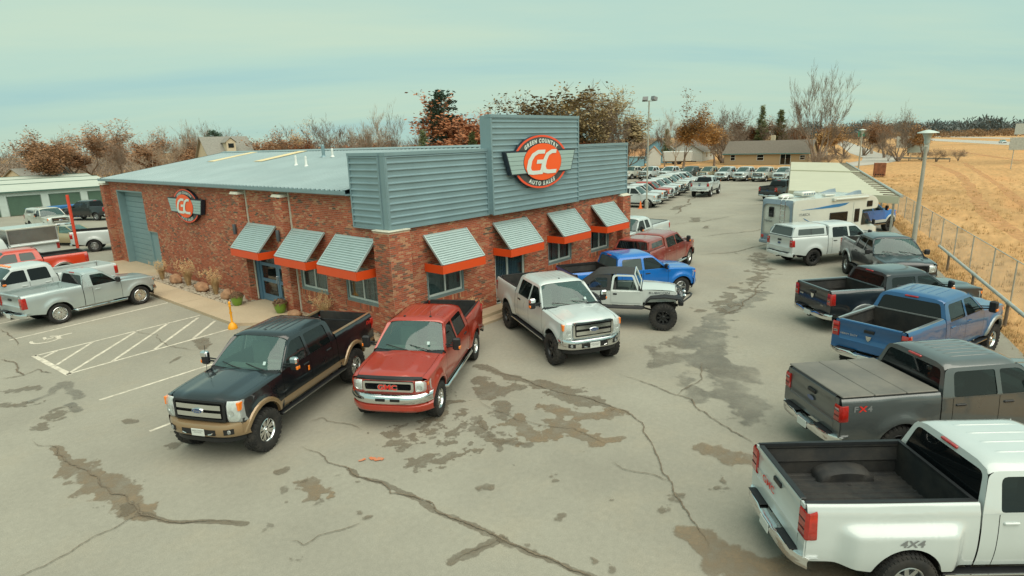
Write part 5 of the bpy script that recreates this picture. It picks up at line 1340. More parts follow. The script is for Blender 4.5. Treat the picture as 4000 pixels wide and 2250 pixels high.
    for xa in (xf, xr):
        for s in (1, -1):
            off = .20 if (p.dually and xa < 0) else 0
            make_wheel(root, xa, s*(yt_+off), s, p.tr, p.tw, p.rr, p.wheel, p.tread, lod, p.rim, cache)
            if off: make_wheel(root, xa, s*(yt_+off-.30), s, p.tr, p.tw, p.rr, p.wheel, p.tread, lod, p.rim, cache)
    # bed extras
    if p.bed == 'tonneau':
        n3 = 3
        for i in range(n3):
            a = xa_-.03+(xz+.06-xa_)*i/n3; b = xa_-.03+(xz+.06-xa_)*(i+1)/n3; g = MB()
            g.cbox(b+.004, a-.004, -(hw-.075), hw-.075, rail+.028, rail+.062, .015); g.build('cover_panel', M_VINYL, root, 30)
    if p.bed == 'topper':
        zt_ = (p.topz or p.zr-.01)+L; tb0, tb1 = xa_-.02, xz+.02; bot = lambda x: rail+.028
        lean = .22; yT = lambda x, z: ys(x, rail)-.03-(z-rail)*.26-(max(0, z-zt_+.16)**2)*1.5
        oz1 = zt_-.07
        outl = [(tb0, rail+.03), (tb0, oz1), (tb1+lean, oz1), (tb1+.02, rail+.03)]
        w1 = fillet([(tb1+.36, rail+.10), (tb0-.13, rail+.10), (tb0-.13, zt_-.17), (tb1+.36+.06, zt_-.17)], .05, 3)
        o2 = fillet(outl, [.005, .05, .08, .02], 3); V, Fc = cdt(o2, [w1], .15)
        for s in (1, -1):
            g = MB(); g.add([(x, s*yT(x, z), z) for x, z in V], [f[::-1] if s < 0 else f for f in Fc]); to = g.build('topper_side', PM, root, 40)
            V2, F2 = cdt(w1, (), .3); g = MB(); g.add([(x, s*(yT(x, z)-.008), z) for x, z in V2], [f[::-1] if s < 0 else f for f in F2]); g.build('topper_window', M_GGLASS, to)
            g = MB(); mxx = (tb1+.36+tb0-.13)/2; zz0, zz1 = rail+.10, zt_-.17; g.add([(mxx-.015, s*(yT(mxx, zz0)+.002), zz0), (mxx+.015, s*(yT(mxx, zz0)+.002), zz0), (mxx+.015, s*(yT(mxx, zz1)+.002), zz1), (mxx-.015, s*(yT(mxx, zz1)+.002), zz1)], [(0, 1, 2, 3)]); g.build('window_bar', M_BLACKP, to)
        g = MB(); rows = []
        for i in range(9):
            x = tb0+(tb1+lean-tb0)*i/8; r = []
            for j in range(13):
                q = -1+2*j/12; r.append(Vector((x-.03*q*q*(i == 8), q*yT(x, oz1), oz1+(.085-.03*(i in (0, 8)))*(1-abs(q)**4)**.6)))
            rows.append(r)
        end = [Vector((v.x-.03, v.y*.99, v.z-.04)) for v in rows[-1]]; st_ = [Vector((v.x+.0, v.y*.99, v.z-.3)) for v in rows[0]]
        g.grid([st_]+rows+[end], flip=False); g.build('topper_roof', PM, root, 45)
        xbk = lambda z: tb1+.02+(lean-.02)*(z-rail)/(oz1-rail)-.002
        ob = [(-(yT(tb1, rail)-.0), rail+.03), (yT(tb1, rail)-.0, rail+.03), (yT(tb1+.1, oz1), oz1), (yT(tb1+.1, oz1)*.6, oz1+.05), (-yT(tb1+.1, oz1)*.6, oz1+.05), (-yT(tb1+.1, oz1), oz1)]
        w3 = fillet([(-(yT(tb1, rail)-.09), rail+.07), (yT(tb1, rail)-.09, rail+.07), (yT(tb1+.1, oz1)-.08, oz1-.03), (-(yT(tb1+.1, oz1)-.08), oz1-.03)], .05, 3)
        V, Fc = cdt(ob, [w3], .3); g = MB(); g.add([(xbk(z), y, z) for y, z in V], [f for f in Fc]); tb = g.build('topper_back', PM, root)
        V, Fc = cdt(w3, (), .3); g = MB(); g.add([(xbk(z)+.008, y, z) for y, z in V], Fc); g.build('topper_rear_glass', M_GGLASS if P.get('greytop') else M_DGLASS, tb)
    root['dims'] = 0
    del root['dims']
    info = dict(xn=xn, xt=xt, ys=ys, belt=belt, rail=rail, L=L, xf=xf, xr=xr, hz=hz, zr=zr)
    return root, info
def place(root, x, y, h): root.location = (x, y, 0); root.rotation_euler = (0, 0, radians(h)); return root
def side_text(root, info, txt, x, z, size, s, mat, off=0., shear=0., sx=1.):
    V, Fc, w, h_ = text_mb(txt, size, off, shear, sx); g = MB()
    g.add([(x+(-s)*a, s*(info['ys'](x, z)+.008), z+b) for a, b in V], [f[::-1] if s < 0 else f for f in Fc] if False else Fc); return g.build('lettering', mat, root)
def back_text(root, info, txt, y, z, size, mat, off=0., sx=1.):
    V, Fc, w, h_ = text_mb(txt, size, off, 0, sx); g = MB(); g.add([(info['xt']-.004, y-a, z+b) for a, b in V], Fc); return g.build('lettering', mat, root)

# ---------------------------------------------------------------- the vehicles in the lot
FD = dict(make='ford', ribs=6)
r, i = pickup('pickup_truck', 'lifted black crew cab pickup with tan wheel flares and chrome mirrors', dict(FD, paint=M_PBLACK, flare=M_PTAN, lower=M_PTAN, bumper=M_PTAN, lift=.22, tr=.49, tw=.34, rr=.26, tread='mt', wheel='chrome', rim=M_CHROME, grille=M_BLACKP, chrome_mirror=1, seat=M_SEAT, poke=.06, rail=M_PTAN, zr=2.0))
place(r, -5.05, -1.57, -154.2)
side_text(r, i, 'FX4', -3.0, i['rail']-.20, .16, 1, M_REDB, .004, .2)
r, i = pickup('pickup_truck', 'dark red crew cab pickup with chrome grille parked beside the black one', dict(make='gmc', paint=M_PRED, wb=3.90, fo=.84, ro=1.22, lift=.10, tr=.445, tw=.31, rr=.25, wheel='chrome', rim=M_CHROME, step=M_CHROME, seat=M_SEAT, zr=1.95, zbelt=1.29, zhood=1.29, znose=1.18, ribs=5, poke=.03))
place(r, -1.68, -3.30, -149.3)
# bug shield on the hood
g = MB(); rows = []
for j in range(13):
    q = -1+2*j/12; x = i['xn']-.03-.10*q*q; z = i['hz'](i['xn']-.08)+.005-.03*q*q; rows.append([Vector((x, q*.82, z-.03)), Vector((x+.02, q*.82, z+.02)), Vector((x-.06, q*.82, z+.055))])
g.grid(rows, flip=True); g.build('bug_shield', M_BLACKP, r, 50)
r, i = pickup('pickup_truck', 'lifted white crew cab pickup with chrome grille and black wheels beside the white off-roader', dict(FD, paint=M_PWHITE, lift=.20, tr=.485, tw=.34, rr=.27, tread='mt', wheel='black', rim=M_RIMB, chrome_mirror=1, seat=M_SEAT, poke=.06, ribs=6))
place(r, 3.39, -4.10, -120.0)
r, i = pickup('pickup_truck', 'bright blue crew cab pickup behind the white off-roader', dict(make='f150', zbelt=1.28, zhood=1.29, znose=1.18, zrail=1.40, paint=M_PBLUE, wb=3.68, fo=.82, ro=1.22, xcab=-1.15, tr=.42, wheel='alloy', rim=M_RIMS, zr=1.92, mirror=M_PBLUE, ribs=0, grille=M_PBLUE, bumper=M_PBLUE, step=M_BLACKP, rear=M_GGLASS, side=M_SGLASS))
place(r, 10.02, -3.22, -33.0)
side_text(r, i, 'F-150', 1.2, i['belt']-.12, .09, -1, M_CHROME)
r, i = pickup('pickup_truck', 'maroon crew cab pickup with a matching maroon canopy over its bed', dict(make='ram', cab='mega', paint=M_PMAROON, wb=4.06, fo=.84, ro=1.15, xcab=-1.35, xcowl=1.28, lift=.08, tr=.44, wheel='chrome', rim=M_CHROME, step=M_CHROME, bed='topper', topz=1.94, ribs=0, zr=1.94, greytop=0))
place(r, 15.13, -1.84, 5.1)
r, i = pickup('pickup_truck', 'white pickup half hidden behind the right corner of the showroom', dict(FD, cab='ext', paint=M_PWHITE, wb=3.6, xcab=-.85, lod=0, wheel='steel', rim=M_RIMS, ro=1.45, ribs=0, liner=M_PWHITE))
place(r, 19.63, 2.13, 181)
# right row
r, i = pickup('pickup_truck', 'white dual rear wheel pickup with black bed liner, largest at the lower right', dict(make='chev', paint=M_PWHITE, wb=4.26, ro=1.40, hw=1.0, xcab=-1.10, dually=True, tr=.41, tw=.24, rr=.225, wheel='steel', rim=M_RIMS, ribs=4, zr=1.96, zrail=1.46, zbelt=1.32, zhood=1.33, rail=M_BLACKP, bumper=M_CHROME, plate=True, fl=.04))
place(r, -.86, -15.86, -50.5)
side_text(r, i, '4X4', -2.12, i['rail']-.47, .15, -1, M_GREYB, .004, .15, 1.3)
back_text(r, i, 'GMC', .30, i['rail']-.40, .16, M_REDB, .004, 1.3); back_text(r, i, 'SIERRA', .66, i['rail']-.40, .09, M_CHROME, .002, 1.1)
r, i = pickup('pickup_truck', 'grey crew cab pickup with a folding vinyl bed cover', dict(FD, paint=M_PGREY, bed='tonneau', lift=.07, tr=.44, tw=.31, tread='mt', wheel='black', rim=M_RIMB, rear=M_DGLASS, ribs=6, zr=1.97, seat=M_SEATG))
place(r, 3.15, -14.91, -43.7)
side_text(r, i, 'F', -2.97, i['rail']-.20, .16, -1, M_GREYB, .006, 0, 1.2); side_text(r, i, 'X', -2.83, i['rail']-.20, .16, -1, M_REDB, .006, 0, 1.3); side_text(r, i, '4', -2.69, i['rail']-.20, .16, -1, M_GREYB, .006, 0, 1.2)
r, i = pickup('pickup_truck', 'lifted ocean blue crew cab pickup with fender flares and grey bed', dict(make='ram', cab='mega', paint=M_PBLUE2, flare=M_PLOW, wb=4.06, fo=.84, ro=1.10, xcab=-1.15, lift=.20, tr=.47, tw=.33, tread='mt', wheel='black', rim=M_CHROME, ribs=5, zr=1.94, poke=.05, rail=M_PLOW))
place(r, 8.18, -13.80, -16.8)
back_text(r, i, 'HEAVY DUTY', .50, i['rail']-.36, .075, M_CHROME, .001)
g = MB(); g.prism([(-.07, .06), (.07, .06), (.05, -.03), (0, -.08), (-.05, -.03)], lambda a, b, w: (w, a, b+i['rail']-.36), i['xt']-.012, i['xt']); g.build('badge', M_CHROME, r)
r, i = pickup('pickup_truck', 'black crew cab pickup with silver wheel arches, chrome bumper and red tail lights', dict(make='ram', paint=M_PDARK, flare=M_PLOW, wb=3.80, fo=.84, ro=1.20, xcab=-1.15, tr=.42, wheel='alloy', rim=M_RIMS, ribs=0, zr=1.93, rail=M_PSLATE, step=M_BLACKP, mirror=M_CHROME))
place(r, 12.06, -12.45, -41.1)
back_text(r, i, 'RAM', .58, i['rail']-.36, .08, M_CHROME, .001); back_text(r, i, '4X4', -.52, i['rail']-.55, .08, M_CHROME, .001)
g = MB(); g.prism([(-.08, .07), (.08, .07), (.06, -.03), (0, -.09), (-.06, -.03)], lambda a, b, w: (w, a, b+i['rail']-.32), i['xt']-.012, i['xt']); g.build('badge', M_CHROME, r)
r, i = pickup('pickup_truck', 'lifted black crew cab pickup facing the camera beside the fence', dict(make='f150', zbelt=1.28, zhood=1.29, znose=1.2, zrail=1.40, paint=M_PDARK, flare=M_PLOW, wb=3.68, fo=.82, ro=1.2, xcab=-1.15, lift=.20, tr=.46, tw=.32, tread='mt', wheel='alloy', rim=M_RIMS, grille=M_BLACKP, bumper=M_PDARK, zr=1.93, ribs=0, plate=False, poke=.05, rail=M_PSLATE))
place(r, 18.09, -11.28, -151.7)
r, i = pickup('pickup_truck', 'white crew cab pickup with a tall white canopy in front of the motorhome', dict(FD, paint=M_PWHITE, bed='topper', topz=2.0, greytop=1, lift=.05, tr=.43, wheel='black', rim=M_RIMB, bumper=M_PWHITE, step=None, side=M_SGLASS, rear=M_SGLASS, seat=M_SEATG, ribs=0))
place(r, 22.39, -8.22, -35.5)
r, i = pickup('pickup_truck', 'blue and white pickup nosing out past the front of the motorhome', dict(make='ram', paint=M_PBLUE, flare=M_PWHITE, lower=M_PWHITE, lift=.15, tr=.46, tw=.32, wheel='black', rim=M_RIMB, bumper=M_PWHITE, grille=M_PWHITE, ribs=0, wb=3.8, tread='mt'))
place(r, 33.1, -7.3, -24)
# left group
r, i = pickup('pickup_truck', 'silver single cab pickup parked against the side pavement', dict(make='chev', zbelt=1.23, zhood=1.25, znose=1.15, zrail=1.35, cab='reg', paint=M_PSILV, wb=3.16, fo=.82, ro=1.18, hw=.98, xcowl=.95, xhdr=.22, xcab=-.62, tr=.41, rr=.27, wheel='ymesh', rim=M_CHROME, ribs=0, zr=1.85, tread=None, liner=M_PSILV, rail=M_PSILV, step=M_CHROME, rear=M_SGLASS, mirror=M_BLACKP))
place(r, -4.97, 14.40, 11.2)
r, i = pickup('pickup_truck', 'white long bed crew cab pickup with amber roof lamps behind the silver one', dict(make='ram', paint=M_PWHITE, wb=4.3, ro=1.35, xcab=-1.02, wheel='steel', rim=M_RIMS, tread=None, liner=M_PWHITE, rail=M_PWHITE, ribs=0, side=M_DGLASS, step=None))
place(r, -6.6, 17.45, 190)
for yy in (-.5, -.25, 0, .25, .5):
    g = MB(); g.cbox(.42, .56, yy-.05, yy+.05, i['zr']-.02, i['zr']+.05, .03); g.build('roof_lamp', M_AMBER, r)
r, i = pickup('pickup_truck', 'bright red extended cab pickup with chrome wheel arch trim', dict(make='chev', zbelt=1.24, zhood=1.24, znose=1.12, cab='ext', paint=M_PRED2, wb=3.6, fo=.82, ro=1.18, xcab=-.98, wheel='steel', rim=M_RIMS, tread=None, ribs=0, zr=1.84, zrail=1.34, flare=M_CHROME, side=M_GGLASS, rear=M_GGLASS, step=None, liner=M_LINER))
place(r, -5.5, 24.35, 179)
r, i = pickup('pickup_truck', 'white pickup with white canopy in front of the storage units', dict(FD, cab='reg', paint=M_PWHITE2, wb=3.4, xcowl=1.0, xhdr=.3, xcab=-.55, bed='topper', topz=1.95, tread=None, lod=1, ribs=0, wheel='steel', rim=M_RIMS, greytop=1, step=None))
place(r, 1.9, 51.0, -84)
r, i = pickup('pickup_truck', 'white pickup partly hidden by the left end of the brick wall', dict(FD, cab='reg', paint=M_PWHITE, wb=3.5, xcowl=.95, xhdr=.3, xcab=-.55, tread=None, ribs=0, wheel='steel', rim=M_RIMS, bumper=M_CHROME, step=None))
place(r, 2.2, 32.8, -24)
r, i = pickup('pickup_truck', 'black crew cab pickup beside the blue skip', dict(make='chev', paint=M_PBLACK, wb=3.5, fo=.9, ro=1.1, xcab=-1.05, hw=.94, tread=None, lod=1, ribs=0, wheel='alloy', rim=M_RIMS, side=M_SGLASS))
place(r, 6.6, 57.2, 117)
r, i = pickup('pickup_truck', 'white pickup carrying a chequer plate service canopy behind the red one', dict(make='chev', cab='reg', paint=M_PWHITE, wb=3.7, xcowl=.9, xhdr=.2, xcab=-.6, ro=1.3, tread=None, ribs=0, wheel='steel', rim=M_RIMS))
place(r, -5.6, 30.2, 187)
M_CHEQ = pmat("chequer_plate", (.42, .44, .44), .22, 1.0, var=.2, vscale=1.5, bump=.6, bscale=45)
M_ALU = pmat("bare_aluminium", (.62, .64, .62), .35, .8)
g = MB(); g.cbox(-3.15, -.66, -1.02, 1.02, 1.45, 1.50, .01); cn = g.build('service_canopy', M_ALU, r)
g = MB(); g.cbox(-3.2, -.62, -1.05, 1.05, 2.32, 2.42, .02); g.build('canopy_roof', M_PWHITE2, cn)
for s in (1, -1):
    g = MB(); g.box(-3.1, -.72, s*.98, s*1.0, 1.50, 2.32); g.build('canopy_door', M_CHEQ, cn)
    for xx in (-3.16, -.70): g = MB(); g.cbox(xx, xx+.06, s*.96, s*1.03, 1.48, 2.34, .01); g.build('canopy_post', M_ALU, cn)
    g = MB(); g.tube([(-3.1, s*1.08, 1.40), (-.7, s*1.08, 1.40)], .07, 10); g.build('canopy_rail', M_PWHITE, cn)
g = MB(); g.box(-3.13, -3.11, -.96, .96, 1.5, 2.32); g.box(-.71, -.69, -.96, .96, 1.5, 2.32); g.build('canopy_end', M_CHEQ, cn)

# far rows: a few builds, copied with their own paint
def recolour(root, old, new):
    for o in [root]+list(root.children_recursive):
        if o.type == 'MESH':
            for sl_ in o.material_slots:
                if sl_.material is old: sl_.link = 'OBJECT'; sl_.material = new
def far_copy(src, old, new, x, y, h, label, group):
    c = copy_tree(src); recolour(c, old, new); place(c, x, y, h); tag(c, label, 'pickup truck', group); return c
GA = 'trucks parked in the row behind the showroom'; GB = 'trucks parked along the far fence'
FARW = dict(lod=1, tread=None, ribs=0, wheel='alloy', rim=M_RIMS)
tf, _ = pickup('pickup_truck', 'silver white crew cab pickup nearest the lamp post and traffic cone', dict(FARW, make='f150', wb=3.68, fo=.82, ro=1.2, paint=M_PWHITE, grille=M_CHROME, mirror=M_PWHITE), GA); place(tf, 40.35, 13.62, -80)
tr_, _ = pickup('pickup_truck', 'white crew cab pickup in the far row, third to the left of the motorhome', dict(FARW, make='ram', wb=3.8, paint=M_PWHITE, bumper=M_CHROME), GB); place(tr_, 77.9, 15.9, 178)
tg_, _ = pickup('pickup_truck', 'white pickup in the far row with a black grille', dict(FARW, make='ford', wb=3.9, cab='ext', xcab=-1.0, paint=M_PWHITE2, grille=M_BLACKP, rail=M_PWHITE2, liner=M_LINER), GB); place(tg_, 77.9, 13.1, 176)
rowA = [(tg_, M_PWHITE2, M_PWHITE, 'white pickup second from the lamp post in the row behind the showroom'), (tf, M_PWHITE, M_PRED, 'red pickup in the row of white trucks behind the showroom'),
        (tr_, M_PWHITE, M_PWHITE, 'white pickup just beyond the red one'), (tg_, M_PWHITE2, M_PWHITE, 'white pickup with black bull bar in the row behind the showroom'), (tr_, M_PWHITE, M_PWHITE2, 'cream pickup beyond the bull bar truck'),
        (tf, M_PWHITE, M_PWHITE, 'white pickup behind the tailgate of the lifted white truck'), (tr_, M_PWHITE, M_PWHITE, 'second white pickup from the far end of the row'), (tg_, M_PWHITE2, M_PWHITE, 'white pickup at the far end of the row behind the showroom')]
spA = [(43.5, 14.5), (46.6, 15.3), (49.5, 16.1), (52.5, 16.8), (55.4, 17.4), (58.6, 18.6), (61.5, 19.1), (64.2, 19.4)]
for (s_, o_, n_, lb), (x, y) in zip(rowA, spA):
    c = far_copy(s_, o_, n_, x, y, -79+random.uniform(-3, 3), lb, GA)
    if 'bull bar' in lb:
        g = MB()
        for z in (.62, .85, 1.08): g.tube([(3.05, -.85, z), (3.22, -.5, z), (3.25, 0, z), (3.22, .5, z), (3.05, .85, z)], .035, 6)
        for yy in (-.5, 0, .5): g.tube([(3.22, yy, .5), (3.24, yy, 1.1)], .035, 6)
        g.build('bull_bar', M_BLACKP, c)
rowB = [(77.9, 18.6, tr_, M_PWHITE, M_PWHITE, 'white two tone pickup in the far row beside the tan one'), (78.2, 21.4, tg_, M_PWHITE2, M_PTANCAR, 'tan pickup in the far row below the bare tree'),
        (78.6, 24.6, tf, M_PWHITE, M_PGREY, 'dark grey pickup in the far row between white and tan ones'), (78.2, 27.8, tr_, M_PWHITE, M_PWHITE, 'white pickup in the far row with a black deer guard'),
        (77.8, 31.0, tg_, M_PWHITE2, M_PWHITE, 'white pickup in the far row in front of the blue shed'), (77.6, 34.2, tf, M_PWHITE, M_PWHITE2, 'leftmost pickup of the far row, beside the grey parapet edge'),
        (77.8, 10.3, tf, M_PWHITE, M_PWHITE, 'white pickup in the far row at the corner of the carport')]
for x, y, s_, o_, n_, lb in rowB: far_copy(s_, o_, n_, x, y, 177+random.uniform(-3, 3), lb, GB)
r = far_copy(tf, M_PWHITE, M_PDARK, 50.5, 2.9, -165, 'dark grey pickup with its tail sticking out from the carport', 'trucks under the carport'); place(r, 53.0, 3.2, -14)
r, i = pickup('pickup_truck', 'lifted white crew cab pickup showing its tailgate in the middle of the lot', dict(FD, paint=M_PWHITE, lift=.22, tr=.47, tw=.33, rr=.26, wheel='chrome', rim=M_RIMS, tread=None, ribs=0, poke=.05, rbumper=M_PWHITE))
place(r, 54.3, 11.95, 9.7)

# small things on the three front trucks
def extras(root, spec):
    for nm, mat, kind, a in spec:
        g = MB()
        if kind == 'tube': g.tube(a[0], a[1], 5)
        elif kind == 'box': g.cbox(*a)
        g.build(nm, mat, root)
M_STICK = pmat("window_sticker", (.45, .58, .56), .5)
tk = [o for o in bpy.data.objects if o.get('category') == 'pickup truck']
bk = next(o for o in tk if 'tan wheel flares' in o['label']); rd_ = next(o for o in tk if o['label'].startswith('dark red')); wh = next(o for o in tk if 'beside the white off-roader' in o['label'])
extras(bk, [('antenna', M_BLACKP, 'tube', ([(1.45, -.86, 1.55), (1.40, -.87, 2.15)], .006)), ('key_tag', M_YEL0 if False else M_AMBER, 'box', (.20, .26, 1.02, 1.035, 1.22, 1.34, .006)), ('load_bar', M_BLACKP, 'tube', ([(-2.95, -.80, 1.50), (-2.95, .80, 1.50)], .022)), ('load_bar_end', M_AMBER, 'box', (-2.99, -2.91, -.82, -.76, 1.46, 1.54, .02)), ('roof_marker', M_BLACKP, 'box', (.30, .36, -.03, .03, 2.205, 2.25, .012))])
extras(rd_, [('roof_marker', M_BLACKP, 'box', (.36, .42, .33, .39, 2.04, 2.09, .012)), ('roof_marker', M_BLACKP, 'box', (.36, .42, -.39, -.33, 2.04, 2.09, .012)), ('antenna', M_BLACKP, 'tube', ([(.38, .36, 2.07), (.36, .36, 2.22)], .006))])
extras(wh, [('roof_marker', M_BLACKP, 'box', (.30, .36, -.03, .03, 2.18, 2.23, .012))])
for o, L_ in ((bk, .22), (rd_, .10), (wh, .20)):
    g = MB(); g.add([(1.20, .48, 1.46+L_), (1.20, .55, 1.46+L_), (1.155, .55, 1.53+L_), (1.155, .48, 1.53+L_)], [(0, 1, 2, 3)]); g.build('window_sticker', M_STICK, o)

# ================================================================ off-roader, motorhome, cars
def offroader():
    root = empty('off_roader'); tag(root, 'lifted white off-roader with black soft top and winch bumper', 'off-roader')
    PM = paint("pale_silver_offroad_paint", (.55, .60, .57), .1, dirt=.08); T = M_TOPV; Z = .0
    hwt = .77; zb, zt = .84, 1.32
    def ys(x): return hwt
    for s in (1, -1):
        # tub side with door opening line and rear arch
        out = [(.60, zb), (.60, zt+.03), (-1.78, zt), (-1.80, zb+.12), (-1.72, zb+.10)]
        for i in range(9): a = pi*i/8; out.append((-1.30-.46*cos(a), zb+.06+.40*sin(a)))
        out += [(-.80, zb)]
        V, Fc = cdt(out, (), .2); g = MB(); g.add([(x, s*hwt, z) for x, z in V], [f if s < 0 else f[::-1] for f in Fc]); g.build('tub_side', PM, root)
        d = MB(); d.cbox(-.52, .52, s*(hwt-.02), s*(hwt+.014), zb+.06, zt+.02, .012); dr = d.build('door', PM, root, 30)
        d = MB(); d.cbox(-.44, -.30, s*(hwt+.0), s*(hwt+.03), zt-.12, zt-.06, .008); d.build('handle', M_BLACKP, dr)
        fr = fillet([(-.52, zt+.02), (.50, zt+.02), (.27, 1.90), (-.46, 1.90)], [.02, .02, .06, .12], 4); fi = fillet([(-.45, zt+.06), (.40, zt+.06), (.22, 1.84), (-.39, 1.84)], [.03, .02, .05, .10], 4)
        V, Fc = cdt(fr, [fi], .3); g = MB(); yy = lambda z: hwt-.0-(z-zt)*.22; g.add([(x, s*(yy(z)+.008), z) for x, z in V], [f if s < 0 else f[::-1] for f in Fc]); g.build('door_frame', PM, dr)
        # soft top rear quarter with window
        o2 = [(-.54, zt+.02), (-.50, 1.90), (-1.02, 1.90), (-1.74, zt+.02)]; w = fillet([(-.66, zt+.12), (-.64, 1.78), (-1.02, 1.78), (-1.46, zt+.12)], .05)
        V, Fc = cdt(o2, [w], .3); g = MB(); g.add([(x, s*(yy(z)), z) for x, z in V], [f if s < 0 else f[::-1] for f in Fc]); sf = g.build('soft_top_side', T, root)
        V, Fc = cdt(w, (), .3); g = MB(); g.add([(x, s*(yy(z)-.01), z) for x, z in V], [f if s < 0 else f[::-1] for f in Fc]); g.build('soft_window', M_SGLASS, sf)
        # fenders
        g = MB(); rows = []
        for x, z in ((.62, zb-.02), (.72, zb+.20), (.86, 1.17), (1.35, 1.22), (1.86, 1.17), (1.92, 1.08)): rows.append([Vector((x, s*.52, z+.02)), Vector((x, s*.86, z+.02)), Vector((x, s*.94, z-.02)), Vector((x, s*.94, z-.06))])
        g.grid(rows, flip=(s > 0)); g.build('front_fender', M_BLACKP if s < 0 else M_BLACKP, root, 30)
        g = MB(); rows = []
        for i in range(9): a = pi*i/8; x = -1.30-.47*cos(a); z = zb+.04+.43*sin(a); rows.append([Vector((x, s*(hwt-.01), z)), Vector((x, s*(hwt+.17), z)), Vector((x, s*(hwt+.17), z-.05))])
        g.grid(rows, flip=(s < 0)); g.build('rear_flare', M_BLACKP, root, 40)
        g = MB(); g.cbox(-.78, .66, s*(hwt-.05), s*(hwt+.12), zb-.10, zb-.02, .02); g.tube([(-.7, s*(hwt+.13), zb-.08), (.6, s*(hwt+.13), zb-.08)], .03, 8); g.build('rock_slider', M_BLACKP, root, 30)
        # hood side panel
        g = MB(); g.add([(.58, s*.74, zb+.1), (1.70, s*.60, zb+.14), (1.70, s*.60, 1.33), (.58, s*.74, 1.40)], [(0, 1, 2, 3) if s < 0 else (3, 2, 1, 0)]); g.build('hood_side', PM, root)
        V, Fc, w_, h_ = text_mb('RUBICON', .11, .001, 0, 1.5)
        g = MB(); g.add([(1.15+(-s)*a*.99, s*(.677+.008+(1.15-(1.15+(-s)*a))*.125), 1.285+b) for a, b in V], Fc); g.build('lettering', M_INK, root)
        # headlight
        g = MB(); g.lathe([(.001, .03), (.09, .022), (.105, .0), (.105, -.05)], 18, lambda a, b, h: (1.735+h, s*.40+a, 1.16+b)); g.build('headlight', M_LENS, root, 40)
        g = MB(); g.lathe([(.001, .05), (.055, .04), (.075, .0), (.05, -.06), (.001, -.07)], 14, lambda a, b, h: (2.02+h, s*.30+a, 1.12+b)); g.build('driving_lamp', M_CHROME, root, 40)
        g = MB(); g.tube([(.52, s*.74, 1.40), (.50, s*.92, 1.46)], .015, 6); g.cbox(.44, .50, s*.86, s*1.02, 1.42, 1.58, .02); g.build('mirror', M_BLACKP, root)
        g = MB(); g.tube([(.50, s*.66, 1.42), (.30, s*.60, 1.92)], .03, 6); g.build('windscreen_post', PM, root)
        g = MB(); g.tube([(-.48, s*.60, 1.2), (-.48, s*.60, 1.82), (-1.2, s*.58, 1.6), (-1.6, s*.6, 1.2)], .028, 6); g.build('roll_bar', M_BLACKP, root)
    g = MB(); rows = []
    for x, w, z in ((.56, .745, 1.405), (1.0, .69, 1.40), (1.5, .625, 1.37), (1.68, .60, 1.335), (1.71, .59, 1.27)): rows.append([Vector((x, q*w, z+.035*(1-q*q)+.02*smooth01((.5-abs(q))/.15))) for q in [-1+2*j/10 for j in range(11)]])
    g.grid(rows, flip=True); hd = g.build('hood', PM, root, 40)
    g = MB(); g.cbox(1.66, 1.72, -.58, .58, .92, 1.33, .03); gr = g.build('grille', PM, root, 30)
    for k in range(7): y = -.24+k*.08; g = MB(); g.cbox(1.712, 1.726, y-.022, y+.022, .98, 1.27, .006); g.build('grille_slot', M_UNDER, gr)
    g = MB(); g.add([(.50, -.64, 1.43), (.50, .64, 1.43), (.30, .58, 1.90), (.30, -.58, 1.90)], [(0, 1, 2, 3)]); g.build('windscreen', M_WGLASS, root)
    g = MB(); g.tube([(.30, -.60, 1.92), (.30, .60, 1.92)], .03, 6); g.tube([(.50, -.66, 1.42), (.50, .66, 1.42)], .03, 6); g.build('windscreen_frame', PM, root)
    g = MB(); rows = []
    for x, z, w in ((.31, 1.925, .63), (-.1, 1.955, .645), (-.6, 1.95, .65), (-1.02, 1.915, .64), (-1.12, 1.85, .645), (-1.76, zt+.02, .76)): rows.append([Vector((x, q*w, z-(.03*abs(q)**4))) for q in [-1+2*j/10 for j in range(11)]])
    g.grid(rows, flip=False); g.build('soft_top', T, root, 40)
    g = MB(); g.add([(.56, -hwt+.01, zb), (-1.78, -hwt+.01, zb+.1), (-1.78, hwt-.01, zb+.1), (.56, hwt-.01, zb)], [(0, 1, 2, 3)]); g.box(-1.79, -1.75, -hwt, hwt, zb+.1, zt); g.build('tub_floor', PM, root)
    g = MB(); 
    for s in (1, -1): g.cbox(-.42, .05, s*.36-.22, s*.36+.22, 1.0, 1.18, .05); g.cbox(-.50, -.36, s*.36-.22, s*.36+.22, 1.1, 1.62, .05)
    g.cbox(.28, .52, -.70, .70, 1.2, 1.36, .04); g.tube([(.18+.04*sin(a), .36+.17*cos(a), 1.36+.16*sin(a)) for a in [2*pi*i/12 for i in range(13)]], .014, 5); g.build('seats', M_SEATG, root)
    # winch bumper with stinger hoop
    g = MB(); g.cbox(1.80, 1.98, -.62, .62, .82, .98, .03); g.build('front_bumper', M_BLACKP, root, 30)
    g = MB(); g.tube([(1.94, -.50, .94), (2.22, -.22, 1.10), (2.26, 0, 1.12), (2.22, .22, 1.10), (1.94, .50, .94)], .03, 8); g.tube([(1.92, -.55, 1.0), (2.0, -.5, 1.12), (2.0, .5, 1.12), (1.92, .55, 1.0)], .025, 8); g.build('stinger_bar', M_BLACKP, root, 40)
    g = MB(); g.lathe([(.06, -.14), (.06, .14)], 12, lambda a, b, h: (1.92+a, h, 1.04+b), True); g.cbox(1.84, 1.99, .15, .27, .98, 1.10, .02); g.cbox(1.84, 1.99, -.27, -.15, .98, 1.10, .02); g.build('winch', M_GREYB, root, 40)
    g = MB(); g.cbox(-1.95, -1.80, -.66, .66, .80, .94, .03); g.build('rear_bumper', M_BLACKP, root)
    g = MB()
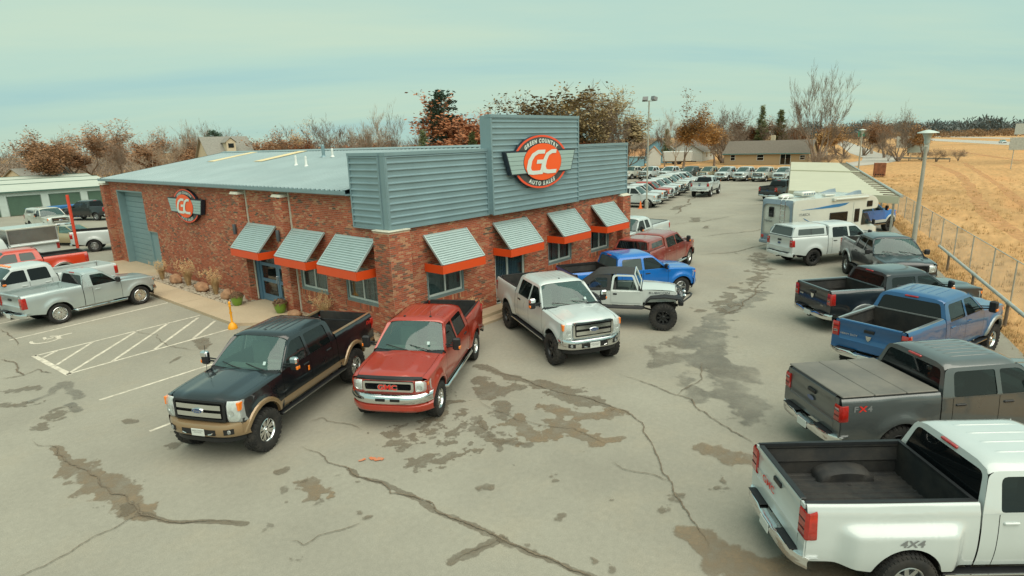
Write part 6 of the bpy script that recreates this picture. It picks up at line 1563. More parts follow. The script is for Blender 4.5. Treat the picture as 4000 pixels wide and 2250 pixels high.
    for s in (1, -1): g.cbox(-1.8, 1.8, s*.34, s*.42, .74, .84, .02); g.tube([(1.30, s*.55, .47), (1.25, s*.48, 1.1)], .045, 8); g.tube([(1.30, s*.4, .47), (.3, s*.36, .74)], .035, 6); g.tube([(-1.30, s*.55, .47), (-1.25, s*.48, 1.0)], .045, 8); g.tube([(-1.30, s*.4, .47), (-.3, s*.36, .74)], .035, 6)
    for xa in (1.30, -1.30): g.tube([(xa, -.72, .47), (xa, .72, .47)], .06, 8); g.lathe([(.001, -.15), (.13, -.08), (.15, 0), (.13, .08), (.001, .15)], 12, lambda a, b, h: (xa+h, a+.2, .47+b))
    g.box(-.6, .9, -.34, .34, .72, .84); g.build('chassis', M_UNDER, root)
    cache = {}
    for xa in (1.30, -1.30):
        for s in (1, -1): make_wheel(root, xa, s*.84, s, .475, .34, .24, 'beadlock', 'mt', 0, M_RIMB, cache)
    w = make_wheel(root, -1.98, .1, 1, .475, .34, .24, 'beadlock', 'mt', 0, M_RIMB, cache); w.rotation_euler = (0, 0, pi/2); w.location = (-2.0, .08, 1.22)
    return root
place(offroader(), 6.63, -4.95, -63.7)

def motorhome():
    root = empty('motorhome'); tag(root, 'white motorhome with blue stripe and roof air conditioner facing the fence', 'motorhome')
    PM = paint("motorhome_white", (.55, .58, .52), dirt=.10); BL = pmat("motorhome_blue_vinyl", (.02, .16, .36), .4); GT = pmat("motorhome_grey_trim", (.17, .23, .27), .5, var=.08)
    hw = 1.08
    # side profile of the coach box incl. cab-over nose
    prof = [(-3.55, .55), (-3.62, 2.70), (-3.50, 2.98), (1.6, 3.04), (2.2, 3.0), (2.75, 2.82), (3.0, 2.55), (3.02, 2.30), (2.9, 2.16), (1.75, 2.14), (1.70, .60)]
    pr = fillet(prof, [.05, .15, .12, .2, .2, .2, .15, .08, .05, .05, .03], 3)
    g = MB(); n = len(pr); rows = []
    for y, k in ((-hw, .965), (-hw-.03, 1.0), (hw+.03, 1.0), (hw, .965)):
        cx, cz = -.6, 1.75; rows.append([Vector((cx+(a-cx)*k, y+(.06 if k < 1 and y < 0 else (-.06 if k < 1 else 0))*-1*.6, cz+(b-cz)*k)) for a, b in pr])
    g.grid(rows, closed=True); g.add(rows[0], [tuple(range(n))[::-1]]); g.add(rows[-1], [tuple(range(n))]); body = g.build('coach_body', PM, root, 40)
    Y = -hw-.045                                     # outer skin on the camera side
    def sp(nm, x0, x1, z0, z1, mat, par=None, d=.012, both=True):
        g = MB()
        P2 = fillet([(x0, z0), (x1, z0), (x1, z1), (x0, z1)], .05)
        g.prism(P2, lambda a, b, w: (a, w, b), Y-d, Y+.01); return g.build(nm, mat, par or root)
    w = sp('side_window', -.85, .55, 1.55, 2.12, M_BLACKP); sp('pane', -.80, .50, 1.60, 2.07, M_DGLASS, w, .016)
    sp('entry_door', .98, 1.62, .72, 2.62, PM, None, .016); w = sp('door_window', 1.08, 1.48, 1.45, 2.22, M_BLACKP, None, .024); sp('pane', 1.12, 1.44, 1.5, 2.17, M_DGLASS, w, .028)
    w = sp('bunk_window', 2.05, 2.50, 2.28, 2.62, M_BLACKP); sp('pane', 2.09, 2.46, 2.32, 2.58, M_DGLASS, w, .016)
    g = MB(); pts = [(-3.1, 2.42), (-1.5, 2.40), (-.2, 2.42), (.35, 2.50), (.6, 2.62), (-.6, 2.58), (-2.0, 2.46)]; g.prism(pts, lambda a, b, w: (a, w, b), Y-.004, Y+.005); g.build('stripe', BL, root)
    g = MB(); g.prism([(-2.85, 1.98), (-1.95, 1.55), (-2.7, 1.86)], lambda a, b, w: (a, w, b), Y-.004, Y+.005); g.build('stripe', BL, root)
    g = MB(); g.prism([(-3.15, 1.80), (-2.5, 1.72), (-3.1, 1.77)], lambda a, b, w: (a, w, b), Y-.004, Y+.005); g.build('stripe', GT, root)
    V, Fc, w_, h_ = text_mb('ITASCA', .20, .002, 0, 1.15); g = MB(); g.add([(-2.75+a, Y-.006, 2.16+b) for a, b in V], Fc); g.build('lettering', M_GREYB, root)
    V, Fc, w_, h_ = text_mb('Navion', .20, .003); g = MB(); g.add([(-3.665, .55-a, 1.72+b) for a, b in V], Fc); g.build('lettering', M_INK, root)
    g = MB(); g.tube([(-.6, Y-.06, 2.86), (2.0, Y-.06, 2.86)], .075, 10); g.cbox(-.75, -.6, Y-.13, Y+.02, 2.77, 2.95, .02); g.build('awning_roll', PM, root, 40)
    # rear cap: grey surround, window, ladder, spare cover, lamps
    g = MB()
    ob = fillet([(-hw, .58), (hw, .58), (hw, 2.96), (-hw, 2.96)], .12); ib = fillet([(-hw+.12, .95), (hw-.12, .95), (hw-.12, 2.70), (-hw+.12, 2.70)], [.05, .05, .35, .35], 4); V, Fc = cdt(ob, [ib], .3)
    g.add([(-3.60-(b-.55)*.033-.035+max(0, b-2.7)*.5, a, b) for a, b in V], Fc); g.build('rear_surround', GT, root)
    g = MB(); g.cbox(-3.69, -3.62, .22, .56, 1.95, 2.52, .02); w = g.build('rear_window', M_BLACKP, root); g = MB(); g.box(-3.70, -3.69, .26, .52, 1.99, 2.48); g.build('pane', M_DGLASS, w)
    g = MB()
    for yy in (-.35, -.65): g.tube([(-3.62, yy, .9), (-3.74, yy, 1.0), (-3.74, yy, 2.9), (-3.55, yy, 3.12), (-3.2, yy, 3.1)], .018, 6)
    for z in (1.2, 1.5, 1.8, 2.1, 2.4, 2.7): g.tube([(-3.74, -.35, z), (-3.74, -.65, z)], .014, 6)
    g.build('ladder', M_CHROME, root)
    g = MB(); g.lathe([(.001, .2), (.30, .2), (.36, .15), (.36, 0)], 24, lambda a, b, h: (-3.63-h, .0+a-.1, 1.15+b)); g.build('spare_wheel_cover', GT, root, 40)
    g = MB(); g.cbox(-3.78, -3.5, -hw, hw, .42, .62, .04); g.build('rear_bumper', GT, root)
    for s in (1, -1): g = MB(); g.cbox(-3.70, -3.62, s*.86, s*1.02, .72, .9, .02); g.build('tail_light', M_REDL, root)
    # roof gear
    g = MB(); g.cbox(-2.2, -1.15, -.38, .38, 3.06, 3.32, .08); ac = g.build('air_conditioner', PM, root, 40)
    for k in range(5): g = MB(); g.box(-2.1+k*.18, -1.98+k*.18, -.385, .385, 3.13, 3.24); g.build('vent_slot', GT, ac)
    g = MB(); g.lathe([(.48, 0), (.5, .06), (.42, .16), (.2, .22), (.001, .23)], 20, lambda a, b, h: (-2.95+a*1.05, .1+b*.62, 3.02+h)); g.build('roof_dome', PM, root, 40)
    g = MB(); g.cbox(-1.0, -.2, -.85, -.55, 3.04, 3.13, .03); g.build('roof_vent', PM, root, 40)
    for s in (1, -1):
        g = MB(); rows = []
        for x, h in ((.5, 0), (.9, .10), (1.4, .20), (1.7, .22), (1.72, 0)): rows.append([Vector((x, s*.98, 3.0)), Vector((x, s*.93, 3.0+h)), Vector((x, s*.80, 3.0+h+.02)), Vector((x, s*.72, 3.02))])
        g.grid(rows, flip=(s > 0)); g.build('roof_fairing', GT, root, 40)
    # van cab
    g = MB(); rows = []
    for x, w, z0, z1 in ((1.70, .98, .50, 2.12), (2.05, .98, .50, 2.10), (2.35, .97, .50, 1.80), (2.78, .96, .5, 1.28), (3.2, .92, .5, 1.18), (3.48, .82, .52, .98), (3.56, .74, .55, .75)):
        sec = []
        for a, b in ((-1, 0), (-1, .5), (-.97, .80), (-.80, .97), (0, 1.02), (.80, .97), (.97, .80), (1, .5), (1, 0)): sec.append(Vector((x, a*w*(1-.10*max(0, b-.5) if z1 > 1.4 else 1), z0+(z1-z0)*b)))
        rows.append(sec)
    g.grid(rows, flip=True); g.build('cab', PM, root, 40)
    for s in (1, -1):
        g = MB(); V, Fc = cdt(fillet([(1.86, 1.22), (2.78, 1.22), (2.36, 1.90), (1.90, 1.90)], .06), (), .3); g.add([(x, s*(1.0-.06*max(0, (z-1.3))+.006), z) for x, z in V], [f if s < 0 else f[::-1] for f in Fc]); g.build('cab_window', M_SGLASS, root)
        g = MB(); g.tube([(2.6, s*.98, 1.25), (2.62, s*1.15, 1.32)], .02, 6); g.cbox(2.58, 2.68, s*1.12, s*1.30, 1.22, 1.52, .03); g.build('mirror', M_BLACKP, root)
        g = MB(); g.cbox(3.30, 3.52, s*.60, s*.80, .80, 1.0, .04); g.build('headlight', M_LENS, root)
    g = MB(); g.add([(2.80, -.80, 1.30), (2.80, .80, 1.30), (2.30, .76, 1.98), (2.30, -.76, 1.98)], [(0, 1, 2, 3)]); g.build('windscreen', M_WGLASS, root)
    g = MB(); g.box(-3.3, 3.2, -.9, .9, .42, .56); g.build('chassis', M_UNDER, root)
    cache = {}
    for xa in (2.62, -1.75):
        for s in (1, -1): make_wheel(root, xa, s*.92, s, .35, .24, .21, 'steel', None, 1, M_RIMS, cache)
    for s in (1, -1):
        for xa in (2.62, -1.75):
            g = MB(); g.lathe([(.44, 0), (.44, .012)], 20, lambda a, b, h: (xa+a, s*(hw+.0-.06 if xa > 0 else hw+.02)+s*h, max(.42, .36+b)), True); g.build('wheel_arch', M_UNDER, root)
    return root
place(motorhome(), 26.45, -6.73, -27.5)

def sedan(label, PM, L=4.7, cat='car', group=None, lod=0):
    root = empty('car'); tag(root, label, cat, group); h = L/2; hw = .9
    st = [(-h, .70, .45, .80), (-h+.12, .82, .34, .95), (-h+.9, .89, .25, 1.0), (0, .90, .24, .98), (h-1.5, .90, .24, .95), (h-.5, .86, .26, .82), (h-.1, .76, .34, .70), (h, .60, .42, .60)]
    g = MB(); rows = []
    for x, w, z0, z1 in st: rows.append([Vector((x, a*w, z0+(z1-z0)*b)) for a, b in ((-.9, 0), (-1, .3), (-1, .7), (-.92, .93), (-.5, 1.02), (0, 1.04), (.5, 1.02), (.92, .93), (1, .7), (1, .3), (.9, 0))])
    g.grid(rows, flip=True); g.add(rows[0], [tuple(range(11))]); g.add(rows[-1], [tuple(range(11))[::-1]]); g.build('body', PM, root, 45)
    g = MB(); rows = []
    for x, w, z in ((-h+.75, .70, .97), (-h+1.35, .62, 1.38), (-.2, .60, 1.43), (.45, .60, 1.39), (1.25, .70, .94)): rows.append([Vector((x, a*w*(1 if b else 1.18), (.93 if b == 0 else z))) for a, b in ((-1, 0), (-.98, 1), (0, 1), (.98, 1), (1, 0))])
    g.grid(rows, flip=True); g.build('glasshouse', M_WGLASS, root, 50)
    g = MB(); rows = []
    for x, w, z in ((-h+1.30, .62, 1.37), (-.6, .62, 1.43), (-.2, .62, 1.44), (.42, .61, 1.40)): rows.append([Vector((x, a*w, z+.012-.03*a*a)) for a in (-1, -.5, 0, .5, 1)])
    g.grid(rows, flip=True); g.build('roof', PM, root, 50)
    for s in (1, -1):
        g = MB(); 
        for p_, q_ in (((.42, .60, 1.40), (1.28, .72, .94)), ((-.25, .62, 1.43), (-.2, .74, .95)), ((-h+1.3, .61, 1.37), (-h+.7, .72, .97))): g.tube([(p_[0], s*p_[1], p_[2]), (q_[0], s*q_[1], q_[2])], .035, 5)
        g.build('pillars', PM, root)
        g = MB(); g.cbox(h-.35, h-.02, s*.48, s*.78, .58, .72, .05); g.build('headlight', M_LENS, root)
        g = MB(); g.cbox(-h-.01, -h+.2, s*.5, s*.80, .68, .84, .04); g.build('tail_light', M_REDL, root)
        g = MB(); g.cbox(.95, 1.08, s*.82, s*1.0, .92, 1.04, .03); g.build('mirror', PM, root)
    g = MB(); g.cbox(h-.12, h+.03, -.42, .42, .38, .52, .03); g.build('grille', M_UNDER, root)
    cache = {}
    for xa in (h-.95, -h+1.0):
        for s in (1, -1):
            make_wheel(root, xa, s*.80, s, .32, .2, .20, 'alloy', None, 1, M_RIMS, cache)
    return root
place(sedan('champagne sedan parked near the red pole', M_PTANCAR), .35, 38.6, -62)
place(sedan('white car driving nearest along the highway', M_PWHITE, group='cars on the highway'), 312, -7.6+1, 195)
place(sedan('pale car on the far side of the highway', M_PSILV, group='cars on the highway'), 345, -33, 15)
place(sedan('small dark car far along the highway behind the bushes', M_PDARK, group='cars on the highway'), 560, 46, 195)
place(sedan('small red car behind the storage units', M_PRED2), 22, 122, 10)

# ================================================================ street furniture, fences, carport, storage, houses
M_GALVP = pmat("galvanised_pipe", (.42, .44, .40), .5, .5, var=.15, vscale=4)
M_CONCP = pmat("concrete_pole", (.33, .325, .27), .8, var=.1, vscale=3)
M_WOODP = pmat("weathered_wood", (.16, .125, .09), .9, var=.3, vscale=4)
M_RUST = pmat("rusty_steel", (.22, .085, .04), .8, .1, var=.35, vscale=3)
M_POLER = pmat("red_pole_paint", (.62, .06, .025), .5, var=.1, vscale=3)
M_CREAM = pmat("cream_roof_sheet", (.47, .46, .34), .55, .05, var=.05, vscale=.6)
M_GREEND = pmat("green_roll_door", (.07, .13, .09), .5, var=.08, vscale=2)
M_WHITEM = pmat("white_metal_wall", (.46, .54, .50), .5, .1, var=.06, vscale=2)
M_GREENT = pmat("green_metal_trim", (.05, .11, .085), .5)
M_PALEROOF = pmat("pale_metal_roof", (.48, .51, .43), .5, .1, var=.05, vscale=.7)
M_SHING = pmat("grey_brown_shingle", (.145, .125, .10), .9, var=.22, vscale=5, bump=.4, bscale=20)
M_SHING2 = pmat("light_grey_shingle", (.22, .215, .185), .9, var=.18, vscale=5)
M_SIDING = pmat("cream_siding", (.52, .46, .33), .7, var=.05)
M_TANBR = pmat("tan_brick_far", (.36, .275, .165), .9, var=.2, vscale=14)
M_BLUEW = pmat("blue_wood_siding", (.17, .36, .45), .7, var=.08, vscale=3)
M_TEAL = pmat("teal_trim", (.06, .20, .21), .6)
M_BROWNR = pmat("brown_roof", (.36, .19, .085), .85, var=.15, vscale=3)
M_WHITEW = pmat("white_painted_wood", (.52, .55, .52), .6, var=.06)
M_CONE = pmat("orange_cone_rubber", (.80, .17, .03), .6, var=.1)
M_YEL = pmat("yellow_plastic", (.80, .34, .01), .45, var=.05)
M_GREENPOT = pmat("lime_glazed_pot", (.13, .24, .02), .35, coat=.5, var=.08)
M_STONE = pmat("sandstone_boulder", (.36, .20, .11), .9, var=.35, vscale=3, bump=.6, bscale=8)

# kerbed side pavement and entrance pad
g = MB(); g.prism([(-2.38, 6.9), (-2.38, 27.2), (-1.2, 27.2), (-1.2, 9.5), (.5, 9.5), (.5, 6.84), (-.155, 6.84), (-.155, 6.2), (.09, 6.2), (.09, .65), (-1.0, .65), (-1.0, 5.2)], lambda u, v, w: (u, v, w), -.05, .12)
pv = tag(g.build('side_pavement', M_CONC), kind='structure')
for yy in (12.0, 14.9, 17.8, 20.7, 23.6):
    g = MB(); g.box(-2.37, -1.21, yy-.008, yy+.008, .119, .1215); g.build('joint', M_CRACK, pv)
g = MB(); g.prism([(-1.2, 19.8), (.45, 19.8), (.45, 26.9), (-1.2, 26.9)], lambda u, v, w: (u, v, w), -.05, .06); tag(g.build('garage_apron', M_CONC), kind='structure')
g = MB(); g.prism([(.7, -.55), (14.5, -.55), (14.5, .09), (.7, .09)], lambda u, v, w: (u, v, w), -.05, .20); pf = tag(g.build('front_step', M_CONC), kind='structure')
g = MB(); g.prism([(2.0, -1.0), (14.5, -1.0), (14.5, -.56), (2.0, -.56)], lambda u, v, w: (u, v, w), -.05, .09); tag(g.build('front_kerb', M_CONC), kind='structure')
M_BEDSOIL = pmat("bed_soil", (.16, .12, .08), .95, var=.3, vscale=8)
g = MB(); g.prism([(-1.19, 9.6), (.09, 9.6), (.09, 19.7), (-1.19, 19.7)], lambda u, v, w: (u, v, w), -.02, .085); tag(g.build('planting_bed', M_BEDSOIL), kind='structure')
def stone_mesh(seed, sub=1):
    bm = bmesh.new(); bmesh.ops.create_icosphere(bm, subdivisions=sub, radius=1.0)
    for v in bm.verts:
        n = v.co.normalized(); v.co = n*(1+.28*noise.noise(n*1.3+Vector((seed, 0, 0)))+.12*noise.noise(n*3.1+Vector((0, seed, 0))))
    V = [tuple(v.co) for v in bm.verts]; F_ = [tuple(v.index for v in f.verts) for f in bm.faces]; bm.free(); return V, F_
protos = [stone_mesh(k*3.7) for k in range(6)]
M_PEB = pmat("river_pebble", (.36, .31, .235), .8, var=.35, vscale=9)
rnd = random.Random(5); g = MB()
for k in range(900):
    x = rnd.uniform(-1.17, .02); y = rnd.uniform(9.62, 19.6); V, F_ = protos[k % 6]; s = rnd.uniform(.035, .085); a = rnd.uniform(0, 6.28)
    if x > -.12 and 9.7 < y < 10.35: continue
    g.add([(x+s*(p[0]*cos(a)-p[1]*sin(a))*1.2, y+s*(p[0]*sin(a)+p[1]*cos(a)), .095+s*p[2]*.6) for p in V], F_)
for k in range(160):
    x = rnd.uniform(-.6, .05); y = rnd.uniform(.8, 6.1); V, F_ = protos[k % 6]; s = rnd.uniform(.03, .07); g.add([(x+s*p[0], y+s*p[1], .13+s*p[2]*.6) for p in V], F_)
tag(g.build('river_stones', M_PEB, None, 50), 'bed of pale river stones between the brick wall and the pavement', 'stones', kind='stuff')
for (x, y, s, zz, lb) in ((-.72, 16.6, (.26, .50, .26), 1., 'rust brown boulder in the stone bed near the garage door'), (-.70, 13.6, (.28, .50, .26), 2., 'broad tan boulder in the middle of the stone bed'), (-.66, 11.0, (.26, .36, .25), 3., 'rounded boulder beside the left green pot'), (-.55, 5.6, (.24, .34, .18), 4., 'low boulder under the side window behind the black truck')):
    V, F_ = stone_mesh(zz*5.1, 3); g = MB(); g.add([(p[0]*s[0], p[1]*s[1], p[2]*s[2]) for p in V], F_); o = g.build('boulder', M_STONE, None, 60); o.location = (x, y, .12+s[2]*.62); tag(o, lb, 'boulder', 'boulders by the side wall')
# pots
M_DEADFL = pmat("dry_flower_brown", (.15, .085, .045), .9, var=.4, vscale=10)
M_STRAW = pmat("straw_grass", (.46, .31, .15), .9, var=.25, vscale=6)
for (x, y, lb) in ((-1.0, 9.42, 'lime green pot of dried flowers left of the entrance'), (-.52, 6.72, 'lime green pot of dried flowers right of the entrance')):
    p = empty('flower_pot', (x, y, .12)); p.scale = (.85, .85, .85); tag(p, lb, 'flower pot', 'pots by the entrance')
    g = MB(); g.lathe([(.001, 0), (.17, 0), (.21, .06), (.27, .24), (.30, .42), (.315, .47), (.29, .48), (.27, .42), (.001, .40)], 28); g.build('pot', M_GREENPOT, p, 40)
    g = MB(); rr = random.Random(int(x*100)+3)
    for k in range(420):
        u_ = rr.uniform(-1, 1); a = rr.uniform(0, 6.28); q = sqrt(1-u_*u_); d = Vector((q*cos(a), q*sin(a), abs(u_))); c = Vector((0, 0, .42))+Vector((d.x*.33, d.y*.33, d.z*.27))*rr.uniform(.55, 1.08); t1 = d.orthogonal().normalized(); t2 = d.cross(t1); s = rr.uniform(.02, .042); tt = rr.uniform(0, 6.28); e1 = t1*cos(tt)+t2*sin(tt)+d*rr.uniform(-.5, .5); e2 = d.cross(e1)
        g.add([c-e1*s-e2*s, c+e1*s-e2*s, c+e1*s+e2*s, c-e1*s+e2*s], [(0, 1, 2, 3)])
    o = g.build('flowers', M_DEADFL, p); o['kind'] = 'stuff'
def grass_clump(x, y, h, lb, sd):
    p = empty('ornamental_grass', (x, y, .1)); tag(p, lb, 'grass clump', 'dried ornamental grasses by the side wall'); rr = random.Random(sd); g = MB(); pl_ = MB()
    for k in range(230):
        a = rr.uniform(0, 6.28); l = h*rr.uniform(.55, 1.0); b = rr.uniform(.10, .55); d = Vector((cos(a), sin(a), 0)); s0 = d*rr.uniform(0, .10); w = Vector((-sin(a), cos(a), 0))*.006
        P_ = [s0, s0+d*(l*b*.25)+Vector((0, 0, l*.5)), s0+d*(l*b*.8)+Vector((0, 0, l*.85))]
        g.add([P_[0]-w, P_[0]+w, P_[1]+w, P_[1]-w, P_[2]], [(0, 1, 2, 3), (3, 2, 4)])
        if k % 9 == 0:
            c = P_[2]+d*.03+Vector((0, 0, .12))
            for q in range(14): e = Vector((rr.gauss(0, .035), rr.gauss(0, .035), rr.gauss(0, .09))); s = .018; pl_.add([c+e+Vector((-s, 0, 0)), c+e+Vector((s, 0, s)), c+e+Vector((0, s, s*2))], [(0, 1, 2)])
    g.build('blades', M_STRAW, p)['kind'] = 'stuff'; pl_.build('plumes', M_STRAW, p)['kind'] = 'stuff'
for i_, (x, y, h, lb) in enumerate(((-.80, 18.1, 1.0, 'straw grass clump nearest the grey side door'), (-.62, 15.3, 1.25, 'tall straw grass clump with plumes between two boulders'), (-.62, 12.3, 1.2, 'straw grass clump right of the tan boulder'), (-.25, 4.0, 1.15, 'straw grass clump under the first side window'), (3.3, -.3, .7, 'small straw tuft by the front step'))): grass_clump(x, y, h, lb, i_)
g = MB(); g.tube([(0, 0, 0), (.02, .05, .35), (.0, .12, .62), (-.04, .22, .80)], .018, 6); o = g.build('bent_stake', M_RUST); o.location = (-.85, 10.2, .1); tag(o, 'thin bent dark stake beside the left flower pot', 'stake')
# yellow ashtray post
p = empty('ashtray_post', (-2.55, 6.6, 0)); tag(p, 'yellow plastic ashtray post at the edge of the pavement', 'ashtray post')
g = MB(); g.lathe([(.001, 0), (.17, 0), (.175, .04), (.15, .13), (.10, .20), (.05, .25)], 24); g.build('base', M_YEL, p, 40)
g = MB(); g.lathe([(.05, .25), (.04, .30), (.034, .85), (.048, .87), (.048, .90), (.036, .92), (.04, .96), (.05, .98), (.045, 1.03), (.02, 1.06), (.001, 1.07)], 18); g.build('post', M_YEL, p, 40)
g = MB(); g.lathe([(.05, .60), (.055, .60), (.055, .64), (.05, .64)], 14); g.build('ring', M_YEL, p)
# red pole, lamp posts, cone
g = MB(); g.lathe([(.001, 0), (.09, 0), (.09, 4.05), (.001, 4.05)], 14); o = g.build('bollard_pole', M_POLER, None, 40); o.location = (-1.1, 31.2, 0); tag(o, 'tall red steel pole behind the parked trucks on the left', 'pole')
def hat_lamp(x, y, H, lb):
    p = empty('lamp_post', (x, y, 0)); tag(p, lb, 'lamp post', 'mushroom lamp posts along the fence')
    g = MB(); g.lathe([(.001, 0), (.13, 0), (.12, .5), (.095, 3), (.075, H-.75), (.001, H-.75)], 16); g.build('pole', M_CONCP, p, 40)
    g = MB(); g.lathe([(.075, H-.66), (.12, H-.60), (.14, H-.52), (.13, H-.42), (.17, H-.28), (.22, H-.16), (.23, H-.10)], 16); g.build('lantern', pmat("lamp_frosted", (.36, .42, .39), .3), p, 40)
    g = MB(); g.lathe([(.23, H-.10), (.47, H-.09), (.455, H-.055), (.24, H+.02), (.05, H+.07), (.001, H+.075)], 24); g.build('cap', M_WHITEM, p, 50)
hat_lamp(24.78, -11.49, 6.45, 'pale mushroom lamp post by the fence beside the motorhome')
hat_lamp(84.3, 2.5, 6.75, 'distant mushroom lamp post beyond the carport')
p = empty('flood_light_post', (39.3, 11.5, 0)); tag(p, 'tall thin pole with two floodlights beside the row of white trucks', 'light pole')
g = MB(); g.lathe([(.001, 0), (.18, 0), (.18, .8), (.075, .85), (.06, 9.8), (.001, 9.8)], 10); g.build('pole', M_CONCP, p, 40)
g = MB(); g.tube([(0, -.55, 9.75), (0, .55, 9.75)], .04, 6); g.build('crossbar', M_GALVP, p)
for yy, rz in ((-.45, -.5), (.45, .5)):
    g = MB(); g.obox((0.1, yy, 9.95), Vector((cos(rz), sin(rz), -.35)).normalized(), Vector((-sin(rz), cos(rz), 0)), Vector((.35, 0, 1)).normalized(), .20, .24, .16); g.build('floodlight', M_GREYB, p)
p = empty('traffic_cone', (39.15, 12.05, 0)); tag(p, 'orange traffic cone at the foot of the floodlight pole', 'traffic cone')
g = MB(); g.cbox(-.2, .2, -.2, .2, 0, .04, .01); g.build('base', M_CONE, p); g = MB(); g.lathe([(.15, .04), (.035, .72), (.001, .73)], 16); g.build('cone', M_CONE, p, 40)
# pipe barrier and chain link fence on the right edge
FDIR = Vector((.9637, .267, 0)).normalized()
def fpt(x, y0=-15.6, x0=13.44): return Vector((x, y0+.268*(x-x0), 0))
p = empty('pipe_barrier', fpt(20)); tag(p, 'low steel pipe barrier along the edge of the lot', 'barrier')
B0 = fpt(20)
g = MB(); g.tube([fpt(-4)-B0+Vector((0, 0, .78)), fpt(10)-B0+Vector((0, 0, .80)), fpt(24.6)-B0+Vector((0, 0, .80))], .065, 10); g.build('rail', M_GALVP, p, 50)
for x in (-2, 2, 6, 9.5, 13.44, 17.9, 22.3): g = MB(); q = fpt(x)-B0; g.tube([q, q+Vector((0, 0, .8))], .05, 8); g.build('post', M_WOODP, p, 50); g = MB(); g.lathe([(.075, -.05), (.085, -.05), (.085, .05), (.075, .05)], 10, lambda a, b, h: q+FDIR*h+Vector((0, a, .79+b))); g.build('clamp', M_GALVP, p)
p = empty('chain_link_fence', (45, -7.9, 0)); tag(p, 'long chain link fence between the lot and the dry grass field', 'fence'); O = Vector((45, -7.9, 0))
def cpt(x): return Vector((x, -15.45+.277*(x-18), 0))
xs = [2, 5, 8, 11, 14, 17.2, 19.9, 23.2, 26.3, 29.4, 32.5, 35.6, 38.7, 41.8, 45, 48, 51, 54, 57, 60, 63, 66, 69, 72, 75, 78]
for x in xs: g = MB(); q = cpt(x)-O; g.tube([q, q+Vector((0, 0, 1.62))], .028, 6); g.build('post', M_GALVP, p)
g = MB(); a = cpt(2)-O; b_ = cpt(78)-O
d = (b_-a); L_ = d.length; d.normalize(); k = 0; st = .09 ; nrm = Vector((-d.y, d.x, 0))
def wire(A, B, r=.004):
    u_ = nrm*r; w_ = Vector((0, 0, r)); g.add([A+u_, A-u_*.5+w_, A-u_*.5-w_, B+u_, B-u_*.5+w_, B-u_*.5-w_], [(0, 1, 4, 3), (1, 2, 5, 4), (2, 0, 3, 5)])
t = 0.
while t < L_:
    stp = st*(1+t/28); hh = 1.5
    wire(a+d*t+Vector((0, 0, .05)), a+d*min(L_, t+hh)+Vector((0, 0, .05+min(hh, L_-t))), .0024*(1+t/60)); wire(a+d*t+Vector((0, 0, 1.55)), a+d*min(L_, t+hh)+Vector((0, 0, 1.55-min(hh, L_-t))), .0024*(1+t/60)); t += stp
g.tube([a+Vector((0, 0, 1.6)), b_+Vector((0, 0, 1.6))], .02, 5)
g.build('wire_mesh', M_GALVP, p)['kind'] = 'stuff'
# far fence behind the last row
p = empty('slatted_fence', (85.5, 20, 0)); tag(p, 'low green slatted chain link fence behind the far row of trucks', 'fence')
M_SLATG = pmat("green_fence_slat", (.14, .19, .14), .8, var=.2, vscale=2)
for k in range(13): g = MB(); y = -16+k*3.0; g.tube([(0, y, 0), (0, y, 1.55)], .04, 6); g.build('post', M_GALVP, p)
for k in range(12):
    g = MB(); y = -16+k*3.0; g.box(-.015, .015, y+.04, y+2.96, .08, 1.35); g.build('slat_panel', M_SLATG, p)
g = MB(); g.tube([(0, -16, 1.5), (0, 20, 1.5)], .03, 6); g.build('top_rail', M_GALVP, p)
# carport
p = empty('carport', (52, -.2, 0)); tag(p, 'long flat cream carport roof over trucks along the fence', 'carport'); O = Vector((52, -.2, 0))
NL, NR, FL_, FR_ = Vector((32.3, -3.06, 2.6)), Vector((30.3, -9.86, 2.6)), Vector((75.2, 8.94, 2.6)), Vector((72.5, 1.83, 2.6))
for k in range(2):
    t0, t1 = ((0, .56), (.56, 1.0))[k]; a, b_, c, e_ = [v-O for v in (NL.lerp(FL_, t0), NR.lerp(FR_, t0), NR.lerp(FR_, t1), NL.lerp(FL_, t1))]; up = Vector((0, 0, .07+.10*k)); 
    g = MB(); g.add([a, b_, c, e_, a+up, b_+up, c+up, e_+up], [(0, 1, 2, 3), (7, 6, 5, 4), (0, 4, 5, 1), (1, 5, 6, 2), (2, 6, 7, 3), (3, 7, 4, 0)]); g.build('roof_sheet', M_CREAM, p)
g = MB(); a, b_ = NL-O, NR-O; g.obox((a+b_)/2+Vector((-.03, 0, -.12)), (b_-a).normalized(), Vector((0, 0, 1)).cross((b_-a).normalized()), Vector((0, 0, 1)), (b_-a).length/2+.03, .03, .22); g.build('fascia', M_CREAM, p)
for k in range(26):
    t = (k+.4)/26; c = NR.lerp(FR_, t)-O; dd = (NR-NL).normalized(); g = MB(); z_ = .09 if t < .56 else .19
    g.obox(c-dd*.28+Vector((0, 0, z_)), dd, Vector((-dd.y, dd.x, 0)), Vector((0, 0, 1)), .52, .05, .035); g.build('purlin', M_WOODP, p)
g = MB(); a, b_ = NR-O, FR_-O; dd = (NR-NL).normalized(); g.tube([a+dd*.16+Vector((0, 0, .10)), b_+dd*.16+Vector((0, 0, .2))], .09, 8); g.build('gutter_pipe', M_GALVP, p, 50)
for k in range(8):
    t = (k+.3)/8
    for A, B in ((NL, FL_), (NR, FR_)):
        c = A.lerp(B, t); c = c+(NL.lerp(NR, .5)-c)*0.0-O; g = MB(); g.box(c.x-.06, c.x+.06, c.y-.06, c.y+.06, 0, 2.6); g.build('post', M_GALVP, p)
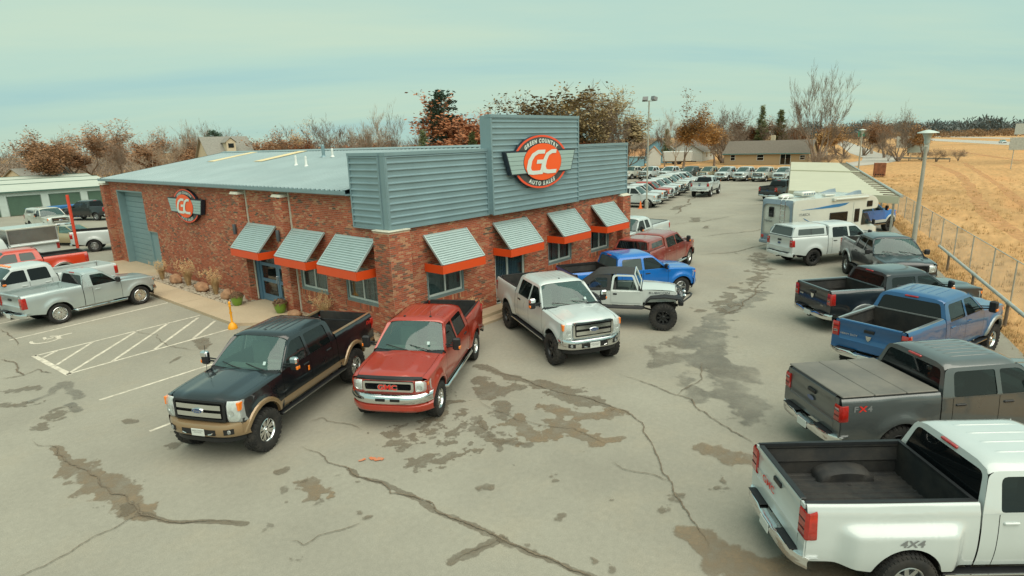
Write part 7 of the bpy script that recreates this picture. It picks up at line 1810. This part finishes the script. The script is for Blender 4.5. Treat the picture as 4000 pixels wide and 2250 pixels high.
# storage units
def storage(x0, x1, y0, dep, lb, doors=True):
    p = empty('storage_building', ((x0+x1)/2, y0+dep/2, 0)); tag(p, lb, 'building', 'storage units'); O = Vector(((x0+x1)/2, y0+dep/2, 0))
    def B(nm, mat, *bx):
        g = MB()
        for b in bx: g.box(b[0]-O.x, b[1]-O.x, b[2]-O.y, b[3]-O.y, b[4], b[5])
        return g.build(nm, mat, p)
    B('wall', M_WHITEM, (x0, x1, y0+.3, y0+dep, 0, 2.7))
    ridge = 3.35; g = MB(); L_ = (x1-x0)/2+.2; D_ = dep/2+.2
    g.add([(-L_, -D_, 2.72), (L_, -D_, 2.72), (L_, 0, ridge), (-L_, 0, ridge), (L_, D_, 2.72), (-L_, D_, 2.72), (-L_, -D_, 2.66), (L_, -D_, 2.66)], [(0, 1, 2, 3), (3, 2, 4, 5), (6, 7, 1, 0)]); rf = g.build('roof', M_PALEROOF, p)
    g = MB(); g.box(-L_, L_, -D_-.06, -D_-.001, 2.58, 2.74); g.build('eave_trim', M_GREENT, rf); g = MB(); g.box(-L_, L_, -.12, .12, ridge-.02, ridge+.05); g.build('ridge_cap', M_GREENT, rf)
    x = x1-1.2
    if doors:
        while x > x0+4:
            d = B('roll_door', M_GREEND, (x-3.0, x, y0+.22, y0+.28, .02, 2.15))
            for k in range(16): g = MB(); g.cbox(x-2.98-O.x, x-.02-O.x, y0+.195-O.y, y0+.219-O.y, .04+k*.132, .04+k*.132+.118, .008); g.build('door_slat', M_GREEND, d)
            B('door_pillar', M_WHITEM, (x+.05, x+.75, y0+.12, y0+.29, 0, 2.2)); x -= 3.85
        B('door_header', M_WHITEM, (x0, x1, y0+.12, y0+.29, 2.2, 2.57))
    return p
storage(-34, 14.5, 70.6, 9.0, 'nearest long white storage building with green roller doors')
storage(-40, 17, 87, 9.0, 'second long storage roof behind the green door units', False)
storage(-46, 20, 103, 9.0, 'farthest pale storage roof in front of the trees', False)
# skip
p = empty('skip', (5.6, 63.0, 0), radians(10)); tag(p, 'blue steel skip in front of the storage units', 'skip'); M_SKIP = pmat("blue_skip_paint", (.015, .12, .32), .5, var=.2, vscale=3)
g = MB(); g.prism([(-1.9, 0), (1.3, 0), (2.3, 1.25), (-2.9, 1.25), (-2.8, 1.15), (2.15, 1.15), (1.25, .08), (-1.85, .08)], lambda u, v, w: (u, w, v), -.9, .9); g.build('body', M_SKIP, p)
g = MB(); g.box(-1.9, 1.3, -.92, -.86, .0, .5); g.prism([(-1.9, 0), (1.3, 0), (2.3, 1.25), (-2.9, 1.25)], lambda u, v, w: (u, w, v), -.95, -.90); g.prism([(-1.9, 0), (1.3, 0), (2.3, 1.25), (-2.9, 1.25)], lambda u, v, w: (u, w, v), .90, .95); g.build('side_plate', M_SKIP, p)
# houses
def gable_house(nm, lb, x, y, rz, L_, D_, hw_, hr, wall, roof, wins=(), trim=None, cat='house', over=.4, door=None, chim=None):
    p = empty(nm, (x, y, 0), radians(rz)); tag(p, lb, cat)
    g = MB(); g.prism([(-D_/2, 0), (D_/2, 0), (D_/2, hw_), (0, hr-.12), (-D_/2, hw_)], lambda u, v, w: (w, u, v), -L_/2, L_/2); g.build('wall', wall, p)
    for s in (1, -1):
        g = MB(); sl_ = (hr-hw_)/(D_/2); e = D_/2+over; g.add([(-L_/2-over, s*e, hw_-sl_*over), (L_/2+over, s*e, hw_-sl_*over), (L_/2+over, 0, hr), (-L_/2-over, 0, hr), (-L_/2-over, s*e, hw_-sl_*over+.14), (L_/2+over, s*e, hw_-sl_*over+.14), (L_/2+over, 0, hr+.14), (-L_/2-over, 0, hr+.14)],
            [(0, 1, 2, 3), (7, 6, 5, 4), (0, 4, 5, 1), (1, 5, 6, 2), (3, 7, 4, 0)]); r_ = g.build('roof', roof, p)
        if trim: g = MB(); g.box(-L_/2-over, L_/2+over, s*(e+.002), s*(e+.05), hw_-sl_*over-.05, hw_-sl_*over+.12); g.build('fascia', trim, r_)
    for (u0, u1, z0, z1) in wins:
        g = MB(); y_ = -D_/2
        for a, b, c, d in ((u0-.08, u0, z0-.08, z1+.08), (u1, u1+.08, z0-.08, z1+.08), (u0, u1, z0-.08, z0), (u0, u1, z1, z1+.08), (u0, u1, (z0+z1)/2-.03, (z0+z1)/2+.03) if z0 > .4 else ((u0+u1)/2-.04, (u0+u1)/2+.04, z0, z1)): g.box(a, b, y_-.06, y_-.002, c, d)
        w = g.build('window' if z0 > .4 else 'glazed_door', M_WHITEW, p); g = MB(); g.box(u0, u1, y_-.03, y_-.01, z0, z1); g.build('pane', M_DGLASS, w)
    return p
h = gable_house('brick_house', 'long low tan brick house with brown shingle roof behind the far fence', 129, 28.6, -90+3.5, 17.5, 8, 2.55, 5.0, M_TANBR, M_SHING, [(-7.3, -6.4, 1.0, 2.15), (-1.6, -.3, 1.0, 2.15), (3.2, 5.2, .1, 2.2), (8.0-.9, 8.0, 1.1, 1.95)], M_TEAL)
g = MB(); g.box(-.4, .4, 1.6, 2.4, 4.2, 6.2); g.build('chimney', M_SIDING, h)
h = gable_house('dormer_house', 'cream house with grey shingle roof and a dormer behind the showroom', 37.5, 92.5, -8, 7.2, 8, 5.2, 8.7, M_SIDING, M_SHING2, [(-3.2, -2.4, 3.2, 4.6)], M_WHITEW)
g = MB(); g.prism([(-.75, 6.2), (.75, 6.2), (.75, 7.9), (0, 8.5), (-.75, 7.9)], lambda u, v, w: (u, w, v), -3.6, -.6); dm = g.build('dormer', M_SIDING, h)
g = MB(); g.add([(-1.0, -3.8, 7.75), (0, -3.8, 8.6), (0, -.5, 8.6), (-1.0, -.5, 7.75)], [(0, 1, 2, 3)]); g.add([(1.0, -3.8, 7.75), (0, -3.8, 8.6), (0, -.5, 8.6), (1.0, -.5, 7.75)], [(3, 2, 1, 0)]); g.build('dormer_roof', M_SHING2, dm)
g = MB(); g.box(-.45, .45, -3.66, -3.61, 6.9, 7.6); g.build('window', M_DGLASS, dm)
gable_house('garden_shed', 'small blue shed with brown roof beside the grey parapet edge', 118, 56.5, -65, 5, 4.2, 2.4, 3.8, M_BLUEW, M_BROWNR, (), M_WHITEW, 'shed', .2)
gable_house('barn_shed', 'cream barn shaped shed beside the blue shed', 121, 52.8, 25, 4, 3.2, 2.6, 4.4, M_WHITEW, M_BROWNR, (), None, 'shed', .15)
gable_house('blue_house', 'blue gabled house with open porch behind the sheds', 138, 60, 25, 12, 8.5, 3.0, 6.2, M_BLUEW, M_SHING2, [(-2, 0, .1, 2.2)], M_TEAL)
gable_house('grey_roof_house', 'house with wide grey brown roof behind the white trailer', 150, 56, 12, 18, 9, 2.6, 5.2, M_WHITEW, M_SHING, [(-4, -2.5, 1, 2.1), (2, 3.5, 1, 2.1)], M_WHITEW)
gable_house('far_barn', 'small pale building among the trees beyond the storage roofs', 18, 128, 20, 9, 6, 2.6, 4.2, M_SIDING, M_SHING2)
gable_house('far_house', 'low grey roofed house at the far left edge', -14, 150, 10, 22, 9, 2.6, 5.0, M_WHITEW, M_SHING2, [(-6, -4, 1, 2), (3, 5, 1, 2)])
p = empty('box_trailer', (127, 49.6, 0), radians(-75)); tag(p, 'white box trailer parked beside the blue house', 'trailer')
g = MB(); g.cbox(-3.4, 3.4, -1.15, 1.15, .7, 3.1, .12); g.build('body', M_WHITEW, p); g = MB(); g.box(-3.4, 4.4, -.5, .5, .5, .68); g.build('frame', M_UNDER, p)
for xx in (-.7, .5): g = MB(); g.lathe([(.001, -1.1), (.38, -1.1), (.38, 1.1), (.001, 1.1)], 16, lambda a, b, h: (xx+a, h, .38+b)); g.build('wheel', M_TYRE, p)
# field details
p = empty('steel_cabinet', (89.8, .8, 0), radians(12)); tag(p, 'rusty brown steel cabinet standing alone in the grass', 'cabinet')
g = MB(); g.cbox(-.7, .7, -.75, .75, .18, 2.0, .03); g.build('body', M_RUST, p)
for k in range(4): g = MB(); g.box(-.715, -.70, -.55+k*.3, -.35+k*.3, .30, .45); g.build('vent', M_UNDER, p)
for s in (-.55, .45): g = MB(); g.box(-.6, .6, s, s+.12, 0, .18); g.build('foot', M_RUST, p)
p = empty('guard_rail', (142, 1.5, 0)); tag(p, 'grey guard rail at the dead end of the side road', 'guard rail'); a = Vector((3.5, 5.2, 0)); b_ = Vector((-3.5, -5.0, 0))
g = MB(); g.obox((a+b_)/2+Vector((0, 0, .62)), (b_-a).normalized(), Vector((0, 0, 1)).cross((b_-a).normalized()), Vector((0, 0, 1)), (b_-a).length/2, .05, .16); g.build('beam', M_GALVP, p)
for k in range(5): c = a.lerp(b_, k/4); g = MB(); g.box(c.x-.07, c.x+.07, c.y-.07, c.y+.07, 0, .7); g.build('post', M_WOODP, p)
p = empty('ranch_fence', (158, 26, 0)); tag(p, 'white three rail fence at the end of the brick house', 'fence')
for k in range(3): g = MB(); g.box(-.03, .03, -2.4+k*2.2, -2.24+k*2.2, 0, 1.7); g.build('post', M_WHITEW, p)
for z in (.5, 1.0, 1.5): g = MB(); g.box(-.05, -.032, -2.5, 2.4, z, z+.16); g.build('rail', M_WHITEW, p)
g = MB(); g.lathe([(.001, 0), (.17, 0), (.17, 5.2), (.001, 5.2)], 10); o = g.build('marker_pole', M_RUST); o.location = (140, 21.4, 0); tag(o, 'rusty orange pole in front of the ranch fence', 'pole')
def board(x, y, w, h, z, rz, mat, lb, name='road_sign', group=None):
    p = empty(name, (x, y, 0), radians(rz)); tag(p, lb, 'sign', group)
    g = MB(); g.cbox(-.04, .04, -w/2, w/2, z, z+h, .01); g.build('board', mat, p)
    for k in range(4): g_ = MB(); g_.box(.04, .07, -w/2+.05, w/2-.05, z+h*(k+.5)/4-.03, z+h*(k+.5)/4+.03); g_.build('stiffener', M_GALVP, p)
    for s in (-w*.3, w*.3): g = MB(); g.tube([(.12, s, 0), (.12, s, z+h)], .06, 6); g.build('post', M_GALVP, p)
board(112, -14.6, 3.4, 1.9, 3.0, 15, M_GALVP, 'back of a large road sign at the right edge of the field')
board(330, -12, 5, 4.5, 3.2, 15, M_GALVP, 'back of a tall sign beside the far highway')
board(283, 38.5, 5, 2.2, 4.2, 15, pmat("highway_green", (.01, .22, .14), .5), 'small green highway sign near the distant lamp post')
board(210, 14, 4.6, 3.4, 1.2, 15, M_GALVP, 'pale board behind the roadside bushes')
board(148, 3.2, 4.0, 1.8, 1.6, 20, M_WHITEM, 'low white board by the guard rail')

# dry grass tufts along the lot edge and through the near field
rnd = random.Random(77); g = MB()
def tuft(x, y, h, n):
    for k in range(n):
        a = rnd.uniform(0, 6.28); l = h*rnd.uniform(.5, 1.1); lean = rnd.uniform(.1, .7)*l; w = Vector((-sin(a), cos(a), 0))*(.010+.012*h); b0 = Vector((x+rnd.gauss(0, .07), y+rnd.gauss(0, .07), -.03)); g.add([b0-w, b0+w, b0+Vector((cos(a)*lean, sin(a)*lean, l))], [(0, 1, 2)])
for k in range(2600):
    x = rnd.uniform(4, 78); e_ = -15.49+.27*(x-12.6); tuft(x, e_-abs(rnd.gauss(.12, .5))-.02, rnd.uniform(.06, .22), 7)
for k in range(5200):
    x = rnd.uniform(12, 95)**1.0; y = -15.45+.277*(x-18)-rnd.expovariate(1/7.5); v = fbm(x*.25, y*.6, 1.)
    if v < -.05: continue
    tuft(x, y, rnd.uniform(.08, .30), 6)
tag(g.build('dry_grass', pmat("dry_tuft_straw", (.44, .29, .125), .9, var=.35, vscale=1.5)), 'short dry grass tufts along the fence and across the field', 'grass', kind='stuff')

# ================================================================ trees and shrubs
M_BARK = pmat("grey_brown_bark", (.20, .15, .11), .95, var=.3, vscale=5)
M_BARKP = pmat("pale_bark", (.33, .26, .19), .95, var=.3, vscale=5)
M_LRUST = pmat("rust_oak_leaf", (.31, .115, .045), .8, var=.45, vscale=1.2)
M_LBROWN = pmat("brown_leaf", (.27, .14, .065), .8, var=.4, vscale=1.0)
M_LGOLD = pmat("golden_leaf", (.36, .20, .07), .8, var=.35, vscale=1.0)
M_LOLIVE = pmat("olive_leaf", (.24, .18, .085), .8, var=.4, vscale=.8)
M_LPINE = pmat("pine_needle", (.035, .075, .045), .8, var=.4, vscale=1.2)
M_LPINEY = pmat("yellow_green_pine", (.085, .10, .03), .8, var=.3, vscale=1.2)
def tree_mesh(seed, H, spread=.5, up=.55, levels=6, trunk=.16, first=.22, leaf=0, leafsize=.22, tw=.009, droop=0., multi=1):
    rr = random.Random(seed); tb = MB(); tips = []
    def grow(p, d, l, r, lev):
        n = 3 if lev < 2 else 2; pts = [p]; q = p.copy(); dd = d.copy()
        for i in range(n):
            dd = (dd+Vector((rr.gauss(0, .13), rr.gauss(0, .13), rr.gauss(0, .08)+up*.06-droop*lev*.03))).normalized(); q = q+dd*(l/n); pts.append(q.copy())
        r1 = max(tw*.6, r*(.66 if lev < levels-1 else .4)); tb.tube(pts, [r+(r1-r)*i/n for i in range(n+1)], 6 if lev < 2 else (4 if lev < 4 else 3), False)
        if lev >= levels-2: tips.extend(pts[1:])
        if lev >= levels: return
        k = rr.choice((2, 3, 3)) if lev < 3 else rr.choice((2, 3, 3, 4))
        for j in range(k):
            a = rr.uniform(0, 6.28); o = dd.orthogonal().normalized(); o2 = dd.cross(o); t = spread*rr.uniform(.55, 1.25)
            t = t*(.35 if j == 0 else 1.15); nd = (dd*cos(t)+(o*cos(a)+o2*sin(a))*sin(t)); nd = (nd+Vector((0, 0, up*.22))).normalized()
            at = pts[-1] if j < 2 or lev == 0 else pts[rr.randrange(1, len(pts))]
            grow(at.copy(), nd, l*(rr.uniform(.78, .98) if j == 0 else rr.uniform(.48, .82)), max(tw, r1*rr.uniform(.5, .75)), lev+1)
    for m in range(multi):
        d = Vector((0, 0, 1)) if multi == 1 else Vector((rr.gauss(0, .3), rr.gauss(0, .3), 1)).normalized(); grow(Vector((rr.gauss(0, .15)*(multi > 1), rr.gauss(0, .15)*(multi > 1), 0)), d, H*first, trunk, 0)
    mx_ = max(v[2] for v in tb.v); s = H/mx_; tb.v = [(a*s, b*s, c*s) for a, b, c in tb.v]
    lf = None
    if leaf:
        lf = MB()
        for t in tips:
            for k in range(leaf):
                c = t*s+Vector((rr.gauss(0, .28), rr.gauss(0, .28), rr.gauss(0, .24))); e1 = Vector((rr.gauss(0, 1), rr.gauss(0, 1), rr.gauss(0, .7))).normalized(); e2 = e1.orthogonal().normalized(); z_ = leafsize*rr.uniform(.5, 1.2)
                lf.add([c-e1*z_*.5, c+e2*z_*.3, c+e1*z_*.5, c-e2*z_*.3], [(0, 1, 2, 3)])
    return tb, lf
def pine_mesh(seed, H, R, conic=True):
    rr = random.Random(seed); tb = MB(); lf = MB(); tb.tube([(0, 0, 0), (.05, 0, H*.5), (0, 0, H*.97)], [H*.022, H*.014, .02], 7)
    n = int(H*9)
    for i in range(n):
        t = .18+.8*(i/n); z = H*t; a = rr.uniform(0, 6.28); rad = R*((1-t)**.75*1.15 if conic else sin(min(1, (t-.1)*1.1)*pi)**.6)*rr.uniform(.55, 1.1); d = Vector((cos(a), sin(a), rr.uniform(-.1, .35))); tip = Vector((0, 0, z))+d*rad
        tb.tube([(0, 0, z), tuple(tip)], [.04, .012], 3, False)
        for q in range(int(16+rad*12)):
            u_ = rr.random()**.6; c = Vector((0, 0, z)).lerp(tip, u_)+Vector((rr.gauss(0, .22), rr.gauss(0, .22), rr.gauss(0, .16))); e1 = (d+Vector((rr.gauss(0, .6), rr.gauss(0, .6), rr.gauss(0, .5)))).normalized(); e2 = e1.orthogonal().normalized(); s = rr.uniform(.18, .34)
            lf.add([c-e1*s, c+e2*s*.28, c+e1*s, c-e2*s*.28], [(0, 1, 2, 3)])
    return tb, lf
KIND = {}
def proto(kind, maker, bark, leafmat):
    tb, lf = maker; p = empty('tree_source'); t = tb.build('trunk', bark, p); t.data.name = 'tree_wood'
    if lf: c = lf.build('crown', leafmat, p); c['kind'] = 'stuff'
    KIND[kind] = p; return p
proto('bare_a', tree_mesh(1, 10, .46, .75, 8, .17, .20), M_BARK, None); proto('bare_b', tree_mesh(2, 10, .60, .55, 7, .16, .17), M_BARKP, None)
proto('bare_c', tree_mesh(3, 10, .38, .95, 8, .15, .22, multi=2), M_BARKP, None); proto('bare_d', tree_mesh(4, 10, .40, .9, 7, .16, .17, multi=4), M_BARK, None)
proto('rust_a', tree_mesh(5, 10, .58, .6, 7, .2, .17, 1, .34), M_BARK, M_LRUST); proto('rust_b', tree_mesh(6, 10, .40, .85, 7, .17, .17, 1, .24), M_BARK, M_LBROWN)
proto('gold_a', tree_mesh(7, 10, .44, .9, 7, .17, .18, 1, .22, droop=.4), M_BARK, M_LGOLD); proto('olive_a', tree_mesh(8, 10, .66, .5, 7, .2, .16, 1, .30), M_BARK, M_LOLIVE)
proto('pine_a', pine_mesh(9, 10, 2.6, False), M_BARK, M_LPINE); proto('pine_b', pine_mesh(10, 10, 2.2, True), M_BARK, M_LPINEY)
proto('brush', tree_mesh(11, 10, .6, .35, 6, .07, .13, multi=9), M_BARK, None)
USED = set()
def tree(kind, x, y, H, W, label, group='trees around the lot', rz=None, name='tree', cat='tree'):
    src = KIND[kind]
    if kind in USED: c = copy_tree(src)
    else: c = src; USED.add(kind)
    c.name = name; c.location = (x, y, -.05); c.rotation_euler = (0, 0, random.uniform(0, 6.28) if rz is None else rz); c.scale = (H/10*W, H/10*W, H/10)
    tag(c, label, cat, group); return c
def polar(px, D):                                   # spot on the ground at a bearing
    az = px; return CAM.x+cos(az)*D, CAM.y+sin(az)*D
TREES = [
 ('rust_b', 24.0, 130.1, 13.6, 1.5, 'big half bare rust tree at the left above the storage roofs'), ('bare_b', 33, 122, 11.2, 1.5, 'broad pale bare tree right of the big rust tree'), ('bare_b', 36, 110, 11.6, 1.05, 'round topped pale bare tree left of the dormer house'),
 ('bare_c', 42, 116, 13.3, 1.0, 'tall thin pale bare tree beside the dormer house'), ('pine_a', 46, 115, 10.6, .9, 'small dark evergreen peeping over the dormer house roof'), ('rust_b', 46, 89, 10.2, 1.2, 'brown tree between dormer house and parapet'),
 ('rust_a', 45, 79, 8.6, 1.0, 'low rust bush tree behind the roof vents'), ('bare_d', 49, 80, 12.6, 1.3, 'spreading bare tree behind the white vent pipes'), ('bare_a', 47.0, 58.4, 13.6, .75, 'crooked bare tree rising left of the tall parapet'),
 ('bare_c', 51, 68.5, 13.6, .9, 'slim bare tree left of the crooked one'), ('pine_a', 56.6, 57.2, 14.8, .85, 'tall dark pine beside the rust oak'), ('rust_a', 59.3, 55.3, 14.9, .95, 'tall rust red oak above the showroom roof'),
 ('rust_a', 54.0, 52.0, 10.4, 1.5, 'wide orange oak behind the roof ridge'), ('pine_b', 42.0, 45.5, 8.5, .8, 'small yellow green pine behind the left of the roof ridge'), ('pine_b', 46.6, 41.0, 8.1, .85, 'small yellow green pine against the tall parapet'),
 ('rust_a', 61, 47.5, 12.0, 1.1, 'rust oak touching the left edge of the tall parapet'), ('olive_a', 68, 48.5, 15.2, 1.15, 'left half of the broad olive tree above the parapet'), ('olive_a', 73, 47.0, 16.6, 1.25, 'tall olive brown tree above the sign parapet'), ('olive_a', 76, 43.0, 13.5, 1.0, 'olive tree at the right end of the parapet clump'),
 ('bare_d', 80, 43.4, 17.0, .8, 'bare tree between the two olive brown clumps'), ('olive_a', 90.0, 42.8, 16.4, 1.1, 'big olive brown tree left of the floodlight pole'), ('bare_a', 84, 40.3, 14.2, .9, 'bare twiggy tree in front of the olive brown one'),
 ('gold_a', 95.5, 33.6, 15.0, .78, 'upright golden tree behind the far truck row'), ('bare_a', 110, 44.5, 12.6, .8, 'bare tree right of the floodlight pole'), ('bare_c', 108, 41.4, 12.8, .8, 'second bare tree right of the floodlight pole'), ('pine_b', 130, 54, 8.6, .9, 'dark round evergreen behind the sheds'),
 ('gold_a', 119, 37.2, 13.4, .85, 'golden brown tree left of the brick house'), ('bare_d', 140, 42, 15.0, .95, 'twiggy bare tree behind the brick house'), ('rust_b', 144, 40, 13.0, 1.1, 'brown leafed tree behind the brick house roof'), ('gold_a', 138, 43, 12.2, 1.0, 'golden tree behind the left of the brick house roof'),
 ('pine_b', 145.5, 36.2, 13.6, .72, 'tall narrow pine behind the brick house'), ('pine_b', 147, 32.2, 12.4, .95, 'broad pine behind the right of the brick house'), ('rust_b', 150, 29, 10.4, 1.1, 'brown scrubby tree behind the big bare tree'), ('bare_d', 119.5, 16.6, 20.6, .68, 'very tall many stemmed bare tree at the right end of the brick house'),
 ('bare_a', 176, 11.0, 14.6, .62, 'slender bare tree beyond the side road'), ('brush', 112, 14.5, 4.2, 1.3, 'tangle of bare brush at the foot of the tall bare tree')]
for t in TREES: tree(t[0], t[1], t[2], t[3], t[4]*(1.55 if t[0] in ('olive_a', 'rust_a', 'rust_b', 'gold_a') else (1.2 if 'bare' in t[0] else 1.0)), t[5])
# thicket trees that close the gaps behind the showroom
rnd = random.Random(21); ORD = {}; NTH = ' first second third fourth fifth sixth seventh eighth ninth tenth eleventh twelfth thirteenth fourteenth fifteenth sixteenth seventeenth eighteenth nineteenth twentieth'.split(' ')
KN = {'bare_b': 'pale spreading bare tree', 'bare_d': 'many stemmed bare tree', 'rust_b': 'thin brown leafed tree', 'bare_a': 'dark bare tree', 'rust_a': 'rust red tree', 'gold_a': 'golden brown tree'}
for k in range(56):
    t = k/55; az = radians(78-t*56); D = rnd.uniform(120, 165) if t < .35 else rnd.uniform(88, 125); x = CAM.x+cos(az)*D; y = CAM.y+sin(az)*D
    if 60 < x < 110 and 20 < y < 38: continue
    kd = rnd.choice(('bare_b', 'bare_d', 'rust_b', 'rust_b', 'bare_a', 'rust_a', 'gold_a') if t > .2 else ('bare_b', 'bare_a', 'rust_b', 'rust_b', 'bare_d'))
    ORD[kd] = ORD.get(kd, 0)+1
    tree(kd, x, y, rnd.uniform(7.6, 10.4)*D/115, rnd.uniform(1.3, 2.0), '%s %s from the left in the thicket behind the showroom' % (NTH[ORD[kd]], KN[kd]), 'thicket trees behind the showroom')
ORD = {}
for k in range(16):
    az = radians(22-k*1.0-rnd.uniform(0, .8)); D = rnd.uniform(150, 210); kd = rnd.choice(('bare_d', 'gold_a', 'rust_b', 'bare_b')); ORD[kd] = ORD.get(kd, 0)+1
    tree(kd, CAM.x+cos(az)*D, CAM.y+sin(az)*D, rnd.uniform(9, 12.5), rnd.uniform(1.3, 1.9), '%s %s from the left in the grove behind the brick house' % (NTH[ORD[kd]], KN[kd]), 'grove behind the brick house')
SHR = [(131, 14.6, 3.0, 1.6, 'grey bare bush beside the steel cabinet and carport end'), (141, 7.6, 3.4, .7, 'small bare bush at the end of the side road'), (150, 3.0, 3.2, 1.5, 'brown bush behind the white board'), (139, -1.2, 3.6, 1.2, 'dense brown bush at the right end of the guard rail'), (143, -4.5, 3.0, 1.3, 'low brown bush right of the guard rail'),
       (176, 8.5, 7.0, .9, 'tall brush clump at the foot of the slender tree'), (184, 14.5, 4.2, 1.3, 'brown brush along the right of the side road'), (205, 20, 4.2, 1.4, 'farther brown brush along the side road'), (238, 28, 4.4, 1.5, 'far brush along the side road near the lamp post'), (300, 44, 4.5, 1.8, 'farthest brush beside the side road'), (170, 25, 3.6, 1.5, 'brush between the ranch fence and the side road'), (133, 17.5, 2.6, 1.4, 'low brush below the rusty pole')]
for x, y, H, W_, lb in SHR: tree('brush', x, y, H, W_, lb, 'bare shrubs in the field', name='shrub', cat='shrub')
# distant woods on the horizon, one mass each
def woods(name, label, az0, az1, D0, D1, h0, h1, n, mat, seed, thin=.35):
    rr = random.Random(seed); g = MB()
    for k in range(n):
        az = radians(rr.uniform(az0, az1)); D = rr.uniform(D0, D1); H = rr.uniform(h0, h1)*(1+.35*fbm(az*30, D*.004, seed)); x = CAM.x+cos(az)*D; y = CAM.y+sin(az)*D
        for q in range(22):
            u_ = rr.random(); c = Vector((x+rr.gauss(0, H*.22), y+rr.gauss(0, H*.22), H*u_)); e1 = Vector((rr.gauss(0, .5), rr.gauss(0, .5), rr.uniform(.3, 1.3))).normalized(); e2 = e1.orthogonal().normalized(); s = H*rr.uniform(.10, .22)*(1.15-u_*.5)
            g.add([c-e1*s, c+e2*s*thin, c+e1*s, c-e2*s*thin], [(0, 1, 2, 3)])
    tag(g.build(name, mat), label, 'woods', kind='stuff')
M_WD = pmat("far_wood_haze_grey", (.10, .115, .11), .95, var=.4, vscale=.05); M_WB = pmat("far_wood_haze_brown", (.20, .16, .125), .95, var=.4, vscale=.06)  # haze of distance is mixed into both wood colours
woods('far_woods', 'dark band of distant woods along the right horizon', -16, 16, 700, 900, 9, 15, 1500, M_WD, 3)
woods('far_woods', 'brown scrub line in front of the distant woods beyond the highway', -16, 12, 560, 680, 3, 5.5, 900, pmat("far_scrub", (.24, .14, .07), .95, var=.3, vscale=.05), 4)
woods('left_woods', 'brown woods with haze put into their colour along the left horizon behind the bare trees', 20, 84, 200, 320, 4.5, 7.5, 3600, M_WB, 5, .09)
